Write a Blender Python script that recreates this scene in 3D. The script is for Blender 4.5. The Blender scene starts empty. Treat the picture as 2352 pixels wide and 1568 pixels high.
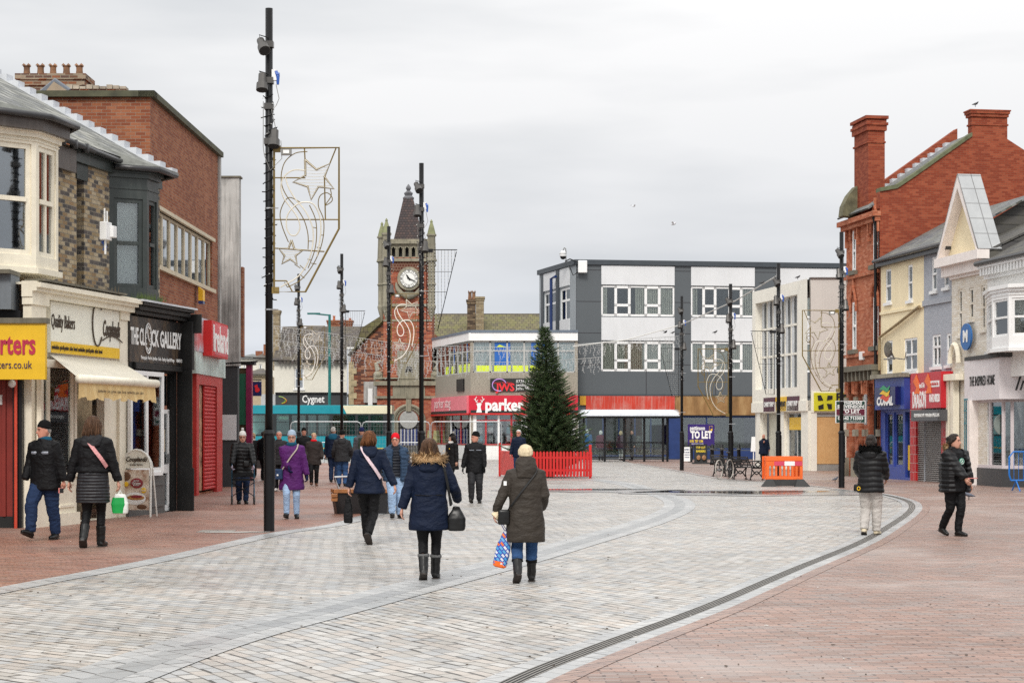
import bpy, bmesh, math, random
from mathutils import Vector, Matrix, noise
random.seed(7)
SC = bpy.context.scene
COL = SC.collection
PI = math.pi
V = Vector
# ------------------------------------------------------------ camera model (2352 px wide measuring frame)
CH, HZ, FL, CX = 1.65, 992.0, 4200.0, 1176.0
def gY(v): return FL*CH/(v-HZ)
def gp(u, v):
    Y = gY(v); return V(((u-CX)*Y/FL, Y, 0))
def at(u, v, Y): return V(((u-CX)*Y/FL, Y, CH+(HZ-v)*Y/FL))
def zat(v, Y): return CH+(HZ-v)*Y/FL
def xat(u, Y): return (u-CX)*Y/FL
cam = bpy.data.cameras.new('camera'); camo = bpy.data.objects.new('camera', cam); COL.objects.link(camo)
cam.sensor_width = 36; cam.lens = FL/2352*36; cam.shift_y = (HZ-784)/2352
cam.clip_start = .5; cam.clip_end = 3000
camo.location = (0, 0, CH); camo.rotation_euler = (PI/2, 0, 0)
SC.camera = camo
# ------------------------------------------------------------ node materials
MATS = {}
class NT:
    def __init__(s, tree): s.t = tree; s.n = tree.nodes; s.l = tree.links
    def new(s, typ, **kw):
        n = s.n.new(typ)
        for k, v in kw.items(): setattr(n, k, v)
        return n
    def link(s, a, b): s.l.new(a, b)
    def val(s, sock, x):
        if hasattr(x, 'is_output'): s.l.new(x, sock)
        else:
            if isinstance(x, tuple) and len(x) == 3 and len(sock.default_value) == 4: x = x+(1,)
            sock.default_value = x
    def math(s, op, a, b=None, c=None, clamp=False):
        n = s.new('ShaderNodeMath', operation=op, use_clamp=clamp)
        s.val(n.inputs[0], a)
        if b is not None: s.val(n.inputs[1], b)
        if c is not None: s.val(n.inputs[2], c)
        return n.outputs[0]
    def mix(s, fac, a, b, blend='MIX'):
        n = s.new('ShaderNodeMix', data_type='RGBA', blend_type=blend)
        s.val(n.inputs[0], fac); s.val(n.inputs[6], a); s.val(n.inputs[7], b)
        return n.outputs[2]
    def ramp(s, fac, stops, interp='LINEAR'):
        n = s.new('ShaderNodeValToRGB'); cr = n.color_ramp; cr.interpolation = interp
        while len(cr.elements) < len(stops): cr.elements.new(1)
        for e, (p, c) in zip(cr.elements, stops):
            e.position = p; e.color = (c if isinstance(c, tuple) else (c, c, c))+((1,) if not (isinstance(c, tuple) and len(c) == 4) else ())
        s.val(n.inputs[0], fac); return n.outputs[0]
    def noise(s, vec, scale, detail=3, rough=.55, out=0):
        n = s.new('ShaderNodeTexNoise'); s.val(n.inputs['Vector'], vec)
        n.inputs['Scale'].default_value = scale; n.inputs['Detail'].default_value = detail; n.inputs['Roughness'].default_value = rough
        return n.outputs[out]
    def coords(s, kind='Object'): return s.new('ShaderNodeTexCoord').outputs[kind]
    def mapping(s, vec, scale=(1, 1, 1), rot=(0, 0, 0), loc=(0, 0, 0)):
        n = s.new('ShaderNodeMapping'); s.val(n.inputs['Vector'], vec)
        n.inputs['Scale'].default_value = scale; n.inputs['Rotation'].default_value = rot; n.inputs['Location'].default_value = loc
        return n.outputs[0]
    def bump(s, h, strength=.3, dist=.01):
        n = s.new('ShaderNodeBump'); n.inputs['Strength'].default_value = strength; n.inputs['Distance'].default_value = dist
        s.val(n.inputs['Height'], h); return n.outputs[0]
def newmat(name):
    m = bpy.data.materials.new(name); m.use_nodes = True
    t = NT(m.node_tree); t.n.clear()
    out = t.new('ShaderNodeOutputMaterial'); b = t.new('ShaderNodeBsdfPrincipled')
    t.link(b.outputs[0], out.inputs[0]); t.b = b; t.out = out
    MATS[name] = m
    return m, t
def sr(r, g, b):     # sRGB 0-255 -> linear
    f = lambda c: (c/255/12.92 if c <= 10 else ((c/255+.055)/1.055)**2.4)
    return (f(r), f(g), f(b))
def pm(name, col, rough=.6, var=.12, scale=3.0, bump=.15, bscale=40, metal=0, spec=.5, streak=0, grime=None, coat=0, bdist=.004):
    """plain surface: base colour with soft mottling, optional rain streaks / grime, fine bump"""
    if name in MATS: return MATS[name]
    m, t = newmat(name); o = t.coords()
    n1 = t.noise(o, scale, 4, .6)
    lo = tuple(c*(1-var) for c in col); hi = tuple(min(1, c*(1+var)) for c in col)
    c = t.mix(t.ramp(n1, [(.3, 0.), (.7, 1.)]), lo, hi)
    if streak:
        n2 = t.noise(t.mapping(o, (9, 9, .5)), 1, 4, .65)
        g = grime or tuple(x*.35 for x in col)
        c = t.mix(t.math('MULTIPLY', t.ramp(n2, [(.48, 0.), (.75, 1.)]), streak), c, g)
        n3 = t.noise(o, .9, 5, .7)
        c = t.mix(t.math('MULTIPLY', t.ramp(n3, [(.5, 0.), (.7, 1.)]), streak*.6), c, g)
    t.val(t.b.inputs['Base Color'], c)
    t.b.inputs['Metallic'].default_value = metal
    t.b.inputs['Specular IOR Level'].default_value = spec
    rr = t.math('ADD', t.math('MULTIPLY', n1, .2), rough-.1, clamp=True)
    t.val(t.b.inputs['Roughness'], rr)
    if coat: t.b.inputs['Coat Weight'].default_value = coat; t.b.inputs['Coat Roughness'].default_value = .15
    if bump: t.val(t.b.inputs['Normal'], t.bump(t.noise(o, bscale, 3, .6), bump, bdist))
    return m
def cell_nodes(t, X, Y, w, h, joint, half=True):
    """running-bond cells: returns (random value, joint mask, row)"""
    row = t.math('FLOOR', t.math('DIVIDE', Y, h))
    off = t.math('MULTIPLY', t.math('FLOORED_MODULO', row, 2.), .5*w) if half else 0.
    xx = t.math('DIVIDE', t.math('ADD', X, off), w)
    colm = t.math('FLOOR', xx)
    cb = t.new('ShaderNodeCombineXYZ'); t.val(cb.inputs[0], colm); t.val(cb.inputs[1], row)
    wn = t.new('ShaderNodeTexWhiteNoise', noise_dimensions='2D'); t.link(cb.outputs[0], wn.inputs['Vector'])
    fx = t.math('FRACT', xx); fy = t.math('FRACT', t.math('DIVIDE', Y, h))
    jx = t.math('LESS_THAN', t.math('PINGPONG', fx, .5), joint/w/2)
    jy = t.math('LESS_THAN', t.math('PINGPONG', fy, .5), joint/h/2)
    return wn.outputs['Value'], t.math('MAXIMUM', jx, jy), row, wn.outputs['Color']
def brick(name, stops, mortar, w=.225, h=.075, joint=.012, grime=.3, gcol=(.03, .03, .03), rough=.85, bumps=.5, gz=None):
    """wall bricks on vertical faces; local x+y runs along the wall, z up"""
    if name in MATS: return MATS[name]
    m, t = newmat(name); o = t.coords(); s = t.new('ShaderNodeSeparateXYZ'); t.link(o, s.inputs[0])
    X = t.math('ADD', s.outputs[0], s.outputs[1])
    r, j, row, rc = cell_nodes(t, X, s.outputs[2], w, h, joint)
    k = len(stops); c = t.ramp(r, [((i+.0)/k, q) for i, q in enumerate(stops)], 'CONSTANT')
    n1 = t.noise(o, 12, 4, .6); c = t.mix(.35, c, t.mix(n1, (.3, .3, .3), (1.0, 1.0, 1.0)), 'MULTIPLY')
    c = t.mix(j, c, mortar)
    n2 = t.noise(t.mapping(o, (1.3, 1.3, .6)), .8, 6, .7)
    c = t.mix(t.math('MULTIPLY', t.ramp(n2, [(.45, 0.), (.75, 1.)]), grime), c, gcol)
    t.val(t.b.inputs['Base Color'], c); t.b.inputs['Roughness'].default_value = rough
    t.b.inputs['Specular IOR Level'].default_value = .25
    t.val(t.b.inputs['Normal'], t.bump(t.math('ADD', t.math('MULTIPLY', j, -1.), t.math('MULTIPLY', n1, .5)), bumps, .006))
    return m
def paving(name, stops, mortar, w, h, joint, ang, rough=(.35, .6), wet=.5, patch=None, patchamt=0., dashes=.16):
    m, t = newmat(name); o = t.coords()
    # gentle warp so the courses are not ruler straight
    nz = t.noise(o, .35, 2, .5, 1)
    wv = t.new('ShaderNodeVectorMath', operation='MULTIPLY_ADD'); t.link(nz, wv.inputs[0]); wv.inputs[1].default_value = (.25, .25, 0); t.link(o, wv.inputs[2])
    p = t.mapping(wv.outputs[0], rot=(0, 0, math.radians(ang)))
    s = t.new('ShaderNodeSeparateXYZ'); t.link(p, s.inputs[0])
    r, j, row, rc = cell_nodes(t, s.outputs[0], s.outputs[1], w, h, joint)
    k = len(stops); c = t.ramp(r, [(i/k, q) for i, q in enumerate(stops)], 'CONSTANT')
    n1 = t.noise(o, 25, 3, .6); c = t.mix(.3, c, t.mix(n1, (.6, .6, .6), (1.3, 1.3, 1.3)), 'MULTIPLY')
    # joints vary in darkness from sett to sett
    jn = t.ramp(t.noise(o, 2.2, 3, .7), [(.3, .35), (.55, 1.)])
    c = t.mix(t.math('MULTIPLY', j, jn), c, mortar)
    sc = t.new('ShaderNodeSeparateColor'); t.link(rc, sc.inputs[0])
    fy = t.math('FRACT', t.math('DIVIDE', s.outputs[1], h)); dash = t.math('MULTIPLY', t.math('LESS_THAN', fy, joint/h*1.6), t.math('GREATER_THAN', sc.outputs[1], 1-dashes))
    fx = t.math('FRACT', t.math('ADD', t.math('DIVIDE', s.outputs[0], w), t.math('MULTIPLY', t.math('FLOORED_MODULO', row, 2.), .5))); dash2 = t.math('MULTIPLY', t.math('LESS_THAN', fx, joint/w*1.6), t.math('GREATER_THAN', sc.outputs[2], 1-dashes))
    c = t.mix(t.math('MAXIMUM', dash, dash2), c, tuple(x*.6 for x in mortar))
    big = t.noise(t.mapping(o, (.35, .9, 1)), .55, 5, .62)
    c = t.mix(t.ramp(big, [(.35, 0.), (.7, 1.)]), t.mix(1., c, (.80, .81, .82), 'MULTIPLY'), t.mix(1., c, (1.08, 1.07, 1.06), 'MULTIPLY'))
    # chewing gum spots, dark stains
    sp = t.new('ShaderNodeTexVoronoi'); t.link(o, sp.inputs['Vector']); sp.inputs['Scale'].default_value = 1.6
    c = t.mix(t.math('LESS_THAN', sp.outputs['Distance'], .035), c, (.12, .11, .1))
    if patch:
        c = t.mix(t.math('MULTIPLY', t.ramp(t.noise(o, .22, 5, .6), [(.5, 0.), (.64, 1.)]), patchamt), c, patch)
    t.val(t.b.inputs['Base Color'], c)
    w1 = t.ramp(t.noise(t.mapping(o, (.3, .8, 1)), .5, 5, .65), [(.38, rough[0]), (.62, rough[1])])
    t.val(t.b.inputs['Roughness'], w1); t.b.inputs['Specular IOR Level'].default_value = wet
    t.val(t.b.inputs['Normal'], t.bump(t.math('ADD', t.math('MULTIPLY', j, -1.), t.math('ADD', t.math('MULTIPLY', n1, .35), t.math('MULTIPLY', r, .8))), .45, .006))
    return m
def tiles(name, stops, gap, w=.3, h=.22, moss=None, mossamt=.5, rough=.7, axis='y'):
    """roof slates; object x across, slope length measured through local z"""
    m, t = newmat(name); o = t.coords(); s = t.new('ShaderNodeSeparateXYZ'); t.link(o, s.inputs[0])
    r, j, row, rc = cell_nodes(t, s.outputs[0] if axis == 'y' else s.outputs[1], s.outputs[2], w, h, .03)
    k = len(stops); c = t.ramp(r, [(i/k, q) for i, q in enumerate(stops)], 'CONSTANT')
    c = t.mix(j, c, gap)
    if moss:
        n = t.noise(t.mapping(o, (1, 1, 1)), 1.1, 7, .75)
        c = t.mix(t.math('MULTIPLY', t.ramp(n, [(.42, 0.), (.6, 1.)]), mossamt), c, moss)
    t.val(t.b.inputs['Base Color'], c); t.b.inputs['Roughness'].default_value = rough
    fz = t.math('FRACT', t.math('DIVIDE', s.outputs[2], h))
    t.val(t.b.inputs['Normal'], t.bump(t.math('ADD', t.math('MULTIPLY', j, -1.), fz), .8, .012))
    return m
def glass(name, tint=(.9, .93, .93), rough=.02, refl=.25):
    if name in MATS: return MATS[name]
    m, t = newmat(name)
    tr = t.new('ShaderNodeBsdfTransparent'); tr.inputs[0].default_value = tint+(1,)
    gl = t.new('ShaderNodeBsdfGlossy'); gl.inputs['Roughness'].default_value = rough; gl.inputs['Color'].default_value = (.9, .93, .95, 1)
    fr = t.new('ShaderNodeFresnel'); fr.inputs[0].default_value = 1.5
    fac = t.math('ADD', t.math('MULTIPLY', fr.outputs[0], 1.2), refl-.05, clamp=True)
    o = t.coords(); bn = t.bump(t.noise(o, .8, 2, .5), .03, .02); t.link(bn, gl.inputs['Normal'])
    ms = t.new('ShaderNodeMixShader'); t.val(ms.inputs[0], fac); t.link(tr.outputs[0], ms.inputs[1]); t.link(gl.outputs[0], ms.inputs[2])
    t.link(ms.outputs[0], t.out.inputs[0]); t.n.remove(t.b)
    return m
# ------------------------------------------------------------ mesh builder
class MB:
    def __init__(s): s.v = []; s.f = []; s.m = []; s.cur = 0
    def mat(s, i): s.cur = i; return s
    def add(s, vs, fs):
        b = len(s.v); s.v += [tuple(v) for v in vs]; s.f += [tuple(b+i for i in f) for f in fs]; s.m += [s.cur]*len(fs); return s
    def quad(s, a, b, c, d): return s.add([a, b, c, d], [(0, 1, 2, 3)])
    def box(s, x0, x1, y0, y1, z0, z1):
        if x0 > x1: x0, x1 = x1, x0
        if y0 > y1: y0, y1 = y1, y0
        if z0 > z1: z0, z1 = z1, z0
        return s.add([(x0, y0, z0), (x1, y0, z0), (x1, y1, z0), (x0, y1, z0), (x0, y0, z1), (x1, y0, z1), (x1, y1, z1), (x0, y1, z1)],
                     [(0, 3, 2, 1), (4, 5, 6, 7), (0, 1, 5, 4), (1, 2, 6, 5), (2, 3, 7, 6), (3, 0, 4, 7)])
    def frustum(s, a, b):   # a, b = (x0,x1,y0,y1,z)
        (x0, x1, y0, y1, z), (X0, X1, Y0, Y1, Z) = a, b
        return s.add([(x0, y0, z), (x1, y0, z), (x1, y1, z), (x0, y1, z), (X0, Y0, Z), (X1, Y0, Z), (X1, Y1, Z), (X0, Y1, Z)],
                     [(0, 3, 2, 1), (4, 5, 6, 7), (0, 1, 5, 4), (1, 2, 6, 5), (2, 3, 7, 6), (3, 0, 4, 7)])
    def prism(s, pts, d):   # planar polygon (3D points) extruded by vector d
        n = len(pts); d = V(d); P = [V(p) for p in pts]
        return s.add(P+[p+d for p in P], [tuple(range(n-1, -1, -1)), tuple(range(n, 2*n))]+[(i, (i+1) % n, n+(i+1) % n, n+i) for i in range(n)])
    def poly(s, pts): return s.add(pts, [tuple(range(len(pts)))])
    def tube(s, path, r, n=8, cap=True, flat=1.0, up=None):
        path = [V(p) for p in path]; k = len(path)
        if k < 2: return s
        rs = r if isinstance(r, (list, tuple)) else [r]*k
        vs = []; ref = None
        for i, p in enumerate(path):
            t = (path[min(i+1, k-1)]-path[max(i-1, 0)])
            if t.length < 1e-9: t = V((0, 0, 1))
            t.normalize()
            if ref is None:
                a = V(up) if up else (V((0, 0, 1)) if abs(t.z) < .9 else V((0, 1, 0)))
                ref = (a-t*a.dot(t)).normalized()
            else: ref = (ref-t*ref.dot(t)).normalized()
            q = t.cross(ref)
            for j in range(n):
                an = 2*PI*j/n
                vs.append(p+ref*(math.cos(an)*rs[i]*flat)+q*(math.sin(an)*rs[i]))
        fs = [(i*n+j, i*n+(j+1) % n, (i+1)*n+(j+1) % n, (i+1)*n+j) for i in range(k-1) for j in range(n)]
        if cap: fs += [tuple(range(n-1, -1, -1)), tuple(range((k-1)*n, k*n))]
        return s.add(vs, fs)
    def rings(s, secs, n=20, cap=True, pw=2.0):  # secs: (cx,cy,z,rx,ry)
        vs = []
        for (cx, cy, z, rx, ry) in secs:
            for j in range(n):
                a = 2*PI*j/n; c, q = math.cos(a), math.sin(a)
                vs.append((cx+rx*math.copysign(abs(c)**(2/pw), c), cy+ry*math.copysign(abs(q)**(2/pw), q), z))
        k = len(secs)
        fs = [(i*n+j, i*n+(j+1) % n, (i+1)*n+(j+1) % n, (i+1)*n+j) for i in range(k-1) for j in range(n)]
        if cap: fs += [tuple(range(n-1, -1, -1)), tuple(range((k-1)*n, k*n))]
        return s.add(vs, fs)
    def lathe(s, prof, c=(0, 0, 0), n=16): return s.rings([(c[0], c[1], c[2]+z, r, r) for z, r in prof], n)
    def ball(s, c, r, n=12, sc=(1, 1, 1)):
        k = max(4, n//2)
        return s.rings([(c[0], c[1], c[2]-math.cos(PI*i/k)*r*sc[2], max(1e-4, math.sin(PI*i/k))*r*sc[0], max(1e-4, math.sin(PI*i/k))*r*sc[1]) for i in range(k+1)], n)
    def xf(s, M, start=0):
        s.v = s.v[:start]+[tuple(M @ V(p)) for p in s.v[start:]]; return s
    def mesh(s, name):
        me = bpy.data.meshes.new(name); me.from_pydata(s.v, [], s.f); me.validate(); return me
    def build(s, name, mats, parent=None, smooth=False, fix=True, bevel=0):
        me = bpy.data.meshes.new(name); me.from_pydata(s.v, [], s.f)
        mats = mats if isinstance(mats, (list, tuple)) else [mats]
        for m in mats: me.materials.append(m)
        me.polygons.foreach_set('material_index', s.m)
        if fix:
            bm = bmesh.new(); bm.from_mesh(me); bmesh.ops.recalc_face_normals(bm, faces=bm.faces); bm.to_mesh(me); bm.free()
        if smooth: me.polygons.foreach_set('use_smooth', [True]*len(me.polygons))
        o = bpy.data.objects.new(name, me); COL.objects.link(o)
        if parent: o.parent = parent
        if bevel:
            b = o.modifiers.new('bevel', 'BEVEL'); b.width = bevel; b.segments = 1; b.limit_method = 'ANGLE'
        return o
def each(mb, name, mats, parent):
    """every separate piece of the builder becomes a mesh of its own"""
    par = list(range(len(mb.v)))
    def find(a):
        while par[a] != a: par[a] = par[par[a]]; a = par[a]
        return a
    for f in mb.f:
        for q in f[1:]: par[find(q)] = find(f[0])
    gr = {}
    for i, f in enumerate(mb.f): gr.setdefault(find(f[0]), []).append(i)
    for fs in gr.values():
        n = MB(); ids = sorted(set(q for i in fs for q in mb.f[i])); mp = {q: k for k, q in enumerate(ids)}
        n.v = [mb.v[q] for q in ids]; n.f = [tuple(mp[q] for q in mb.f[i]) for i in fs]; n.m = [mb.m[i] for i in fs]; n.build(name, mats, parent)
MB.each = lambda s, name, mats, parent=None: each(s, name, mats, parent)
def thing(name, label, cat, loc=(0, 0, 0), rz=0, group=None):
    o = bpy.data.objects.new(name, None); COL.objects.link(o); o.empty_display_size = .2
    o.location = loc; o.rotation_euler = (0, 0, rz); return tag(o, label, cat, group)
def tag(o, label, cat, group=None):
    o['label'] = label; o['category'] = cat
    if group: o['group'] = group
    return o
def struct(o): o['kind'] = 'structure'; return o
def dup(root, loc=None, rz=None, label=None):
    r = root.copy(); COL.objects.link(r)
    if loc is not None: r.location = loc
    if rz is not None: r.rotation_euler = (0, 0, rz)
    if label: r['label'] = label
    def rec(a, b):
        for ch in a.children:
            c = ch.copy(); COL.objects.link(c); c.parent = b; rec(ch, c)
    rec(root, r); return r
def text(s, size, mat, parent, loc, rot=(PI/2, 0, 0), name='lettering', bold=0., ext=.004, shear=0., align='CENTER', sx=1., spacing=1., width=None):
    cu = bpy.data.curves.new(name, 'FONT'); cu.body = s; cu.size = size; cu.align_x = align; cu.align_y = 'CENTER'
    cu.extrude = ext; cu.offset = bold; cu.shear = shear; cu.space_character = spacing; cu.resolution_u = 2
    cu.materials.append(mat)
    c = bpy.data.objects.new(name, cu); me = bpy.data.meshes.new_from_object(c); bpy.data.objects.remove(c); bpy.data.curves.remove(cu)
    if width:
        xs = [v.co.x for v in me.vertices]; sx = width/(max(xs)-min(xs))
    o = bpy.data.objects.new(name, me); COL.objects.link(o); me.name = name
    o.parent = parent; o.location = loc; o.rotation_euler = rot; o.scale = (sx, 1, 1)
    return o
# ------------------------------------------------------------ facade planes (measured on the photograph, built in metres)
class Fac:
    def __init__(s, P0, P1):
        s.P = V((P0[0], P0[1], 0)); s.d = (V((P1[0], P1[1], 0))-s.P).normalized(); s.n = V((-s.d.y, s.d.x, 0))
        s.rz = math.atan2(s.d.y, s.d.x); s.len = (V((P1[0], P1[1], 0))-s.P).length
    def px(s, u, v=HZ, off=0.):
        k = (u-CX)/FL; P = s.P+s.n*off
        # P + a d = t (k,1)
        den = s.d.x-k*s.d.y; a = (k*P.y-P.x)/den; t = P.y+a*s.d.y
        return a, CH+(HZ-v)/FL*t
    def rect(s, u0, v0, u1, v1, off=0.):
        a, _ = s.px(u0, off=off); b, _ = s.px(u1, off=off); um = (u0+u1)/2
        return a, b, s.px(um, v1, off)[1], s.px(um, v0, off)[1]     # s0,s1,z0,z1
    def world(s, a, off=0.): return s.P+s.d*a+s.n*off
    def thing(s, name, label, cat, group=None): return thing(name, label, cat, s.P, s.rz, group)
def wall_mb(s0, s1, z0, z1, holes, y=0., depth=.18):
    """vertical sheet at local y with rectangular openings and reveals of the given depth"""
    mb = MB(); hs = [(max(a, s0), min(b, s1), max(c, z0), min(d, z1)) for a, b, c, d in holes]
    hs = [h for h in hs if h[1] > h[0] and h[3] > h[2]]
    xs = sorted(set([s0, s1]+[h[0] for h in hs]+[h[1] for h in hs])); zs = sorted(set([z0, z1]+[h[2] for h in hs]+[h[3] for h in hs]))
    for i in range(len(xs)-1):
        for j in range(len(zs)-1):
            cx, cz = (xs[i]+xs[i+1])/2, (zs[j]+zs[j+1])/2
            if any(h[0] < cx < h[1] and h[2] < cz < h[3] for h in hs): continue
            mb.quad((xs[i], y, zs[j]), (xs[i+1], y, zs[j]), (xs[i+1], y, zs[j+1]), (xs[i], y, zs[j+1]))
    for a, b, c, d in hs:
        Y = y+depth
        mb.quad((a, y, c), (a, Y, c), (a, Y, d), (a, y, d)); mb.quad((b, y, c), (b, y, d), (b, Y, d), (b, Y, c))
        mb.quad((a, y, d), (a, Y, d), (b, Y, d), (b, y, d)); mb.quad((a, y, c), (b, y, c), (b, Y, c), (a, Y, c))
    return mb
def window(parent, s0, s1, z0, z1, fm, y=.12, kind='sash', fw=.06, nx=1, ny=1, curtain=None, cfrac=(1, 0), pane=None, sill=None, name='window', cside=0.):
    """frame (part) > pane, curtain (sub-parts); sits at local y"""
    mb = MB(); t = .07
    mb.box(s0, s1, y, y+t, z1-fw, z1).box(s0, s1, y, y+t, z0, z0+fw).box(s0, s0+fw, y, y+t, z0+fw, z1-fw).box(s1-fw, s1, y, y+t, z0+fw, z1-fw)
    ix0, ix1, iz0, iz1 = s0+fw, s1-fw, z0+fw, z1-fw
    if kind == 'sash':
        zm = (z0+z1)/2; mb.box(ix0, ix1, y-.02, y+t-.01, zm-fw*.45, zm+fw*.45)
    if kind == 'cross':      # tall light above small ones
        zm = z0+(z1-z0)*.62; mb.box(ix0, ix1, y+.004, y+t, zm-fw*.5, zm+fw*.5)
    for i in range(1, nx):
        x = ix0+(ix1-ix0)*i/nx; mb.box(x-fw*.4, x+fw*.4, y+.003, y+t-.003, iz0, iz1)
    for i in range(1, ny):
        z = iz0+(iz1-iz0)*i/ny; mb.box(ix0, ix1, y+.006, y+t-.006, z-fw*.4, z+fw*.4)
    w = mb.build(name, fm, parent)
    MB().box(ix0-.005, ix1+.005, y+t*.5, y+t*.5+.008, iz0-.005, iz1+.005).build('pane', pane or MATS['glass'], w)
    if curtain:
        c = MB(); x0 = ix0+(ix1-ix0)*cside; x1 = x0+(ix1-ix0)*cfrac[0]; n = max(6, int((x1-x0)/.07)); zz0 = iz0+(iz1-iz0)*cfrac[1]
        for i in range(n):
            a, b = x0+(x1-x0)*i/n, x0+(x1-x0)*(i+1)/n; ya = y+.13+(.02 if i % 2 else 0); yb = y+.13+(0 if i % 2 else .02)
            c.quad((a, ya, zz0), (b, yb, zz0), (b, yb, iz1), (a, ya, iz1))
        c.build('curtain', curtain, w, fix=False)
    if sill:
        MB().box(s0-.08, s1+.08, -.07, y, z0-.1, z0).build('sill', sill, w)
    return w
def shell(parent, s0, s1, y0, y1, z1, mat, name='wall', roof=True, z0=0):
    """back and side walls of a block, open to the front where the facade sheet stands"""
    mb = MB()
    mb.quad((s0, y0, z0), (s0, y1, z0), (s0, y1, z1), (s0, y0, z1)); mb.quad((s1, y0, z0), (s1, y0, z1), (s1, y1, z1), (s1, y1, z0))
    mb.quad((s0, y1, z0), (s1, y1, z0), (s1, y1, z1), (s0, y1, z1))
    if roof: mb.quad((s0, y0, z1), (s1, y0, z1), (s1, y1, z1), (s0, y1, z1))
    return mb.build(name, mat, parent, fix=False)
# ------------------------------------------------------------ sky, sun
W = bpy.data.worlds.new('World'); SC.world = W; W.use_nodes = True
t = NT(W.node_tree); t.n.clear()
wo = t.new('ShaderNodeOutputWorld'); bg = t.new('ShaderNodeBackground'); t.link(bg.outputs[0], wo.inputs[0])
SUN_EL, SUN_AZ = math.radians(42), math.radians(188)      # azimuth clockwise from +Y: behind the camera, to its left
sky = t.new('ShaderNodeTexSky', sky_type='NISHITA'); sky.sun_disc = False; sky.sun_elevation = SUN_EL; sky.sun_rotation = SUN_AZ
skyc = t.mix(1., sky.outputs[0], (.1, .1, .1), 'MULTIPLY')
gen = t.coords('Generated'); sp = t.new('ShaderNodeSeparateXYZ'); t.link(gen, sp.inputs[0])
el = sp.outputs[2]
cl = t.noise(t.mapping(gen, (1.4, 1.4, 7.0), loc=(3.1, .2, .35)), 1.6, 5, .5)
base = t.ramp(el, [(0.0, (.82, .85, .91)), (.045, (.71, .74, .80)), (.10, (.69, .70, .725)), (.17, (.80, .803, .81)), (.235, (.90, .90, .90)), (.42, (1.25, 1.25, 1.25)), (.7, (1.65, 1.64, 1.62)), (1., (1.85, 1.84, 1.8))])
cm = t.mix(t.ramp(cl, [(.36, 0.), (.64, 1.)]), (.76, .78, .80), (1.14, 1.13, 1.12))
base = t.mix(1., base, cm, 'MULTIPLY')
t.link(t.mix(.94, skyc, base), bg.inputs[0]); bg.inputs[1].default_value = .74
sl = bpy.data.lights.new('sun', 'SUN'); sl.energy = 1.5; sl.angle = math.radians(14); sl.color = (1, .96, .9)
so = bpy.data.objects.new('sun', sl); COL.objects.link(so)
sd = V((math.sin(SUN_AZ)*math.cos(SUN_EL), math.cos(SUN_AZ)*math.cos(SUN_EL), math.sin(SUN_EL)))
so.rotation_euler = (-sd).to_track_quat('-Z', 'Y').to_euler()
SC.view_settings.view_transform = 'Standard'; SC.view_settings.look = 'None'; SC.view_settings.exposure = 0.5; SC.view_settings.gamma = 1
SC.render.film_transparent = False
SC.cycles.max_bounces = 6; SC.cycles.transparent_max_bounces = 12; SC.cycles.diffuse_bounces = 3; SC.cycles.glossy_bounces = 3
SC.cycles.sample_clamp_indirect = 6; SC.cycles.use_denoising = False; SC.cycles.use_adaptive_sampling = False
# ------------------------------------------------------------ shared materials
GL = glass('glass', refl=.12); GLD = glass('glass_dark', (.5, .55, .56), .03, .10); GLB = glass('glass_sky', (.45, .5, .55), .03, .32)
WHITE = pm('white_paint', (.78, .77, .74), .5, .06, streak=.12, grime=(.4, .38, .33))
UPVC = pm('white_frame', (.8, .8, .79), .35, .04)
CREAM = pm('cream_paint', (.82, .76, .62), .5, .07, streak=.18, grime=(.35, .3, .2))
BLACKP = pm('black_paint', (.007, .007, .008), .4, .2, bump=.05, spec=.3)
POLEM = pm('pole_black', (.004, .004, .005), .42, .3, bump=.05, spec=.3)
DGREEN = pm('dark_green_paint', (.028, .036, .034), .4, .2, streak=.2, grime=(.15, .15, .14))
STEEL = pm('galvanised_steel', (.45, .46, .47), .4, .15, metal=.8)
GREYM = pm('grey_metal', (.22, .215, .2), .4, .15, metal=.5)
GOLD = pm('gold_metal', (.20, .14, .04), .45, .15, metal=.2)
RED = pm('red_paint', (.55, .012, .012), .5, .08)
SLATE = tiles('slates', [(.11, .115, .115), (.17, .175, .17), (.23, .235, .225), (.14, .145, .15), (.28, .28, .26)], (.012, .012, .012), .4, .30, moss=(.2, .2, .12), mossamt=.25)
LEAD = pm('lead_flashing', (.55, .57, .6), .5, .15)
GUTTER = pm('gutter_black', (.03, .03, .032), .35, .25)
STONE = pm('stone', (.3, .27, .21), .8, .2, scale=2, streak=.5, grime=(.08, .08, .05), bump=.4, bscale=20)
STONED = pm('stone_dark', (.16, .145, .11), .85, .25, scale=2, streak=.6, grime=(.05, .05, .03), bump=.4, bscale=20)
LETW = pm('letter_white', (.82, .82, .8), .5, .02, bump=0)
LETB = pm('letter_black', (.012, .012, .012), .5, .02, bump=0)
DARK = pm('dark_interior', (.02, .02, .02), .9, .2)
WOODM = pm('varnished_wood', (.33, .13, .04), .45, .3, scale=8)
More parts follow.
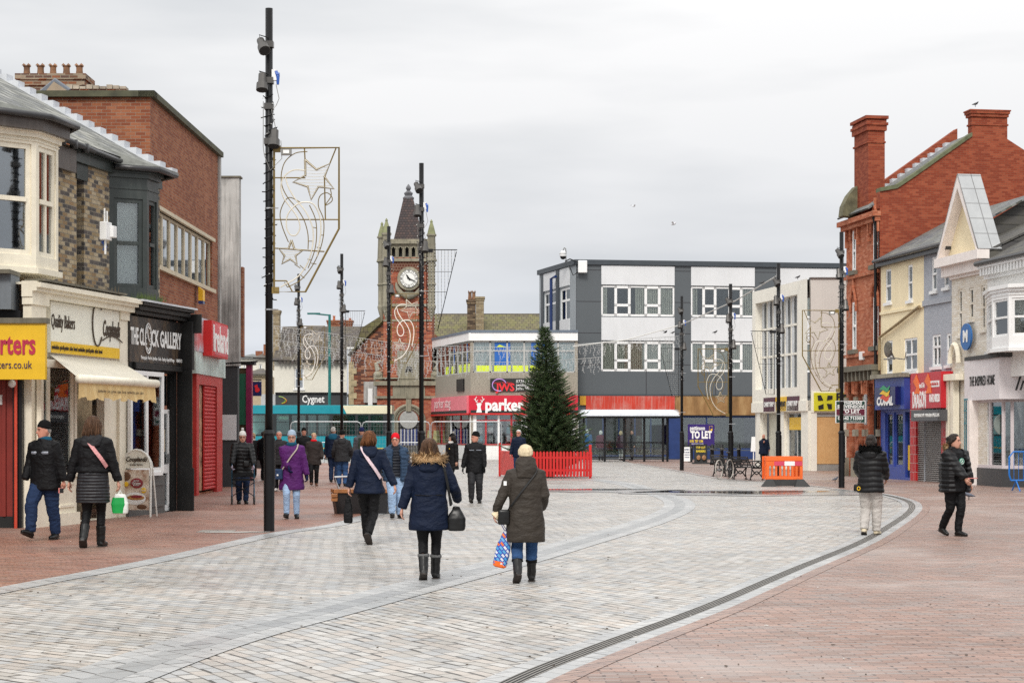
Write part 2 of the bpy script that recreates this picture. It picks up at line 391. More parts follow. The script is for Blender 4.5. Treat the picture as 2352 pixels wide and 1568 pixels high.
# ------------------------------------------------------------ ground
SETT = [(.40, .375, .34), (.44, .425, .40), (.485, .46, .43), (.36, .355, .345), (.455, .41, .365), (.405, .405, .40), (.50, .48, .45), (.425, .385, .345)]
PLAZA = paving('plaza_setts', SETT, (.08, .07, .058), .24, .12, .016, 62, (.3, .55), .4)
PLAZB = paving('plaza_setts_left', SETT, (.08, .07, .058), .24, .12, .016, 40, (.3, .55), .4)
REDP = paving('red_brick_paving', [(.29, .175, .135), (.34, .21, .165), (.26, .17, .135), (.315, .235, .205), (.285, .195, .16), (.36, .235, .19), (.275, .22, .195)], (.13, .08, .065), .21, .075, .012, -3, (.34, .6), .4, patch=(.45, .40, .37), patchamt=.4)
REDL = paving('red_brick_paving_worn', [(.284, .125, .082), (.327, .155, .107), (.241, .112, .077), (.301, .172, .129), (.275, .146, .112), (.353, .181, .133)], (.07, .045, .035), .21, .075, .012, 9, (.36, .6), .4, patch=(.36, .28, .24), patchamt=.35)
BANDL = paving('grey_band_light', [(.40, .40, .395), (.44, .44, .435), (.375, .38, .38)], (.10, .095, .09), .3, .2, .010, 50, (.3, .5), .4)
BANDD = paving('grey_band_dark', [(.31, .315, .315), (.345, .35, .35), (.29, .295, .30)], (.07, .065, .06), .4, .26, .012, 50, (.3, .5), .4)
ASPH = pm('asphalt', (.055, .056, .058), .7, .3, scale=1.5, bump=.4)
struct(MB().quad((-400, -60, -.012), (400, -60, -.012), (400, 900, -.012), (-400, 900, -.012)).build('ground', ASPH, fix=False))
def flat(name, pts, z, m):
    mb = MB(); mb.poly([(p[0], p[1], z) for p in pts]); o = mb.build(name, m, fix=False)
    bm = bmesh.new(); bm.from_mesh(o.data); bmesh.ops.triangulate(bm, faces=bm.faces)
    for f in bm.faces:
        if f.normal.z < 0: f.normal_flip()
    bm.to_mesh(o.data); bm.free(); return struct(o)
def smooth_curve(pts, k=8):
    out = []; n = len(pts)
    for i in range(n-1):
        p0, p1, p2, p3 = pts[max(i-1, 0)], pts[i], pts[i+1], pts[min(i+2, n-1)]
        for j in range(k):
            t_ = j/k; out.append(.5*((2*p1)+(p2-p0)*t_+(2*p0-5*p1+4*p2-p3)*t_*t_+(3*p1-p0-3*p2+p3)*t_**3))
    out.append(pts[-1]); return out
def G(*uv): return [gp(u, v) for u, v in uv]
def strip(name, curve, o0, o1, z, m, zt=None):
    """ribbon between two offsets (metres, right-hand side positive) of a plan curve"""
    mb = MB(); k = len(curve); L = []
    for i, p in enumerate(curve):
        d = (curve[min(i+1, k-1)]-curve[max(i-1, 0)]); d.z = 0; d.normalize(); nn = V((d.y, -d.x, 0)); L.append((p+nn*o0, p+nn*o1))
    for i in range(k-1):
        a, b = L[i]; c, e = L[i+1]; mb.quad((a.x, a.y, z), (b.x, b.y, z), (e.x, e.y, z), (c.x, c.y, z))
    return struct(mb.build(name, m))
# whole square in light setts
struct(MB().quad((-30, -8, 0), (30, -8, 0), (30, 109.8, 0), (-30, 109.8, 0)).build('plaza', PLAZA, fix=False))
# left pavement
bl = smooth_curve(G((-900, 1545), (-300, 1412), (0, 1349), (200, 1312), (350, 1283), (500, 1250), (620, 1224), (746, 1206), (821, 1186), (870, 1173), (900, 1150), (905, 1120), (890, 1090), (862, 1062)))
flat('left_pavement', [V((-30, bl[0].y, 0))]+bl+[V((bl[-1].x, 98, 0)), V((-30, 98, 0))], .004, REDL)
strip('pavement_edge_band', bl, 0, .34, .008, BANDL)
# right pavement with the curved drainage channel
ch = smooth_curve(G((930, 1700), (1186, 1563), (1376, 1486), (1626, 1393.6), (1826, 1308), (1976, 1246), (2046, 1206), (2084, 1180), (2095, 1164), (2086, 1152), (2056, 1142), (2010, 1133), (1930, 1125), (1860, 1116), (1751, 1106.5), (1646, 1098.6), (1551, 1081), (1456, 1064)))
flat('right_pavement', ch+[V((ch[-1].x, 109.5, 0)), V((30, 109.5, 0)), V((30, -8, 0)), V((ch[0].x, -8, 0))], .004, REDP)
chn = ch[:int(len(ch)*.72)]
CHM = pm('channel_iron', (.2, .185, .165), .5, .25)
strip('channel_band_inner', chn, -.22, -.075, .008, BANDL); strip('channel_band_outer', ch, .075, .22, .008, BANDL)
strip('brick_soldier_course', ch, .22, .38, .008, paving('soldier_bricks', [(.31, .2, .16), (.35, .235, .19), (.28, .19, .16)], (.05, .035, .03), .07, .21, .008, 50, (.35, .5), .4))
strip('drain_channel', chn, -.075, .075, .010, CHM)
for k, oo in enumerate((-.052, -.017, .018, .053)): strip('drain_slot', chn, oo-.007, oo+.007, .0125, DARK)
# darker double band sweeping across the setts
bd = smooth_curve(G((-60, 1690), (215, 1568), (500, 1468), (750, 1402), (960, 1347), (1176, 1290), (1326, 1247), (1476, 1203), (1545, 1176), (1562, 1160), (1548, 1146), (1500, 1130), (1440, 1112), (1360, 1100)))
flat('plaza_left', [V((-25, bl[0].y, 0))]+[p_ for p_ in bl if p_.y > 4][:60]+[V((bl[-1].x, 96, 0))]+[q_ for q_ in reversed([V((b_.x, b_.y, 0)) for b_ in bd])]+[V((-25, bd[0].y, 0))], .002, PLAZB)
strip('sett_band_outer', bd, -.36, -.12, .006, BANDL); strip('sett_band_dark', bd, -.12, .12, .007, BANDD); strip('sett_band_inner', bd, .12, .34, .006, BANDL)
# wet hollows
PUD, tt = newmat('puddle_water'); tt.b.inputs['Base Color'].default_value = (.02, .02, .02, 1); tt.b.inputs['Roughness'].default_value = .03; tt.b.inputs['Specular IOR Level'].default_value = .5
tt.val(tt.b.inputs['Normal'], tt.bump(tt.noise(tt.coords(), 7, 3), .18, .01))
def puddle(u0, u1, v, dv, seed, m=PUD, z=.014, wob=.35, dz=0.):
    rnd = random.Random(seed); n = 60; pts = []
    ph = [rnd.uniform(0, 6.3) for _ in range(5)]
    for i in range(n):
        a = 2*PI*i/n; r = 1+wob*(.5*math.sin(2*a+ph[0])+.3*math.sin(3*a+ph[1])+.3*math.sin(5*a+ph[2])+.15*math.sin(9*a+ph[3]))
        pts.append(gp((u0+u1)/2+(u1-u0)/2*math.cos(a)*r, v+dz*math.cos(a)+dv*math.sin(a)*r))
    return flat('puddle', pts, z, m)
puddle(1232, 1470, 1124.5, 1.6, 3); puddle(1480, 1900, 1130, 2.4, 11, wob=.25); puddle(1640, 1860, 1134, 1.2, 5, wob=.2)
WETM = pm('damp_setts', (.27, .265, .26), .25, .25, scale=2, bump=.4, bscale=12)
puddle(1200, 1560, 1127, 5, 21, WETM, .011); puddle(1430, 2010, 1132, 6.5, 23, WETM, .011, .2)
puddle(470, 610, 1222.5, 1.3, 9, pm('chalky_stain', (.42, .4, .37), .5, .2), .012)
# utility cover near the lamp column
struct(MB().box(-5.2, -4.62, 30.1, 30.7, .002, .009).build('manhole_cover', CHM))
# litter and fallen specks on the paving
rl = random.Random(5)
mb = MB()
for i in range(150):
    u = rl.uniform(20, 2330); v = rl.uniform(1190, 1560); p = gp(u, v); q = rl.uniform(.003, .010); a = rl.uniform(0, 3.1); L_ = rl.uniform(1, 2.4)
    dx, dy = math.cos(a)*q*L_, math.sin(a)*q*L_; ex, ey = -math.sin(a)*q, math.cos(a)*q; mb.mat(rl.choice((0, 0, 1)))
    mb.prism([(p.x-dx, p.y-dy, .009), (p.x+ex, p.y+ey, .009), (p.x+dx, p.y+dy, .009), (p.x-ex, p.y-ey, .009)], (0, 0, .006))
sp_ = mb.build('litter_specks', [pm('dead_leaf', (.07, .045, .025), .8, .3), pm('paper_scrap', (.6, .58, .55), .7, .1)]); sp_['kind'] = 'stuff'
# ============================================================ LEFT SIDE OF THE STREET
def panel(parent, A, B, z0, z1, holes, mat, name='wall', y=0., depth=.1):
    L = math.hypot(B[0]-A[0], B[1]-A[1]); o = wall_mb(0, L, z0, z1, holes, y, depth).build(name, mat, parent, fix=False)
    o.location = (A[0], A[1], 0); o.rotation_euler = (0, 0, math.atan2(B[1]-A[1], B[0]-A[0])); return o, L
def bay(parent, pts, z0, z1, mat, fm, nxs, curtains, pane=None, top=.35, bot=.25, fw=.07, wkind='sash'):
    """canted bay: one part, its windows sub-parts. pts = plan points (local), z range of the whole bay"""
    mb = MB(); wz0, wz1 = z0+bot, z1-top; segs = []
    for i in range(len(pts)-1):
        A, B = V(pts[i]+(0,)), V(pts[i+1]+(0,)); L = (B-A).length; e = .09
        w = wall_mb(0, L, z0, z1, [(e, L-e, wz0, wz1)], 0, .1); an = math.atan2(B.y-A.y, B.x-A.x)
        st = len(mb.v); mb.add(w.v, w.f); mb.xf(Matrix.Translation(A) @ Matrix.Rotation(an, 4, 'Z'), st); segs.append((A, an, L, e))
    n = len(pts); c = V((sum(p[0] for p in pts)/n, sum(p[1] for p in pts)/n, 0))
    def ringz(za, zb, k):   # projecting moulding
        mb.prism([(c.x+(p[0]-c.x)*k, (p[1])*k if p[1] < 0 else p[1], za) for p in pts], (0, 0, zb-za))
    ringz(z0-.10, z0, 1.10); ringz(z1, z1+.09, 1.08); ringz(z1+.09, z1+.2, 1.16); ringz(z1-top*.55, z1-top*.42, 1.03)
    b = mb.build('bay', mat, parent)
    for (A, an, L, e), nx, cu in zip(segs, nxs, curtains):
        w = window(b, e, L-e, wz0, wz1, fm, y=.03, kind=wkind, nx=nx, fw=fw, curtain=cu, pane=pane, name='window')
        w.location = A; w.rotation_euler = (0, 0, an)
    return b
def sloped(name, a, b, c, d, m, parent, th=.06):
    """roof sheet a(eave left) b(eave right) c(ridge right) d(ridge left) with thickness; the mesh keeps z up the slope for the tile pattern"""
    a, b, c, d = map(V, (a, b, c, d)); ax = (b-a).normalized(); up = (d-a); up = (up-ax*up.dot(ax)).normalized(); nn = ax.cross(up)
    M = Matrix((ax, nn, up)).transposed().to_4x4(); M.translation = a; Mi = M.inverted()
    mb = MB(); mb.prism([Mi @ p for p in (a, b, c, d)], (0, th, 0)); o = mb.build(name, m, parent); o.matrix_local = M; return o
BRY = brick('yellow_stock_brick', [(.38, .28, .16), (.46, .36, .23), (.13, .11, .10), (.50, .41, .28), (.10, .09, .085), (.33, .22, .12)], (.24, .21, .17), .2, .08, .014, grime=.35)
BRR = brick('red_brick', [(.29, .09, .042), (.34, .12, .055), (.25, .075, .036), (.37, .14, .07)], (.27, .2, .15), .225, .075, .011, grime=.5, gcol=(.11, .035, .025))
BRC = brick('chimney_brick', [(.30, .12, .06), (.14, .08, .06), (.36, .28, .2), (.2, .1, .06)], (.3, .27, .2), .225, .075, .016, grime=.4)
CON = pm('weathered_concrete', (.42, .41, .39), .85, .2, scale=1.2, streak=.95, grime=(.045, .045, .04), bump=.4)
BROWN = pm('brown_fascia_paint', (.075, .06, .052), .45, .15, streak=.2, grime=(.2, .19, .18))
GREYC = pm('grey_cloth', (.62, .63, .6), .8, .06); CREAMC = pm('cream_blind', (.6, .56, .46), .8, .05)
P0, P1 = gp(88, 1208), gp(441, 1169)
F1 = Fac(P0, P1); Z_EAVE = 7.15
T = F1.thing('shop_building', 'old yellow-brick terrace with lichened slate roof, cream and dark bays, bakery and clock shop below', 'building')
sa, sb = F1.px(-90)[0], F1.px(441, off=-.34)[0]
sx = lambda u, off=0.: F1.px(u, off=off)[0]
UY = .78   # the upper storey stands back from the shopfronts
ux = lambda u, off=0.: F1.px(u, off=off+UY)[0]
sa = F1.px(-120)[0]; 
_n0 = set(o.name for o in T.children)
sbU = ux(367)
# ---- upper storey
hol = []
def upw(u0, u1, z0, z1): return (ux(u0), ux(u1), z0, z1)
wn1 = upw(176, 193, 4.5, 6.55)
wall_mb(sa, sbU, 4.2, Z_EAVE, [wn1, (ux(-30)+.3, ux(83, -.6)-.05, 4.7, 6.6), (ux(252)+.3, ux(337, -.6), 4.7, 6.6)], 0, .35).build('wall', BRY, T, fix=False)
window(T, *wn1, DGREEN, y=.25, kind='sash', fw=.05)
MB().box(wn1[0]-.05, wn1[1]+.12, -.03, .02, 6.55, 6.85).box(wn1[0]-.12, wn1[1]+.1, -.08, .1, 4.36, 4.5).each('lintel', DGREEN, T)
MB().box(ux(163), sbU-.1, -.10, 0, 6.86, 7.05).box(ux(163), sbU-.1, -.16, 0, 7.05, 7.15).build('cornice', DGREEN, T)
MB().box(ux(120), ux(163)-.01, -.12, 0, 6.62, 7.05).build('cornice', BROWN, T)
s0 = ux(-45); s1 = ux(83, -.62); s2 = ux(134, -.62)
bay(T, [(s0, 0), (s1, -.62), (s2, -.62), (s2+.62, 0)], 4.55, 6.85, CREAM, CREAM, [1, 2, 1], [None, None, None], pane=GLB, top=.12, bot=.22, fw=.09)
MB().prism([(s0-.4, 0, 6.96), (s1-.08, -.8, 6.96), (s2+.1, -.8, 6.96), (s2+.9, 0, 6.96)], (0, 0, .22)).build('bay_fascia', BROWN, T)
s3 = ux(251); s4 = ux(338, -.6); s5 = ux(364, -.6)
bay(T, [(s3, 0), (s4, -.6), (s5, -.6), (s5+.5, 0)], 4.42, 6.8, DGREEN, DGREEN, [1, 1, 1], [GREYC, GREYC, None], top=.42, bot=.16, fw=.08)
mb = MB(); mb.tube([(s0-.3, -.15, 7.2), (s1-.05, -.92, 7.2), (s2+.15, -.92, 7.2), (s2+.9, -.2, 7.18)], .06, 8)
mb.tube([(s2+.7, -.22, 7.16), (s3+.1, -.22, 7.1)], .06, 8); mb.tube([(s3-.1, -.16, 6.98), (s4-.02, -.86, 6.98), (s5+.3, -.86, 6.98), (s5+.9, -.1, 6.98)], .06, 8)
for x in (s2+1.0, s2+1.5, s2+2.): mb.box(x-.03, x+.03, -.29, -.15, 7.03, 7.2)
mb.build('gutter', GUTTER, T, smooth=True)
# roof: main slope plus little lean roofs over the bays
sR = ux(374)+.2; RZ = 2.7
sloped('roof', (sa-4, -.2, Z_EAVE), (sR, -.2, Z_EAVE), (sR, 4.6, Z_EAVE+RZ), (sa-4, 4.6, Z_EAVE+RZ), SLATE, T, .05)
sloped('roof', (sa-4, 9.6, Z_EAVE), (sR, 9.6, Z_EAVE), (sR, 4.6, Z_EAVE+RZ-.02), (sa-4, 4.6, Z_EAVE+RZ-.02), SLATE, T, -.05)
mb = MB(); mb.prism([(s0-.5, .25, 7.44), (s0-.2, -.2, 7.16), (s1-.05, -.95, 7.2), (s1+.2, .25, 7.46)], (0, 0, .04)).prism([(s1-.05, -.95, 7.2), (s2+.15, -.95, 7.2), (s2+.15, .25, 7.46), (s1-.05, .25, 7.46)], (0, 0, .04)).prism([(s2+.15, -.95, 7.2), (s2+.95, -.2, 7.17), (s2+.95, .25, 7.46), (s2+.15, .25, 7.46)], (0, 0, .04))
mb.prism([(s3-.1, -.2, 7.0), (s4-.02, -.9, 7.0), (s4-.02, .2, 7.42), (s3-.1, .2, 7.42)], (0, 0, .04)).prism([(s4-.02, -.9, 7.0), (s5+.35, -.9, 7.0), (s5+.35, .2, 7.42), (s4-.02, .2, 7.42)], (0, 0, .04)).prism([(s5+.35, -.9, 7.0), (s5+.95, 0, 7.0), (s5+.95, .2, 7.42), (s5+.35, .2, 7.42)], (0, 0, .04))
mb.each('bay_roof', pm('slate_plain', (.15, .155, .14), .6, .3, scale=6, bump=.4, bscale=14), T)
mb = MB(); n = 17     # stepped lead flashing climbing beside the red gable
for i in range(n):
    y0 = -.25+i*4.7/n; z0 = Z_EAVE+.06+(y0+.2)*RZ/4.8
    mb.box(sR-.28, sR+.02, y0, y0+4.7/n, z0, z0+.17)
mb.build('step_flashing', LEAD, T)
shell(T, sa-4, sbU, 0, 9.6, Z_EAVE, BRY, roof=False)
for o in T.children:
    if o.name not in _n0: o.location = V(o.location)+V((0, UY, 0)); o.matrix_local = o.matrix_basis
# ---- ground storey: bakery
cs = [(sx(96), sx(163), .95, 2.86), (sx(175), sx(240), 0.02, 2.86), (sx(283), sx(360), .85, 2.86), (sx(368), sx(400), .02, 2.86)]
sD = sx(289)
wall_mb(sx(53), sD, 0, 4.2, cs[:2], .0, .16).build('shopfront_wall', CREAM, T, fix=False)
DBL = pm('charcoal_paint', (.012, .012, .012), .45, .15, streak=.04, spec=.3, grime=(.15, .15, .14))
wall_mb(sD+.004, sb, 0, 4.2, cs[2:], .0, .16).build('shopfront_wall', DBL, T, fix=False)
mb = MB()   # bakery pilasters, cornice and stall riser
mb.box(sx(53), sx(53)+.55, -.16, .0, 0, 4.0).box(sx(53)-.04, sx(53)+.6, -.24, .0, 0, .95).box(sx(53)-.04, sx(53)+.6, -.2, 0, 3.85, 3.98).box(sx(53), sD, 0, UY, 4.2, 4.24)
mb.box(sx(268), sD-.03, -.06, 0, 0, 3.98).box(sx(268)-.03, sD-.02, -.1, 0, 3.82, 3.98)
for z, y, h in ((3.98, -.2, .1), (4.08, -.28, .06), (4.14, -.36, .08), (4.22, -.26, .03)): mb.box(sx(53)-.06, sD-.02, y, 0, z, z+h)
mb.build('cornice', CREAM, T)
mb = MB(); a, b = sx(93), sx(176, -.3)
mb.box(a, b, -.30, 0, 0, .86).box(a, b+.03, -.36, 0, .86, .93).box(a, b+.02, -.36, -.3, 0, .22).box(a+.1, b-.1, -.33, -.3, .32, .36).box(a+.1, b-.1, -.33, -.3, .72, .76)
mb.build('stall_riser', CREAM, T)
mb = MB(); yy = -.28   # projecting shop window frame
for u in (95, 110, 164, 172): x = sx(u, yy); mb.box(x, x+.09, yy, yy+.09, .93, 2.9)
mb.box(sx(95, yy), sx(172, yy)+.09, yy-.01, yy+.1, 2.78, 2.92)
wf = mb.build('window', CREAM, T)
MB().box(sx(97, yy), sx(172, yy), yy+.03, yy+.04, .93, 2.8).build('pane', GL, wf)
MB().box(sx(113), sx(150), .30, .32, 1.6, 2.7).build('poster', pm('blue_poster', (.08, .08, .35), .5, .4, scale=2), wf)
mb = MB(); mb.box(sx(97), sx(170), .42, .9, .93, 1.0)
rs = random.Random(2)
for i in range(26): mb.mat(rs.choice((0, 1, 2))); x = rs.uniform(sx(100), sx(166)); z = rs.choice((1.0, 1.32, 1.64)); mb.ball((x, .5+rs.uniform(0, .2), z+.05), .07, 8, (1.3, 1, .6))
mb.build('pastry_display', [pm('bread', (.42, .2, .06), .7, .3), pm('box_red', (.4, .05, .03), .6, .2), pm('box_cream', (.6, .5, .35), .6, .2)], wf)
mb = MB(); x0, x1 = sx(178), sx(240)   # recessed door
mb.box(x0, x0+.09, .75, .83, 0, 2.6).box(x1-.09, x1, .75, .83, 0, 2.6).box(x0, x1, .75, .83, 2.1, 2.2).box(x0, x1, .75, .83, 0, .35).box(x0+.5*(x1-x0), x0+.5*(x1-x0)+.08, .75, .83, .35, 2.6)
dr = mb.build('door', CREAM, T); MB().box(x0+.09, x1-.09, .78, .79, .35, 2.55).build('pane', GL, dr); MB().box(x0+.45*(x1-x0), x0+.45*(x1-x0)+.03, .68, .72, .9, 1.3).build('handle', STEEL, dr)
MB().box(sx(96)-.3, sx(250), 1.6, 1.64, 0, 3.2).box(sx(250), sb, 1.9, 1.94, 0, 3.2).build('back_wall', pm('shop_back_wall', (.55, .42, .26), .8, .6, scale=1.4), T)  # warm bright wall colour stands in for the lighting inside the shop
# fascia board
YEL = pm('yellow_sign', (.78, .48, .015), .4, .06); SIGNC = pm('sign_cream', (.82, .80, .70), .4, .03)
a, b = sx(108), sx(266)
fb = MB().box(a, b, -.07, 0, 3.06, 3.97).build('fascia_sign', SIGNC, T)
MB().box(a+.01, b-.01, -.085, -.07, 3.06, 3.26).build('sign_strip', YEL, fb)
INK = pm('brown_ink', (.05, .03, .015), .5, .1, bump=0)
text('Quality Bakers', .34, INK, fb, (sx(136), -.08, 3.62), width=sx(163)-sx(109), shear=.12)
text('Cooplands', .42, INK, fb, (sx(247), -.08, 3.60), width=sx(266)-sx(227), shear=.25, bold=.008)
mb = MB(); cx_, cz_ = sx(246), 3.6
mb.tube([(cx_-.62+.22*math.cos(q), -.09, cz_+.08+.42*math.sin(q)) for q in [math.radians(d) for d in range(40, 330, 15)]], .014, 6)
mb.tube([(cx_-.4+.9*i/10, -.09, cz_-.22+.10*math.sin(i/10*PI)) for i in range(11)], .013, 6)
mb.build('swirl', INK, fb)
text('sandwiches  pies & pasties  cakes  bread  sandwiches  pies & pasties  cakes  bread', .115, INK, fb, (sx(168), -.095, 3.16), width=sx(224)-sx(108))
# awning
cloth = [pm('awning_cream', (.66, .62, .52), .8, .05), pm('awning_stripe', (.2, .18, .155), .8, .05)]
va, tt = newmat('awning_valance'); o_ = tt.coords(); tt.val(tt.b.inputs['Base Color'], tt.mix(tt.noise(o_, 5, 2), (.74, .52, .22), (.80, .62, .32))); tt.b.inputs['Roughness'].default_value = .8
AO = -1.25; a0, a1 = sx(108), sx(268); b0, b1 = sx(181, AO), sx(356, AO)
za, zb = 3.02, zat(868, F1.world(b0, AO).y)
mb = MB(); N = 150
for i in range(N):
    p, q = i/N, (i+1)/N; mb.mat(1 if i % 4 == 3 else 0)
    mb.quad((a0+(a1-a0)*p, -.06, za), (a0+(a1-a0)*q, -.06, za), (b0+(b1-b0)*q, AO, zb), (b0+(b1-b0)*p, AO, zb))
aw = mb.build('awning', cloth, T, fix=False)
MB().tube([(b0-.03, AO-.02, zb-.01), (b1+.03, AO-.02, zb-.01)], .075, 10).build('front_bar', CREAM, aw, smooth=True)
mb = MB(); N = 40
for i in range(N):
    p, q = i/N, (i+1)/N; w = lambda k: .035*math.sin(k*60)+.02*math.sin(k*23); h = lambda k: .26+.03*math.cos(k*2*PI*7)
    P = b0+(b1-b0)*p; Q = b0+(b1-b0)*q
    mb.quad((P, AO, zb-.06), (Q, AO, zb-.06), (Q, AO+w(q), zb-.08-h(q)), (P, AO+w(p), zb-.08-h(p)))
mb.build('valance', va, aw, fix=False)
text('sandwiches  pies  pasties  cakes  bread  sandwiches  pies  cakes', .085, INK, aw, ((b0+b1)/2, AO-.05, zb-.2), sx=.9, ext=.001)
MB().tube([(b0+.1, AO, zb-.03), (a0+.9, -.1, 2.86)], .02, 6).tube([(b1-.1, AO, zb-.03), (a1-.2, -.1, 2.86)], .02, 6).build('arm', CREAM, aw)
# ---- clock shop
sP = sx(407); a, b = sx(298, -.1), sx(421, -.1)
SB, tt = newmat('clock_shop_board'); o_ = tt.coords()
tt.val(tt.b.inputs['Base Color'], tt.mix(tt.ramp(tt.noise(tt.mapping(o_, (2.5, 1, 1.1)), 1.5, 5, .6), [(.48, 0.), (.78, .5)]), (.014, .013, .013), (.3, .19, .10))); tt.b.inputs['Roughness'].default_value = .3
mb = MB()
for z, y, h in ((3.96, -.22, .08), (4.04, -.3, .09), (4.13, -.38, .07)): mb.box(sD, sb+.05, y, 0, z, z+h)
mb.box(sD+.02, sx(297), -.07, 0, 2.9, 3.96).box(sP, sb, -.34, 0, 0, 2.95).box(sP-.03, sb+.03, -.38, 0, 0, .9).box(b+.03, sb+.02, -.34, 0, 2.95, 3.96).box(b, sb+.16, -.5, 0, 3.72, 4.12).box(sx(298), b, -.14, 0, 2.9, 3.02).box(sD+.02, sx(297), -.1, 0, 0, 2.9)
mb.build('surround', DBL, T, bevel=.01)
MB().box(sD-.1, sb+.12, -.42, UY, 4.2, 4.235).build('lead_capping', LEAD, T)
fb = MB().box(a, b, -.1, 0, 3.03, 3.93).build('fascia_sign', SB, T)
text('THE CL', .46, LETW, fb, ((sx(299, -.1)+sx(331, -.1))/2, -.11, 3.52), width=sx(331, -.1)-sx(299, -.1), bold=.012); text('CK GALLERY', .46, LETW, fb, ((sx(346, -.1)+sx(415, -.1))/2, -.11, 3.52), width=sx(415, -.1)-sx(346, -.1), bold=.012)
mb = MB(); cx_ = sx(339, -.1)
mb.tube([(cx_+.15*math.cos(q*PI/12), -.115, 3.52+.3*math.sin(q*PI/12)) for q in range(25)], .014, 6)
for q in range(12): c_, s_ = math.cos(q*PI/6), math.sin(q*PI/6); mb.tube([(cx_+.105*c_, -.115, 3.52+.21*s_), (cx_+.13*c_, -.115, 3.52+.26*s_)], .014, 5)
mb.tube([(cx_, -.115, 3.52), (cx_-.05, -.115, 3.70)], .014, 5).tube([(cx_, -.115, 3.52), (cx_+.07, -.115, 3.46)], .014, 5); mb.build('clock_emblem', LETW, fb)
text('Photography - Fine Art - Jewellery - Crafts - Framing - Upcycled Vintage', .10, LETW, fb, (a+(b-a)*.5, -.11, 3.13), width=(b-a)*.62); text('01642 471 251', .10, LETW, fb, (a+(b-a)*.92, -.11, 3.13), width=(b-a)*.12)
w = window(T, sx(283), sx(360), .85, 2.86, UPVC, y=-.16, kind='plain', nx=2, fw=.09, name='window')
mb = MB(); rs = random.Random(4)
for i in range(18):
    x = rs.uniform(sx(288), sx(352)); z = rs.uniform(1.0, 2.5); mb.mat(rs.choice((0, 1, 2, 3))); q = rs.uniform(.06, .16); mb.box(x-q, x+q, .3, .34, z-q*1.3, z+q*1.3)
mb.build('window_display', [pm('frame_gold', (.3, .2, .08), .4), pm('card_white', (.6, .6, .58), .6), pm('frame_teal', (.1, .25, .25), .5), pm('frame_dark', (.06, .04, .03), .5)], w)
MB().box(sx(283), sx(368, -.14), -.2, 0, .78, .85).build('sill', UPVC, T)
MB().box(sx(283), sx(366), -.12, .0, 0, .78).box(sx(330), sx(362), -.15, -.12, .15, .2).box(sx(330), sx(362), -.15, -.12, .58, .63).build('stall_riser', pm('riser_grey', (.09, .09, .088), .5, .1), T)
x0, x1 = sx(369), sx(399); mb = MB()
mb.box(x0, x0+.07, .1, .18, .02, 2.1).box(x1-.07, x1, .1, .18, .02, 2.1).box(x0, x1, .1, .18, 2.03, 2.12).box(x0, x1, .1, .18, .02, .14).box(x0+.07, x1-.07, .1, .18, .8, .98)
dr = mb.build('door', UPVC, T); MB().box(x0+.07, x1-.07, .13, .14, .14, 2.03).build('pane', GL, dr)
MB().box(x0+.15, x1-.2, .11, .125, 1.25, 1.7).build('notice', pm('sepia_card', (.4, .33, .22), .7, .3, scale=9), dr); MB().box(x1-.12, x1-.09, .05, .1, 1.0, 1.2).build('handle', STEEL, dr)
MB().box(x0, x1, .1, .16, 2.2, 2.82).build('fanlight', GLD, T)
# weeds and moss on the ledge
mb = MB(); rs = random.Random(8)
for i in range(260):
    x = rs.choice((rs.uniform(sx(120), sx(230)), rs.uniform(sx(290), sx(345)))); y = rs.uniform(-.4, -.1); h = rs.uniform(.03, .16); d = rs.uniform(-.08, .08)
    mb.mat(0 if x < sx(260) else 1); mb.add([(x-.012, y, 4.27), (x+.012, y, 4.27), (x+d, y+d*.5, 4.27+h)], [(0, 1, 2)])
w_ = mb.build('ledge_weeds', [pm('dry_stalks', (.16, .12, .07), .9), pm('moss', (.08, .12, .02), .9)], None, fix=False); w_.location = F1.P; w_.rotation_euler = (0, 0, F1.rz); w_['kind'] = 'stuff'
MB().box(sx(56), sx(250), -.38, 0, 4.255, 4.29).build('lead_capping', STONED, T)
# little white aerial box between the bays
ta = thing('wall_antenna', 'small white antenna box with blue cable on the brick between the two bays', 'antenna', F1.world(sx(228), -.12)+V((0, 0, 5.45)), F1.rz)
MB().box(-.13, .13, -.08, .06, -.18, .16).box(.05, .22, -.14, 0, -.12, .1).tube([(-.03, 0, .1), (-.03, 0, .42)], .02, 6).tube([(.08, 0, .1), (.08, 0, .38)], .02, 6).tube([(0, 0, -.15), (0, 0, -.45)], .025, 6).build('casing', UPVC, ta, bevel=.02)
MB().tube([(0, .05, -.2), (.09, .03, -.3), (.05, .05, -.36)], .03, 6).build('cable', pm('blue_plastic', (.03, .1, .4), .4), ta)
# ---- yellow-signed shop at the very left
X0, Y0 = xat(-160, 31.5), 31.5
T = thing('corner_shop', 'dark red shopfront under a bright yellow fascia at the left edge', 'shop', (X0, Y0, 0))
xr = xat(51, 32.)-X0; MAR = pm('maroon_paint', (.23, .022, .014), .5, .15, streak=.1, grime=(.05, .01, .01))
MB().box(0, xr, 0, .3, 0.2, 3.0).box(xr-.55, xr-.5, -.04, 0, .2, 2.7).box(xr-.2, xr-.14, -.04, 0, .2, 2.7).build('door', MAR, T)
MB().box(0, xr-.02, -.02, .25, 0, .2).build('threshold', DARK, T)
MB().box(0, xr+.1, .01, .25, 3.0, 3.75).box(xr, xr+.16, -.12, .35, 0, 2.9).build('post', BLACKP, T)
MB().tube([(xr+.07, -.18, 0), (xr+.07, -.18, 2.75)], .028, 8).build('pipe', pm('red_pipe', (.55, .06, .03), .5), T)
fx = xat(104, 31.)-X0
fb = MB().box(0, fx, -.5, -.38, zat(871, 31), zat(738, 31)-.03).build('fascia_sign', YEL, T)
MB().box(-.02, fx+.03, -.54, -.3, zat(738, 31)-.03, zat(738, 31)+.06).build('lead_capping', STONED, T)
